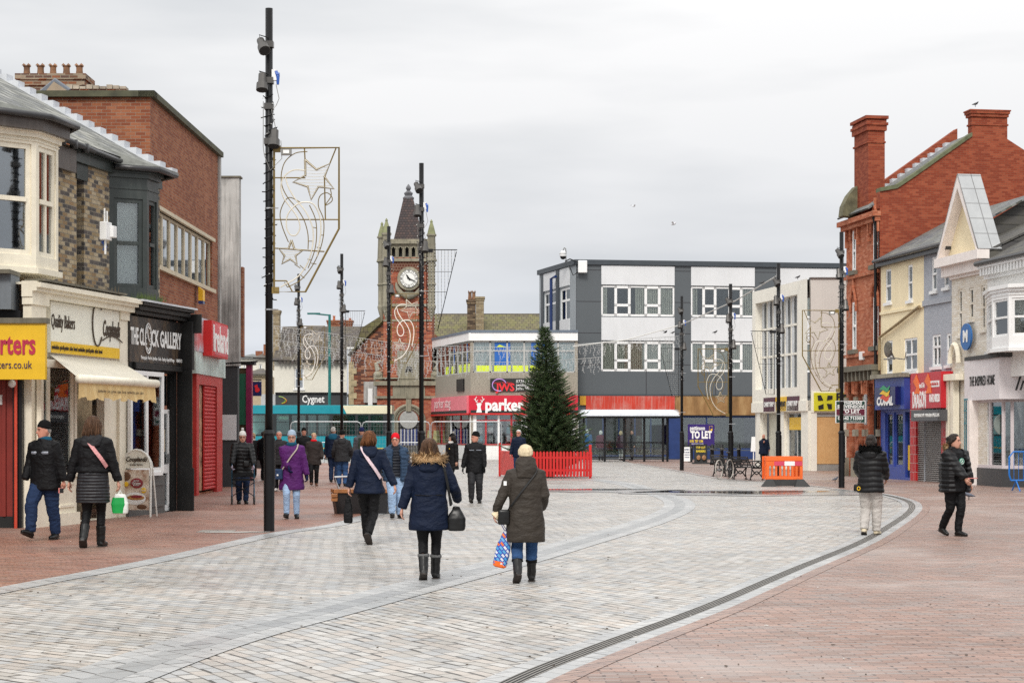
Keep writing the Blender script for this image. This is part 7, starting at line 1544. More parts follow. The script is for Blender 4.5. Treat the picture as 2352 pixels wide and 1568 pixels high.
# ---- birds
def bird(label, cat, p, s, m, wings=False, rz=0.):
    T = thing('bird', label, cat, p, rz)
    MB().tube([(-.5*s, 0, .32*s), (-.3*s, 0, .36*s), (0, 0, .42*s), (.22*s, 0, .5*s), (.34*s, 0, .66*s), (.42*s, 0, .7*s), (.5*s, 0, .68*s)], [.02*s, .08*s, .16*s, .15*s, .09*s, .07*s, .01*s], 8).build('body', m, T, smooth=True)
    if wings:
        for sg in (-1, 1): MB().add([(.15*s, 0, .5*s), (-.15*s, 0, .5*s), (-.2*s, sg*.6*s, .72*s), (.1*s, sg*.6*s, .75*s), (-.3*s, sg*1.15*s, .6*s), (.15*s, 0, .53*s), (-.15*s, 0, .53*s), (-.2*s, sg*.6*s, .75*s), (.1*s, sg*.6*s, .78*s)], [(0, 1, 2, 3), (3, 2, 4), (5, 6, 7, 8), (8, 7, 4), (0, 3, 8, 5), (1, 2, 7, 6)]).build('wing', m, T)
    else: MB().tube([(0, .05*s, .3*s), (0, .05*s, 0)], .02*s, 4).tube([(.04*s, -.05*s, .3*s), (.04*s, -.05*s, 0)], .02*s, 4).build('legs', BLACKP, T)
GULL = pm('gull_white', (.6, .6, .62), .6); PIG = pm('pigeon_grey', (.08, .09, .12), .6, .3, scale=20); STAR = pm('bird_black', (.015, .015, .018), .5)
bird('white gull flying, the upper of two in the sky', 'gull', at(1456, 478, 90), .22, GULL, True, .6); bird('white gull flying lower and to the right of the other', 'gull', at(1547, 521, 90), .3, GULL, True, -.4)
bird('grey pigeon on the paving near the rightmost lamp column', 'pigeon', gp(1918, 1107), .25, PIG, rz=.3); bird('blue-grey pigeon on the red paving behind the woman in the open jacket', 'pigeon', gp(2226, 1148), .3, PIG, rz=2.8)
bird('small dark bird on top of the cream framed building', 'bird', at(1832, 641, 78.5)+V((0, 0, -.02)), .25, STAR); bird('small dark bird standing on the rising white cable', 'bird', at(1750, 655, 62.5), .2, STAR); bird('small dark bird perched on the star motif by the bicycle', 'bird', at(1642, 768, 65.4), .2, STAR)
bird('small dark bird on the tall brick gable chimney', 'bird', at(2240, 246, 64.6), .25, STAR); bird('dark bird flapping beside the light net on the shelter lamp column', 'bird', at(1528, 768, 79), .22, STAR, True, .5); bird('small dark bird perched on top of the light net frame', 'bird', at(1545, 768, 78.8), .2, STAR)
# ============================================================ PEOPLE
SKIN = pm('skin', (.52, .27, .19), .5, .08, bump=0)
SKIN2 = pm('skin_ruddy', (.50, .22, .15), .5, .1, bump=0)
def cloth_m(name, col, rough=.75, fold=.5, quilt=0, var=.18, spec=.18):
    if name in MATS: return MATS[name]
    m, t = newmat(name); o = t.coords()
    n = t.noise(t.mapping(o, (5, 5, 9)), 1.3, 5, .6); c = t.mix(t.ramp(n, [(.3, 0.), (.7, 1.)]), tuple(x*(1-var) for x in col), tuple(min(1, x*(1+var)) for x in col))
    t.val(t.b.inputs['Base Color'], c); t.b.inputs['Roughness'].default_value = rough; t.b.inputs['Specular IOR Level'].default_value = spec
    w = t.noise(t.mapping(o, (6, 6, 9)), 1.1, 4, .6); w2 = t.noise(o, 30, 2)
    h = t.math('ADD', t.math('MULTIPLY', t.math('ABSOLUTE', t.math('SUBTRACT', w, .5)), 3.), t.math('MULTIPLY', w2, .15))
    if quilt:
        s = t.new('ShaderNodeSeparateXYZ'); t.link(o, s.inputs[0]); q = t.math('PINGPONG', t.math('ADD', s.outputs[2], t.math('MULTIPLY', w, .01)), quilt/2); h = t.math('ADD', t.math('MULTIPLY', t.math('POWER', t.math('MULTIPLY', q, 2/quilt), .5), 1.6), t.math('MULTIPLY', h, .5))
    t.val(t.b.inputs['Normal'], t.bump(h, fold, .03)); return m
def hair_m(name, c):
    m, t = newmat(name); o = t.coords(); n = t.noise(t.mapping(o, (70, 70, 5)), 1., 4, .6); n2 = t.noise(t.mapping(o, (14, 14, 5)), 1., 3)
    col = t.mix(t.ramp(t.math('ADD', t.math('MULTIPLY', n, .6), t.math('MULTIPLY', n2, .4)), [(.38, 0.), (.64, 1.)]), tuple(x*.35 for x in c), tuple(min(1, x*1.9) for x in c))
    t.val(t.b.inputs['Base Color'], col); t.b.inputs['Roughness'].default_value = .5; t.b.inputs['Specular IOR Level'].default_value = .25; t.val(t.b.inputs['Normal'], t.bump(t.math('ADD', n, t.math('MULTIPLY', n2, 2.)), .9, .02)); return m
BLK = cloth_m('black_fabric', (.0055, .0055, .0065), .6); NAVY = cloth_m('navy_fabric', (.004, .009, .026), .65); DEN = cloth_m('denim_blue', (.028, .07, .17), .8, .6); DEND = cloth_m('denim_dark', (.015, .03, .075), .8, .6)
DENL = cloth_m('denim_light', (.30, .42, .60), .8, .7); PUR_ = cloth_m('purple_coat', (.075, .012, .105), .6, .5); OLV = cloth_m('olive_brown_coat', (.038, .031, .025), .55, .5); DGR = cloth_m('dark_grey_fabric', (.02, .02, .022), .6); JOG = cloth_m('grey_jersey', (.46, .43, .40), .85, .5)
PUF = cloth_m('black_puffer', (.0045, .0045, .0055), .5, .12, .085, spec=.3); PUFN = cloth_m('navy_puffer', (.006, .008, .016), .5, .6, .055, spec=.35); QLT = cloth_m('quilted_charcoal', (.016, .0165, .02), .5, .5, .045, spec=.35); DENJ = cloth_m('denim_jacket', (.03, .055, .10), .75, .6)
LEATH = pm('black_leather', (.006, .006, .006), .35, .2, bump=.2, spec=.35); TANL = pm('tan_shoe', (.55, .47, .33), .6, .1)
WOOL = {k: cloth_m('wool_'+k, c, .95, .35) for k, c in dict(black=(.005, .005, .005), white=(.55, .54, .52), blue=(.30, .37, .46), red=(.60, .01, .02), navy=(.01, .015, .06), cream=(.60, .50, .34), teal=(.01, .07, .12), maroon=(.10, .01, .03), green=(.03, .04, .03)).items()}
HAIR = {k: hair_m('hair_'+k, c) for k, c in dict(brown=(.07, .035, .018), auburn=(.12, .045, .016), grey=(.35, .33, .31), white=(.65, .64, .62), blond=(.48, .36, .2), dark=(.022, .015, .012)).items()}
FUR = cloth_m('fur_tan', (.46, .31, .17), .95, .5, var=.5); FURB = cloth_m('fur_black', (.006, .006, .006), .9, .5)
EYE = pm('eye_dark', (.02, .015, .012), .3, bump=0); LIPM = pm('lips', (.33, .10, .08), .5, bump=0)
def ik(a, t_, l1, l2, pole):
    a, t_ = V(a), V(t_); d = t_-a; L = min(d.length, (l1+l2)*.9995); dn = d.normalized(); t_ = a+dn*L
    x = (l1*l1-l2*l2+L*L)/(2*L); h = math.sqrt(max(0, l1*l1-x*x)); p = V(pole); p = p-dn*p.dot(dn); p.normalize()
    return a+dn*x+p*h, t_
def fuse(mb, name, m, parent, vox, fold=0., puff=0., smooth=2, kz=14, seed=0.):
    """one continuous surface out of the laid-out volumes, then soft folds"""
    me = mb.mesh('tmp'); o = bpy.data.objects.new('tmp', me); COL.objects.link(o)
    bm = bmesh.new(); bm.from_mesh(me); bmesh.ops.recalc_face_normals(bm, faces=bm.faces); bm.to_mesh(me); bm.free()
    r = o.modifiers.new('r', 'REMESH'); r.mode = 'VOXEL'; r.voxel_size = vox; s = o.modifiers.new('s', 'SMOOTH'); s.iterations = smooth; s.factor = .6
    bpy.context.view_layer.update(); out = bpy.data.meshes.new_from_object(o.evaluated_get(bpy.context.evaluated_depsgraph_get()))
    bpy.data.objects.remove(o); out.name = name; out.materials.clear(); out.materials.append(m)
    if fold or puff:
        nr = [v.normal.copy() for v in out.vertices]
        for v, n in zip(out.vertices, nr):
            c = v.co; d = 0
            if fold:
                q = noise.noise(V((c.x*5+seed, c.y*5, c.z*kz))); q2 = noise.noise(V((c.x*14, c.y*14+seed, c.z*22)))
                d += fold*(1-2.4*abs(q))+fold*.35*q2
            if puff: d += puff*(abs(math.sin(PI*(c.z+.01*math.sin(c.x*20))/.085))**.6-.6)
            v.co = c+n*d
    out.polygons.foreach_set('use_smooth', [True]*len(out.polygons))
    ob = bpy.data.objects.new(name, out); COL.objects.link(ob); ob.parent = parent; return ob
def hand(mb, w, d, H, side, curl=.5, grip=False):
    """palm, four unequal fingers bent at the knuckles, thumb from the side; w wrist point, d direction of the forearm"""
    d = V(d).normalized(); s = V((side, 0, 0)); s = (s-d*s.dot(d)).normalized(); f = d.cross(s)*(-1 if side > 0 else 1)   # s outwards, f palm-normal
    fwd = V((0, -1, 0)); fwd = (fwd-d*fwd.dot(d)); fwd = fwd.normalized() if fwd.length > .1 else V((0, 0, -1)); inn = -s
    st = len(mb.v); mb.tube([w-d*.02*H, w+d*.012*H, w+d*.035*H, w+d*.055*H], [.0145*H, .018*H, .024*H, .022*H], 8, flat=.5, up=tuple(inn))
    for i, L in enumerate((.036, .042, .040, .031)):
        b = w+d*.052*H+fwd*(.017-.0115*i)*H; c = curl*(1.1 if grip else 1); a1 = c*.8; a2 = c*2.; r = .0052*H
        p1 = b+(d*math.cos(a1)+inn*math.sin(a1))*L*.5*H; p2 = p1+(d*math.cos(a2)+inn*math.sin(a2))*L*.55*H; mb.tube([b, p1, p2], [r, r*.95, r*.7], 6)
    tb = w+d*.018*H+fwd*.016*H; mb.tube([tb, tb+d*.018*H+fwd*.014*H+inn*.004*H, tb+d*.038*H+fwd*.014*H+inn*.012*H], [.0075*H, .006*H, .0045*H], 6)
NP = 0
def person(label, u, vb, vt, face, coat=None, legs=(BLK, 1.), shoe=LEATH, hair=None, hat=None, pose={}, skin=SKIN, turn=0., glove=None, scarf=None, glasses=False, boots=0., hood=None, lod=1, sleeve=None, group=None, tilt=0., ears=True, cuff=None):
    global NP; NP += 1
    p = gp(u, vb); H = (vb-vt)*p.y/FL*(.985 if hat else 1.); T = thing('person', label, 'person', p, math.radians(face))
    vx = .0105 if lod == 1 else .016; g = dict(fl=(.05, -.02, 0, 0), fr=(-.05, .02, 0, 0), hl=(.155, -.01, .475), hr=(-.155, -.01, .475), lean=0.); g.update(pose)
    S = lambda q: V(q)*H; lean = g['lean']
    def LN(q): q = V(q); q.y -= lean*max(0, q.z-.5); return q
    hipz = .505-g.get('drop', 0.)
    J = {}
    for s, k in ((1, 'l'), (-1, 'r')):
        f = g['f'+k]; an = V((f[0], f[1], .045+f[2])); hip = V((s*.05, 0, hipz)); kn, an = ik(hip, an, .237, .232, (s*.05, -1, 0)); sh = LN((s*.102, 0, .812)); wr = LN(g['h'+k]) if not g.get('w'+k) else V(g['w'+k]); el, wr = ik(sh, wr, .165, .145, (s*.32, 1, -.2)); J[k] = (hip, kn, an, sh, el, wr)
    # ---------------- body: one skin surface
    Hm = Matrix.Translation(LN((0, 0, .87))*1.) @ Matrix.Rotation(math.radians(turn), 4, 'Z') @ Matrix.Rotation(math.radians(tilt), 4, 'X') @ Matrix.Translation(V((0, 0, -.87)))
    hp = lambda q: (Hm @ V(q))
    mb = MB(); st = 0
    mb.rings([(0, y, z, rx, ry) for z, rx, ry, y in ((.858, .016, .018, -.022), (.868, .027, .030, -.018), (.884, .036, .042, -.009), (.903, .040, .050, -.003), (.925, .042, .055, .0), (.945, .0435, .057, .002), (.965, .042, .055, .003), (.982, .035, .046, .004), (.994, .022, .030, .004), (.9995, .005, .007, .004))], 16)
    mb.tube([(0, -.052, .940), (0, -.058, .926), (0, -.066, .912), (0, -.055, .905)], [.005, .007, .009, .005], 6).tube([(-.012, -.050, .892), (.012, -.050, .892)], .006, 6).tube([(-.03, -.047, .950), (0, -.054, .951), (.03, -.047, .950)], .006, 6)
    if ears:
        for s in (-1, 1): mb.ball((s*.0435, .006, .925), .011, 8, (.5, .9, 1.5))
    mb.xf(Hm, st); st = len(mb.v)
    mb.tube([LN((0, .006, .80)), LN((0, .004, .86)), hp((0, .004, .90))], [.034, .029, .03], 10)
    mb.rings([(0, 0-lean*max(0, z-.5), z, a, b) for z, a, b in ((.47, .05, .05), (.50, .082, .058), (.56, .08, .056), (.62, .074, .05), (.70, .085, .055), (.78, .092, .052), (.82, .07, .042), (.835, .035, .035))], 14)
    for k in 'lr':
        hip, kn, an, sh, el, wr = J[k]; mb.tube([hip, kn, an], [.052, .034, .022], 8); mb.tube([sh, el, wr], [.032, .024, .0155], 8)
    mb.v = [tuple(S(q)) for q in mb.v]
    body = fuse(mb, 'body', skin, T, vx, smooth=1)
    hb = MB(); gl = glove
    for s, k in ((1, 'l'), (-1, 'r')):
        if g.get('pocket') == k: continue
        _, _, _, sh, el, wr = J[k]; hand(hb, S(wr), (wr-el)*.4+V((0, 0, -.06))+(V((0, -.05, .02)) if g.get('palm') == k else V()), H*(1.12 if gl else 1), s, g.get('curl', .5), k in g.get('grip', ''))
    if hb.v:
        if gl: hb.build('glove', gl, T, smooth=True)
        else:
            bm = bmesh.new(); bm.from_mesh(body.data); tmp = hb.mesh('t'); bm.from_mesh(tmp); bmesh.ops.recalc_face_normals(bm, faces=bm.faces); bm.to_mesh(body.data); bm.free()
            body.data.polygons.foreach_set('use_smooth', [True]*len(body.data.polygons))
    # face
    fm = MB(); X = lambda q: S(hp(q))
    for s in (-1, 1):
        fm.ball(X((s*.0165, -.0525, .9335)), .0052*H, 8, (1.2, .6, .8)); fm.tube([X((s*.007, -.057, .9455)), X((s*.017, -.056, .948)), X((s*.027, -.05, .945))], .0022*H, 5)
    if lod: fm.build('eyes_and_brows', EYE, body); MB().tube([X((-.013, -.0535, .893)), X((0, -.057, .8935)), X((.013, -.0535, .893))], .0028*H, 5).build('lips', LIPM, body)
    if glasses:
        q = MB()
        for s in (-1, 1): q.tube([X((s*.018+.0145*math.cos(a*PI/6), -.0625, .933+.0115*math.sin(a*PI/6))) for a in range(13)], .0016*H, 4); q.tube([X((s*.032, -.06, .936)), X((s*.046, .0, .934))], .0016*H, 4)
        q.tube([X((-.004, -.064, .935)), X((.004, -.064, .935))], .0016*H, 4); q.build('glasses', BLACKP, T)
    # hair
    if hair:
        kind, hm = hair; q = MB()
        if kind == 'short': rr = [(.885, .030, .022, .036), (.905, .038, .028, .034), (.925, .0455, .036, .026), (.95, .048, .046, .018), (.968, .0475, .054, .011), (.988, .040, .052, .004), (1.003, .022, .028, .004), (1.007, .004, .005, .004)]
        elif kind == 'crop': rr = [(.915, .036, .026, .034), (.94, .0455, .042, .02), (.965, .0455, .047, .012), (.985, .037, .048, .006), (.999, .020, .027, .005), (1.003, .004, .005, .004)]
        elif kind == 'bob': rr = [(.870, .040, .026, .036), (.885, .050, .036, .028), (.915, .056, .044, .022), (.945, .056, .050, .018), (.970, .053, .056, .011), (.995, .043, .052, .004), (1.010, .022, .028, .004), (1.014, .004, .005, .004)]
        elif kind == 'long': rr = [(.815, .036, .016, .062), (.84, .050, .024, .056), (.87, .055, .034, .044), (.90, .057, .042, .032), (.935, .055, .048, .022), (.968, .051, .056, .011), (.992, .041, .052, .004), (1.008, .022, .028, .004), (1.012, .004, .005, .004)]
        else: rr = [(.858, .024, .018, .034), (.878, .032, .024, .036), (.90, .038, .030, .034), (.925, .0455, .038, .026), (.95, .047, .046, .018), (.968, .0465, .051, .014), (.99, .039, .05, .004), (1.004, .022, .028, .004), (1.008, .004, .005, .004)]
        q.rings([(0, y, z, a, b) for z, a, b, y in rr], 16)
        if kind == 'bun':
            q.ball((0, .066, .955), .024, 10); q.tube([(0, .055, .93), (0, .05, .88), (0, .048, .85)], [.03, .032, .026], 8)
            for s in (-1, 1): q.tube([(s*.036, -.034, .972), (s*.045, -.012, .945), (s*.043, .02, .915)], [.012, .014, .012], 8)
        if kind in ('bob', 'long'):
            for s in (-1, 1): q.tube([(s*.040, -.028, .97), (s*.049, -.02, .93), (s*.047, -.014, .89)], [.012, .014, .010], 8)
        q.xf(Hm); q.v = [tuple(S(a)) for a in q.v]; ho = fuse(q, 'hair', hm, T, vx*.9, fold=.006 if kind in ('bob', 'long') else .003, kz=7, smooth=1, seed=NP)
        if kind in ('bob', 'long') and lod == 1:
            q = MB(); rn = random.Random(NP); zl_ = .868 if kind == 'bob' else .815
            for i in range(150):
                a = rn.uniform(-.12, 1.12)*PI; r = rn.uniform(.98, 1.07); c, s_ = math.cos(a)*r, math.sin(a)*r; fl_ = rn.uniform(-.006, .016); zz = zl_+rn.uniform(-.012, .03); w = rn.uniform(-.012, .012)
                q.tube([(.03*c, .006+.036*s_, 1.006), (.050*c, .014+.056*s_, .975), (.057*c+w*.5, .020+.050*s_, .93), ((.052 if kind == 'bob' else .050)*c+w+fl_*c, .030+.042*s_+fl_*s_, (zz+.93)/2), (.044*c+w*1.4+fl_*c, .036+.034*s_+fl_*s_, zz)], [.002, .0035, .004, .0035, .001], 4)
            q.xf(Hm); q.v = [tuple(S(a)) for a in q.v]; q.build('hair_strands', hm, ho, smooth=True)
    if hat:
        kind, hm = hat[0], hat[1]; q = MB(); q.rings([(0, y, z, a, b) for z, a, b, y in ((.948, .0485, .0585, .008), (.951, .0515, .0625, .006), (.970, .0515, .062, .004), (.973, .049, .059, .004), (.992, .0465, .055, .005), (1.010, .038, .045, .006), (1.022, .022, .027, .007), (1.026, .005, .006, .007))], 20)
        st = 0; tl = Matrix.Translation(V((0, 0, .96))) @ Matrix.Rotation(math.radians(-12), 4, 'X') @ Matrix.Translation(V((0, 0, -.96)))
        if kind == 'cable':
            for a in range(10): an = a*PI/5; q.tube([(.050*math.cos(an), .006+.060*math.sin(an), .955), (.0485*math.cos(an), .006+.057*math.sin(an), .985), (.035*math.cos(an), .006+.043*math.sin(an), 1.014), (.01*math.cos(an), .006+.012*math.sin(an), 1.028)], [.008, .009, .007, .004], 6)
        q.xf(Hm @ tl); q.v = [tuple(S(a)) for a in q.v]; h_ = fuse(q, 'hat', hm, T, vx*.8, fold=.0015, kz=30, smooth=1)
        if kind == 'pom':
            q = MB(); c = V((0, .012, 1.045)); rn = random.Random(4)
            for i in range(220):
                d = V((rn.gauss(0, 1), rn.gauss(0, 1), rn.gauss(0, 1))).normalized(); t1 = d.cross(V((.3, .5, .8))).normalized()*.004; q.add([c+t1+d*.005, c-t1+d*.005, c+d*.027], [(0, 1, 2)])
            q.ball(c, .021, 10); q.xf(Hm @ tl); q.v = [tuple(S(a)) for a in q.v]; q.build('pompom', hat[2], T, fix=False)
    # ---------------- clothes
    lm, lw = legs; q = MB(); q.rings([(0, 0, z, a, b) for z, a, b in ((.452, .045, .05), (.475, .090, .07), (.52, .096, .07), (.57, .088, .062))], 14)
    for k in 'lr':
        hip, kn, an = J[k][:3]; top = hip+V((0, 0, .0)); low = an+(kn-an).normalized()*(boots if boots else .005)
        mid = kn+(an-kn)*.45+V((0, .008, 0)); q.tube([top, (top+kn)/2, kn, mid, low], [.066*min(1.1, lw*.5+.5), .058*(lw*.6+.4), .045*lw, .042*lw, (.036*lw if not boots else .032)], 12)
    q.v = [tuple(S(a)) for a in q.v]; fuse(q, 'trousers', lm, T, vx, fold=.007*(lw if lw > .9 else .25), kz=13, seed=NP*3.1)
    for k, s in (('l', 1), ('r', -1)):
        hip, kn, an = J[k][:3]; f = g['f'+k]; pt = f[3]; fd = V((s*.12, -math.cos(pt), -math.sin(pt))).normalized(); up = V((0, -math.sin(pt), math.cos(pt)))*1.; heel = an-fd*.028-up*.030; q = MB()
        q.tube([an+up*.03, an-up*.012, ], [.03, .030], 10); q.tube([heel+up*.012-fd*.004, heel+up*.013+fd*.03, heel+up*.012+fd*.085, heel+up*.006+fd*.125, heel+up*.004+fd*.142], [.022, .027, .029, .024, .012], 10, flat=.75, up=tuple(up))
        q.tube([an+up*.02, heel+up*.02+fd*.045, heel+up*.012+fd*.09], [.028, .030, .024], 10)
        if boots: q.tube([an+(kn-an).normalized()*boots, an+(kn-an).normalized()*boots*.5, an], [.038, .035, .033], 10)
        q.v = [tuple(S(a)) for a in q.v]; sh_ = fuse(q, 'shoe' if not boots else 'boot', shoe, T, vx*.75, smooth=2, fold=.003 if boots else 0)
        if lod == 1:
            q = MB(); e = heel-up*.008; q.tube([e-fd*.012, e+fd*.03, e+fd*.09, e+fd*.135], [.022, .028, .031, .018], 8, flat=.22, up=tuple(up)); q.v = [tuple(S(a)) for a in q.v]; q.build('sole', MATS['sole'] if 'sole' in MATS else pm('sole', (.03, .022, .018), .7), sh_)
        if cuff and boots:
            a = an+(kn-an).normalized()*boots; q = MB(); q.tube([a-V((0, 0, .012)), a+V((0, 0, .012))], [.042, .042], 12); q.v = [tuple(S(b)) for b in q.v]; fuse(q, 'boot_cuff', cuff, T, vx*.8, fold=.006, kz=30)
    if coat:
        cm, hem, wd = coat[:3]; kind = coat[3] if len(coat) > 3 else ''; fl = coat[4] if len(coat) > 4 else 1.; q = MB()
        rr = [(hem, .118*fl, .088*fl), (hem+.02, .121*fl, .090*fl)]
        if hem < .40: rr += [(.44, .118*(fl+1)/2, .088*(fl+1)/2)]
        rr += [(z, a, b) for z, a, b in ((.53, .113, .085), (.62, .104, .078), (.72, .112, .080), (.785, .116, .072), (.818, .100, .060), (.838, .070, .050), (.852, .047, .046)) if z > hem+.03]
        q.rings([(0, .004-lean*max(0, z-.5), z, a*wd, b*wd) for z, a, b in rr], 20, pw=2.3)
        for k in 'lr':
            _, _, _, sh, el, wr = J[k]; sh2 = sh+V((0, 0, -.004)); w_ = el+(wr-el)*1.03; tk = 1.15 if kind == 'puffer' else 1.
            q.tube([sh2*.75+V((0, 0, sh.z*.25)), sh2, (sh2+el)/2, el, (el+wr)/2, w_], [.044, .049*tk, .044*tk, .040*tk, .037*tk, .031*tk], 12)
        q.tube([LN((0, .002, .83)), LN((0, -.002, .868))], [.050, .047], 14)
        q.v = [tuple(S(a)) for a in q.v]; c_ = fuse(q, 'coat', cm, T, vx, fold=.0075 if kind != 'puffer' else .004, puff=.009 if kind == 'puffer' else 0, kz=8, seed=NP*1.7)
    if hood:      # hood lying on the back; optional fur rim
        q = MB(); hk = hood[3] if len(hood) > 3 else 0; q.rings([(0, y-lean*.33, z+max(0, z-.8)*hk, a, b) for z, a, b, y in ((.765, .03, .012, .075), (.785, .068, .03, .075), (.82, .082, .052, .05), (.85, .078, .060, .032), (.872, .066, .055, .02), (.878, .05, .045, .015))], 18, pw=2.2); q.v = [tuple(S(a)) for a in q.v]; fuse(q, 'hood', hood[0], T, vx, fold=.007, kz=9, seed=NP)
        if len(hood) > 1 and hood[1]:
            q = MB(); rn = random.Random(9); r0 = hood[2] if len(hood) > 2 else 1.
            for i in range(1100 if lod == 1 else 300):
                a = rn.uniform(-.15*PI, 1.15*PI); c = V((.082*r0*math.cos(a), .034+.050*math.sin(a)*r0-lean*.36, .866+rn.gauss(0, .015)+.004*math.sin(a))); d = V((math.cos(a), math.sin(a), rn.uniform(-.5, .9))).normalized(); d = (d+V((rn.gauss(0, .4), rn.gauss(0, .4), rn.gauss(0, .4)))).normalized(); t1 = d.cross(V((.2, .1, 1))).normalized()*.0045; q.add([c+t1, c-t1, c+d*rn.uniform(.022, .05)], [(0, 1, 2)])
            q.tube([(.078*r0*math.cos(a_), .034+.046*math.sin(a_)*r0-lean*.36, .866) for a_ in [(-.15+1.3*i/14)*PI for i in range(15)]], .027, 8); q.v = [tuple(S(a)) for a in q.v]; q.build('fur_trim', hood[1], T, fix=False)
    if scarf:
        q = MB(); q.rings([(0, y, z, a, b) for z, a, b, y in ((.835, .050, .050, -.004), (.85, .060, .062, -.008), (.868, .054, .058, -.010), (.878, .046, .05, -.006))], 16); q.v = [tuple(S(a)) for a in q.v]; fuse(q, 'scarf', scarf, T, vx*.9, fold=.008, kz=20)
    T['_h'] = H; T.pop('_h') if hasattr(T, 'pop') else None
    if '_h' in T.keys(): del T['_h']
    return T, H, J
def on_person(T, q, H): return V(T.location)+Matrix.Rotation(T.rotation_euler.z, 3, 'Z') @ (V(q)*H)
def strap(T, H, pts, m, w=.018, name='strap', parent=None):
    mb = MB(); mb.tube(smooth_curve([V(q)*H for q in pts], 4), w*H, 6, flat=.18, up=(0, 0, 1) if abs(pts[1][2]-pts[0][2]) < .05 else (0, 1, 0)); return mb.build(name, m, parent or T)
def bag(name, label, cat, T, H, c, sz, m, straps=(), taper=.8, sag=.0, sm=None, sw=.008, rz=0.):
    """a bag: rounded body at c (person units), straps given as point lists"""
    B = thing(name, label, cat, on_person(T, (c[0], c[1], c[2]), H), T.rotation_euler.z+rz); w, d, h = [q*H for q in sz]; mb = MB()
    mb.rings([(0, 0, -h/2, w*.42, d*.4), (0, 0, -h*.46, w*.5, d*.5), (0, 0, 0, w*.5*(1+sag), d*.5), (0, 0, h*.4, w*.5*taper, d*.45*taper), (0, 0, h*.5, w*.45*taper, d*.3)], 16, pw=3.5); fuse(mb, 'bag_body', m, B, .01, fold=.006*(1 if sag else .3), kz=9)
    for s_ in straps: q = MB(); q.tube(smooth_curve([(V(a)-V(c))*H for a in s_], 4), sw*H, 6, flat=.3); o = q.build('strap', sm or m, B); o.rotation_euler = (0, 0, -rz)
    return B
RS = math.radians
PINKS = pm('pink_webbing', (.55, .25, .25), .7, .35, scale=60)
REFL = pm('reflective_tape', (.22, .24, .28), .4, .1)
# --- couple by the bakery
T, H, J = person('man in black beanie and black jacket with grey chest bands, walking past the bakery', 104, 1240, 966, -18, coat=(BLK, .43, 1.12), legs=(DEND, 1.15), hat=('plain', WOOL['black']), hair=('crop', HAIR['grey']), scarf=WOOL['teal'], turn=-32, skin=SKIN2, pose=dict(fl=(.04, .10, 0, .0), fr=(-.055, -.14, .03, -.35), hl=(.17, .03, .47), hr=(-.15, -.075, .52), pocket='r', lean=.06))
for a, b in ((-.075, -.018), (.012, .085)): MB().tube([V((a, -.093, .745))*H, V(((a+b)/2, -.101, .745))*H, V((b, -.090, .745))*H], .011*H, 4, flat=.3, up=(0, 1, 0)).build('chest_band', REFL, T)
ph = thing('phone', 'pink phone held low by the man in the banded black jacket', 'phone', on_person(T, (.165, -.02, .425), H), T.rotation_euler.z); MB().box(-.01, .01, -.06, .06, -.04, .04).build('case', pm('phone_pink', (.6, .2, .18), .4), ph, bevel=.004); MB().box(.0102, .012, -.054, .054, -.035, .035).build('screen', LEATH, ph)
T, H, J = person('woman from behind in black top, quilted charcoal skirt coat and pink back strap', 214, 1257, 958, 178, coat=(BLK, .58, 1.05), legs=(BLK, .78), hair=('long', HAIR['brown']), boots=.12, hood=(DGR,), scarf=WOOL['white'], pose=dict(fl=(.05, .10, .03, .6), fr=(-.04, -.07, 0, 0), hl=(.19, .0, .485), hr=(-.20, -.02, .475), grip='r'))
mb = MB(); mb.rings([(0, .004, z*1, a, b) for z, a, b in ((.345, .125, .085), (.36, .128, .088), (.45, .126, .092), (.53, .118, .088), (.62, .108, .08), (.66, .10, .075))], 20, pw=2.3); mb.v = [tuple(V(a)*H) for a in mb.v]; fuse(mb, 'quilted_skirt', QLT, T, .0105, fold=.006, kz=18)
strap(T, H, [(.03, .03, .875), (.02, .085, .83), (-.03, .105, .76), (-.09, .098, .68), (-.118, .05, .62)], PINKS, .017)
mb = None
B = bag('shopping_bag', 'green and white plastic carrier bag hanging from the pink-strapped woman\'s hand', 'bag', T, H, (-.205, -.02, .335), (.115, .06, .15), pm('bag_white_plastic', (.62, .64, .6), .35, .12, scale=8), straps=[[(-.185, -.02, .40), (-.197, -.02, .425), (-.205, -.02, .44)], [(-.225, -.02, .40), (-.212, -.02, .425), (-.205, -.02, .44)]], taper=.75, sag=.12)
MB().rings([(0, 0, -.07*H, .048*H, .034*H), (0, 0, 0, .060*H, .037*H), (0, 0, .05*H, .047*H, .032*H)], 14, False, pw=3).build('green_print', pm('bag_green', (.0, .28, .05), .35), B, fix=False).location = (.018, .006, 0)
# --- foreground women
T, H, J = person('woman from behind in navy jacket with a pale pink strap, auburn windblown hair', 848, 1249, 992, 172, coat=(NAVY, .455, 1.08, '', 1.12), legs=(BLK, .95), hair=('bob', HAIR['auburn']), hood=(NAVY,), lod=1, pose=dict(fl=(.05, -.14, 0, 0), fr=(-.02, .14, .05, .9), hl=(.185, .03, .47), hr=(-.25, .03, .50), lean=.03), tilt=8)
strap(T, H, [(.06, .02, .875), (.045, .075, .845), (-.01, .098, .76), (-.075, .096, .67), (-.118, .06, .59)], pm('pale_pink_webbing', (.55, .42, .45), .7, .35, scale=60), .017)
bag('cloth_bag', 'small black cloth bag swinging from the navy-jacketed woman\'s left hand', 'bag', T, H, (.185, .03, .30), (.075, .045, .22), BLK, straps=[[(.175, .03, .40), (.185, .03, .44)], [(.195, .03, .40), (.187, .03, .44)]], taper=.6, sag=.1)
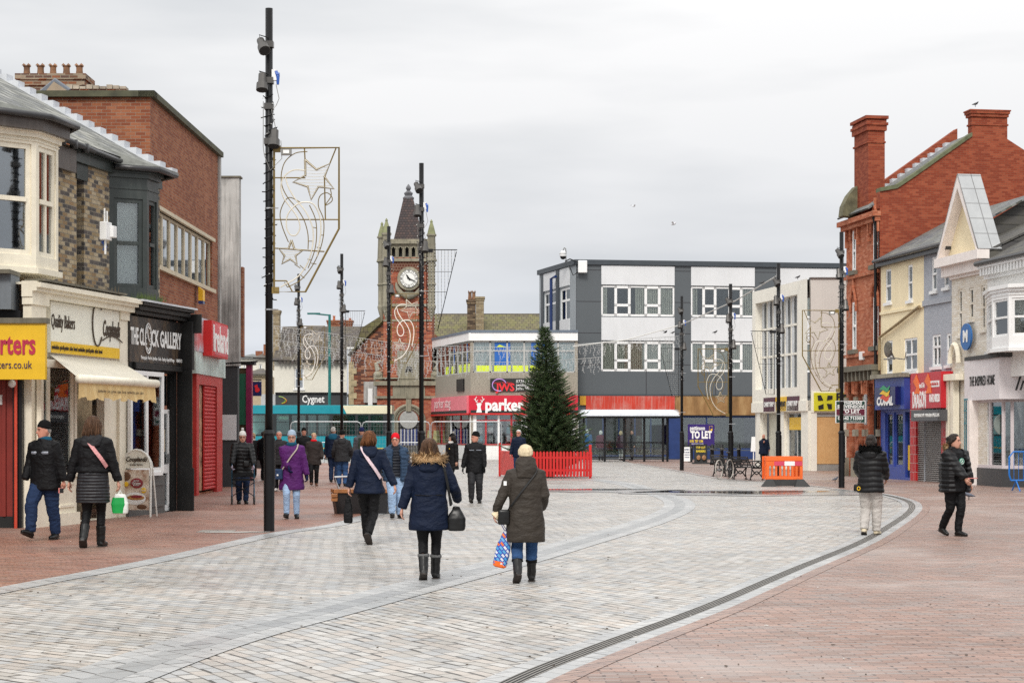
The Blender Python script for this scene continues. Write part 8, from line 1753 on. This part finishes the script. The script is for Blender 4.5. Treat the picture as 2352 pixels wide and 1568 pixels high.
T, H, J = person('woman from behind in long navy parka with tan fur-trimmed hood, black leggings and boots', 986, 1331, 1010, 180, coat=(NAVY, .36, 1.16, '', 1.05), legs=(BLK, .82), hair=('bob', HAIR['brown']), hood=(NAVY, FUR, 1.28), boots=.125, cuff=cloth_m('grey_fleece', (.12, .12, .12)), pose=dict(fl=(.035, .09, .025, .5), fr=(-.04, -.06, .0, .0), hl=(.215, .05, .44), hr=(-.20, -.10, .57), lean=.02, pocket='r'))
MB().tube([V((-.10, .083, .61))*H, V((0, .098, .605))*H, V((.10, .083, .61))*H], .0035*H, 4).build('waist_seam', BLK, T)
bag('shoulder_bag', 'black slouchy shoulder bag at the side of the fur-hooded navy parka', 'handbag', T, H, (-.195, .035, .44), (.12, .07, .17), LEATH, straps=[[(-.155, .05, .53), (-.135, .07, .68), (-.10, .05, .835), (-.12, -.06, .70), (-.16, .0, .54)]], taper=.45, sag=.15, sw=.010)
T, H, J = person('woman from behind in olive-brown hooded coat and cream cable beanie, blue jeans', 1207, 1337, 1024, 184, coat=(OLV, .305, 1.16, '', 1.05), legs=(DEN, .95), hat=('cable', WOOL['cream']), hood=(OLV, None, 1., .75), boots=.11, cuff=WOOL['black'], pose=dict(fl=(.065, .11, .035, .6), fr=(-.05, -.07, 0, 0), hl=(.24, .02, .485), hr=(-.13, -.09, .55), pocket='r', grip='l', lean=.02))
MB().tube([V((.20, .015, .515))*H, V((.232, .018, .487))*H], .036*H, 12).build('sheepskin_cuff', WOOL['cream'], T)
strap(T, H, [(-.085, .02, .86), (-.07, .08, .82), (-.01, .10, .74), (.06, .102, .65), (.115, .075, .57)], LEATH, .007)
MB().box(.085*H, .09*H, -.01, .01, 0, 0).v; MB().box(-.012*H, .012*H, -.002, .002, -.016*H, .016*H).build('sleeve_badge', LETW, T).matrix_local = Matrix.Translation(V((.155, .052, .74))*H) @ Matrix.Rotation(-.5, 4, 'Z')
bag('cross_body_bag', 'black leather cross-body bag with gold zip on the olive-coated woman', 'handbag', T, H, (.165, .055, .49), (.09, .05, .11), LEATH, straps=[[(.14, .07, .54), (.115, .08, .58)]], taper=.95)
pb, tt = newmat('patterned_plastic'); o_ = tt.coords(); s1 = tt.new('ShaderNodeSeparateXYZ'); tt.link(tt.mapping(o_, rot=(0, .7, .2)), s1.inputs[0]); r_, j_, _, rc_ = cell_nodes(tt, tt.math('ADD', s1.outputs[0], s1.outputs[1]), s1.outputs[2], .06, .035, .012, True)
tt.val(tt.b.inputs['Base Color'], tt.mix(j_, tt.ramp(r_, [(0., (.05, .3, .6)), (.3, (.65, .68, .72)), (.55, (.1, .35, .6)), (.75, (.7, .7, .72)), (.93, (.7, .15, .02))], 'CONSTANT'), (.03, .06, .35))); tt.b.inputs['Roughness'].default_value = .3
B = bag('carrier_bag', 'long blue, white and orange patterned carrier bag in the olive-coated woman\'s hand', 'bag', T, H, (.165, .0, .255), (.10, .06, .27), pb, straps=[[(.18, .0, .38), (.215, .01, .42), (.235, .015, .455)], [(.155, .0, .38), (.20, .01, .42), (.235, .015, .455)]], taper=.55, sag=.1, sm=pm('strap_blue', (.02, .05, .4), .4))
B.rotation_euler[1] = -.22; MB().rings([(0, 0, -.145*H, .035*H, .025*H), (0, 0, -.135*H, .050*H, .032*H), (0, 0, -.10*H, .054*H, .034*H)], 14, False, pw=3).build('orange_base', pm('bag_orange', (.75, .13, .01), .35), B, fix=False)
# --- purple coat, rollator, and those behind the column
T, H, J = person('woman in long purple coat, pale blue beanie and glasses facing the camera', 670, 1191, 988, 4, coat=(PUR_, .335, 1.12, '', 1.08), legs=(DENL, .9), hat=('plain', WOOL['blue']), scarf=WOOL['teal'], glasses=True, glove=WOOL['navy'], hair=('short', HAIR['grey']), pose=dict(fl=(.055, .02, 0, 0), fr=(-.055, -.06, .01, -.2), hl=(.185, -.02, .46), hr=(-.03, -.135, .60), curl=.7))
strap(T, H, [(.075, -.03, .86), (.06, -.085, .80), (.0, -.102, .72), (-.06, -.102, .63), (-.11, -.08, .56)], pm('beige_webbing', (.33, .28, .24), .7), .009)
B = bag('satchel', 'square navy shoulder bag at the purple-coated woman\'s hip', 'handbag', T, H, (-.155, -.085, .515), (.115, .05, .12), cloth_m('navy_canvas', (.02, .04, .09)), taper=.98); MB().box(-.015, .015, -.055, -.045, -.03, 0).build('label_patch', LETW, B)
T, H, J = person('elderly woman in black puffer jacket and white bobble hat pushing a wheeled walker', 557, 1157, 990, 10, coat=(PUF, .42, 1.15, 'puffer'), legs=(DEND, 1.0), hat=('pom', WOOL['white'], WOOL['white']), glasses=True, glove=cloth_m('lilac_glove', (.35, .32, .4)), hair=('short', HAIR['grey']), pose=dict(fl=(.045, -.03, 0, 0), fr=(-.045, .05, 0, 0), hl=(.15, -.20, .535), hr=(-.15, -.20, .535), grip='lr', lean=.1, curl=.9), tilt=4)
R_ = thing('rollator', 'four-wheeled walking frame with black seat pushed by the woman in the puffer jacket', 'walking frame', on_person(T, (0, -.21, 0), H), T.rotation_euler.z); RT_ = pm('rollator_teal', (.01, .07, .12), .3, .1, metal=.4)
for s in (-1, 1):
    x = s*.25; f = MB(); f.tube([(x, .02, .98), (x, .0, .93), (x, -.02, .5), (x, -.22, .12)], .013, 8).tube([(x, -.05, .52), (x, .14, .12)], .013, 8); f.build('side_frame', RT_, R_); MB().tube([(x, .06, .99), (x, -.02, .985)], .018, 8).tube([(x, .02, .95), (x, .06, .93)], .008, 5).build('handle', RUBB, R_)
    for y in (-.25, .16): w = MB().tube([(x, y+.085*math.cos(a*PI/8), .1+.085*math.sin(a*PI/8)) for a in range(17)], .015, 6).box(x-.02, x+.02, y-.012, y+.012, .08, .2).build('wheel', RUBB, R_)
MB().box(-.24, .24, -.14, .02, .55, .6).box(-.24, .24, -.03, .0, .62, .72).build('seat', BLK, R_); MB().tube([(-.25, -.02, .5), (.25, -.16, .2)], .01, 6).tube([(.25, -.02, .5), (-.25, -.16, .2)], .01, 6).build('cross_brace', BLACKP, R_)
strap(T, H, [(-.05, -.07, .83), (-.02, -.11, .72), (.03, -.118, .62)], LEATH, .006); bag('waist_pouch', 'small black pouch on the front of the woman with the walking frame', 'handbag', T, H, (.05, -.135, .565), (.10, .05, .08), LEATH, taper=.95)
person('blond woman in a pale scarf glimpsed behind the wheeled walker', 581, 1097, 995, -5, coat=(BLK, .45, 1.), hair=('bob', HAIR['blond']), scarf=WOOL['white'], glasses=True, lod=2)
person('man with short grey hair in dark jacket, just right of the nearest lamp column', 641, 1128, 990, 5, coat=(DGR, .44, 1.1), legs=(BLK, 1.), hair=('crop', HAIR['grey']), skin=SKIN2, shoe=MATS['wool_white'], pose=dict(fl=(.05, -.05, 0, 0), fr=(-.05, .05, 0, 0)))
person('person in black coat mostly hidden left of the nearest lamp column', 606, 1104, 990, 150, coat=(BLK, .42, 1.15), legs=(BLK, 1.), hair=('crop', HAIR['dark']), lod=2)
person('man in black beanie and black coat behind the purple-coated woman', 698, 1103, 982, 8, coat=(BLK, .42, 1.15), legs=(BLK, 1.), hat=('plain', WOOL['black']), lod=2, skin=SKIN2)
person('woman with short blond hair, red scarf and dark brown coat', 721, 1116, 994, 6, coat=(cloth_m('umber_coat', (.035, .028, .026)), .40, 1.12, '', 1.05), legs=(BLK, .95), shoe=pm('brown_shoe', (.12, .05, .03), .5), hair=('short', HAIR['blond']), scarf=WOOL['red'], tilt=-8, lod=2, pose=dict(fl=(.045, .02, 0, 0), fr=(-.045, -.06, .01, -.2), hl=(.15, -.07, .53), hr=(-.15, -.07, .53), pocket='l'))
T, H, J = person('man from behind in navy jacket with teal hood, left of the grey-jacketed man', 766, 1108, 980, 172, coat=(NAVY, .45, 1.15), legs=(DEND, 1.), hair=('crop', HAIR['grey']), hood=(WOOL['teal'],), lod=2)
person('man from behind in dark grey jacket, black beanie and blue jeans beyond the timber bench', 786, 1117, 988, 178, coat=(DGR, .455, 1.2), legs=(DEN, 1.05), hat=('plain', WOOL['black']), hood=(DGR,), scarf=WOOL['white'], pose=dict(fl=(.06, -.02, 0, 0), fr=(-.055, .03, 0, 0), hl=(.17, -.06, .53), hr=(-.17, -.06, .53), pocket='l'))
T, H, J = person('person from behind in grey jacket and navy beanie with a green backpack', 831, 1106, 981, 186, coat=(cloth_m('mid_grey_fabric', (.07, .07, .08)), .45, 1.1), legs=(BLK, 1.), hat=('plain', WOOL['navy']), lod=2)
bag('backpack', 'dark green backpack on the person in grey jacket and navy beanie', 'backpack', T, H, (0, .125, .70), (.15, .09, .24), WOOL['green'], straps=[[(.06, .08, .8), (.07, .0, .85), (.07, -.08, .78)], [(-.06, .08, .8), (-.07, 0, .85), (-.07, -.08, .78)]], taper=.8)
# --- red hat man
T, H, J = person('man in red beanie, open denim jacket over navy padded vest, pale blue jeans', 908, 1190, 995, 12, coat=(PUFN, .50, 1.08, 'puffer'), legs=(DENL, 1.1), hat=('plain', WOOL['red']), skin=SKIN2, turn=-14, pose=dict(fl=(.055, .03, 0, 0), fr=(-.05, -.09, .01, -.2), hl=(.19, .0, .47), hr=(-.17, .02, .50)))
mb = MB()    # open jacket: back and two front flaps with sleeves
for k, s in (('l', 1), ('r', -1)):
    _, _, _, sh, el, wr = J[k]; mb.tube([sh*.8+V((0, 0, sh.z*.2)), sh, (sh+el)/2, el, (el+wr)/2, wr], [.05, .056, .051, .047, .043, .037], 12)
    prev = None
    for i in range(9):
        a = -.5*PI*s*0+(-.42+.1*0)*0; z = .47+i*.042; e = 1-max(0, z-.73)*3
        mb.tube([V((s*.055*e, -.105*e, z)), V((s*.115*e, -.065*e, z)), V((s*.13*e, .01, z)), V((s*.095*e, .085*e, z)), V((0, .106*e, z))], .026, 6)
mb.tube([(-.07, -.05, .84), (-.06, .04, .862), (0, .062, .868), (.06, .04, .862), (.07, -.05, .84)], .022, 8)
mb.v = [tuple(V(a)*H) for a in mb.v]; fuse(mb, 'denim_jacket', DENJ, T, .0105, fold=.006, seed=4, smooth=7)
MB().box(-.012*H, .012*H, -.068*H, -.064*H, .955*H, .966*H).build('hat_badge', LETW, T).rotation_euler = (0, 0, RS(-14))
# --- pair beyond the lamp column
T, H, J = person('woman in black bobble hat and long black coat with a yellow flower', 1038, 1122, 996, -48, coat=(BLK, .36, 1.1, '', 1.05), legs=(BLK, .9), hat=('pom', WOOL['black'], HAIR['grey']), hair=('long', HAIR['dark']), scarf=WOOL['white'], turn=-25)
MB().ball(V((.04, -.095, .74))*H, .02, 8, (1, .4, 1)).build('yellow_flower', YEL, T)
T, H, J = person('man in black beanie and black jacket striding, face turned left, grey trousers', 1092, 1155, 991, 0, coat=(BLK, .43, 1.15), legs=(DGR, 1.08), hat=('plain', WOOL['black']), hair=('crop', HAIR['grey']), skin=SKIN2, turn=-58, glove=WOOL['black'], pose=dict(fl=(.055, .0, 0, 0), fr=(-.055, -.08, .01, -.3), hl=(.13, -.08, .51), hr=(-.19, -.02, .45)))
for a, b in ((-.085, -.02), (.015, .085)): MB().tube([V((a, -.092, .755))*H, V(((a+b)/2, -.100, .755))*H, V((b, -.090, .755))*H], .005*H, 4, flat=.3, up=(0, 1, 0)).build('chest_band', REFL, T)
person('white-haired man in navy jacket standing at the left of the red picket enclosure', 1192, 1099.5, 987, -20, coat=(NAVY, .45, 1.12), legs=(DEND, 1.), hair=('short', HAIR['white']), skin=SKIN2, glasses=True, pose=dict(lean=.06, hr=(-.17, -.05, .46)))
# --- shelter and far right
person('white-haired person in blue jacket at the left end of the bus shelter', 1349, 1056, 986, 190, coat=(cloth_m('mid_blue_fabric', (.03, .12, .3)), .45, 1.1), legs=(DEND, 1.), hair=('short', HAIR['white']), lod=2)
person('person in maroon coat seen through the shelter glass', 1380, 1057, 989, 175, coat=(WOOL['maroon'], .38, 1.15, '', 1.05), legs=(DGR, .9), hair=('bob', HAIR['white']), lod=2)
person('blond person in patterned dark coat inside the bus shelter', 1426, 1057, 990, 160, coat=(cloth_m('plum_dark', (.05, .02, .035)), .4, 1.1, '', 1.1), legs=(cloth_m('pale_trousers', (.4, .4, .4)), .9), hair=('bob', HAIR['blond']), lod=2)
person('person in black standing inside the bus shelter at its middle', 1452, 1057, 988, -60, coat=(BLK, .42, 1.15), legs=(BLK, 1.), hair=('crop', HAIR['dark']), lod=2, pose=dict(fl=(.08, -.05, 0, 0), fr=(-.08, .05, 0, 0)))
person('bald man in navy jacket with a hand at his mouth, behind the iron bench', 1754, 1075, 997, 5, coat=(NAVY, .42, 1.2), legs=(BLK, 1.), skin=SKIN2, scarf=WOOL['black'], pose=dict(hl=(.15, -.07, .55), hr=(-.02, -.13, .80)))
T, H, J = person('woman from behind in short black puffer with black fur hood and grey joggers', 2000, 1229, 999, 158, coat=(PUF, .43, 1.12, 'puffer'), legs=(JOG, 1.12), shoe=TANL, hair=('bun', HAIR['dark']), hood=(PUF, FURB, 1.15), pose=dict(fl=(.055, .06, .015, .35), fr=(-.045, -.05, 0, 0), hl=(.15, -.20, .60), hr=(-.12, -.17, .58), palm='l'), tilt=12)
ph = thing('phone', 'dark phone held out by the woman in grey joggers', 'phone', on_person(T, (.15, -.255, .605), H), T.rotation_euler.z); MB().box(-.035, .035, -.07, .07, -.006, .006).build('case', LEATH, ph, bevel=.003); MB().box(-.03, .03, -.065, .065, .0062, .008).build('screen', pm('screen_glow', (.2, .3, .5), .2), ph)
bag('belt_bag', 'tiny black bag at the hip of the woman in grey joggers', 'handbag', T, H, (.135, .03, .475), (.06, .04, .07), LEATH, taper=.9); MB().tube([V((.1+.015*math.cos(a*PI/4), .105, .47+.018*math.sin(a*PI/4)))*H for a in range(9)], .004*H, 4).build('gold_ring', YEL, T)
T, H, J = person('woman in open black jacket with tan fur collar and green round logo, holding a phone', 2192, 1231, 997, 30, coat=(BLK, .44, 1.12), legs=(BLK, .95), hair=('bun', HAIR['dark']), turn=26, hood=(PUF, FUR, .95), pose=dict(fl=(.02, -.03, 0, 0), fr=(-.03, .14, .03, .3), hl=(.175, -.05, .46), hr=(-.03, -.19, .555), palm='r'))
mb = MB()
for k, s in (('l', 1), ('r', -1)):
    _, _, _, sh, el, wr = J[k]; mb.tube([sh*.8+V((0, 0, sh.z*.2)), sh, (sh+el)/2, el, (el+wr)/2, wr], [.052, .064, .062, .056, .054, .042], 12)
    for i in range(9): z = .455+i*.042; o2 = .02*math.sin(i/8*PI); e = 1-max(0, z-.72)*3.2; mb.tube([V((s*(.075+o2)*e, -.10*e, z)), V((s*.125*e, -.07*e, z)), V((s*.135*e, .01, z)), V((s*.10*e, .085*e, z)), V((0, .105*e, z))], .024, 6)
mb.v = [tuple(V(a)*H) for a in mb.v]; fuse(mb, 'puffer_jacket', PUF, T, .0105, fold=.004, puff=.009, seed=4)
GRL = pm('logo_teal', (.0, .22, .14), .5, bump=0); L_ = MB().rings([(0, 0, 0, .034*H, .034*H), (0, 0, .006, .033*H, .033*H)], 24).xf(Matrix.Translation(V((.0, -.1, .735))*H) @ Matrix.Rotation(PI/2+.1, 4, 'X')).build('shirt_logo', GRL, T)
MB().tube([V((.026*math.cos(a*PI/8), -.1065, .735+.026*math.sin(a*PI/8)))*H for a in range(17)], .0018*H, 4).tube([V((-.004, -.1065, .75))*H, V((.006, -.1065, .738))*H, V((-.006, -.1065, .728))*H, V((.004, -.1065, .715))*H], .004*H, 4).build('logo_ring', LETW, L_)
ph = thing('phone', 'pink-cased phone in the hand of the woman with the green logo top', 'phone', on_person(T, (.01, -.24, .575), H), T.rotation_euler.z+.6); MB().box(-.035, .035, -.07, .07, -.006, .006).build('case', MATS['phone_pink'], ph, bevel=.003); MB().box(-.03, .03, -.065, .065, .0062, .008).build('screen', LEATH, ph)
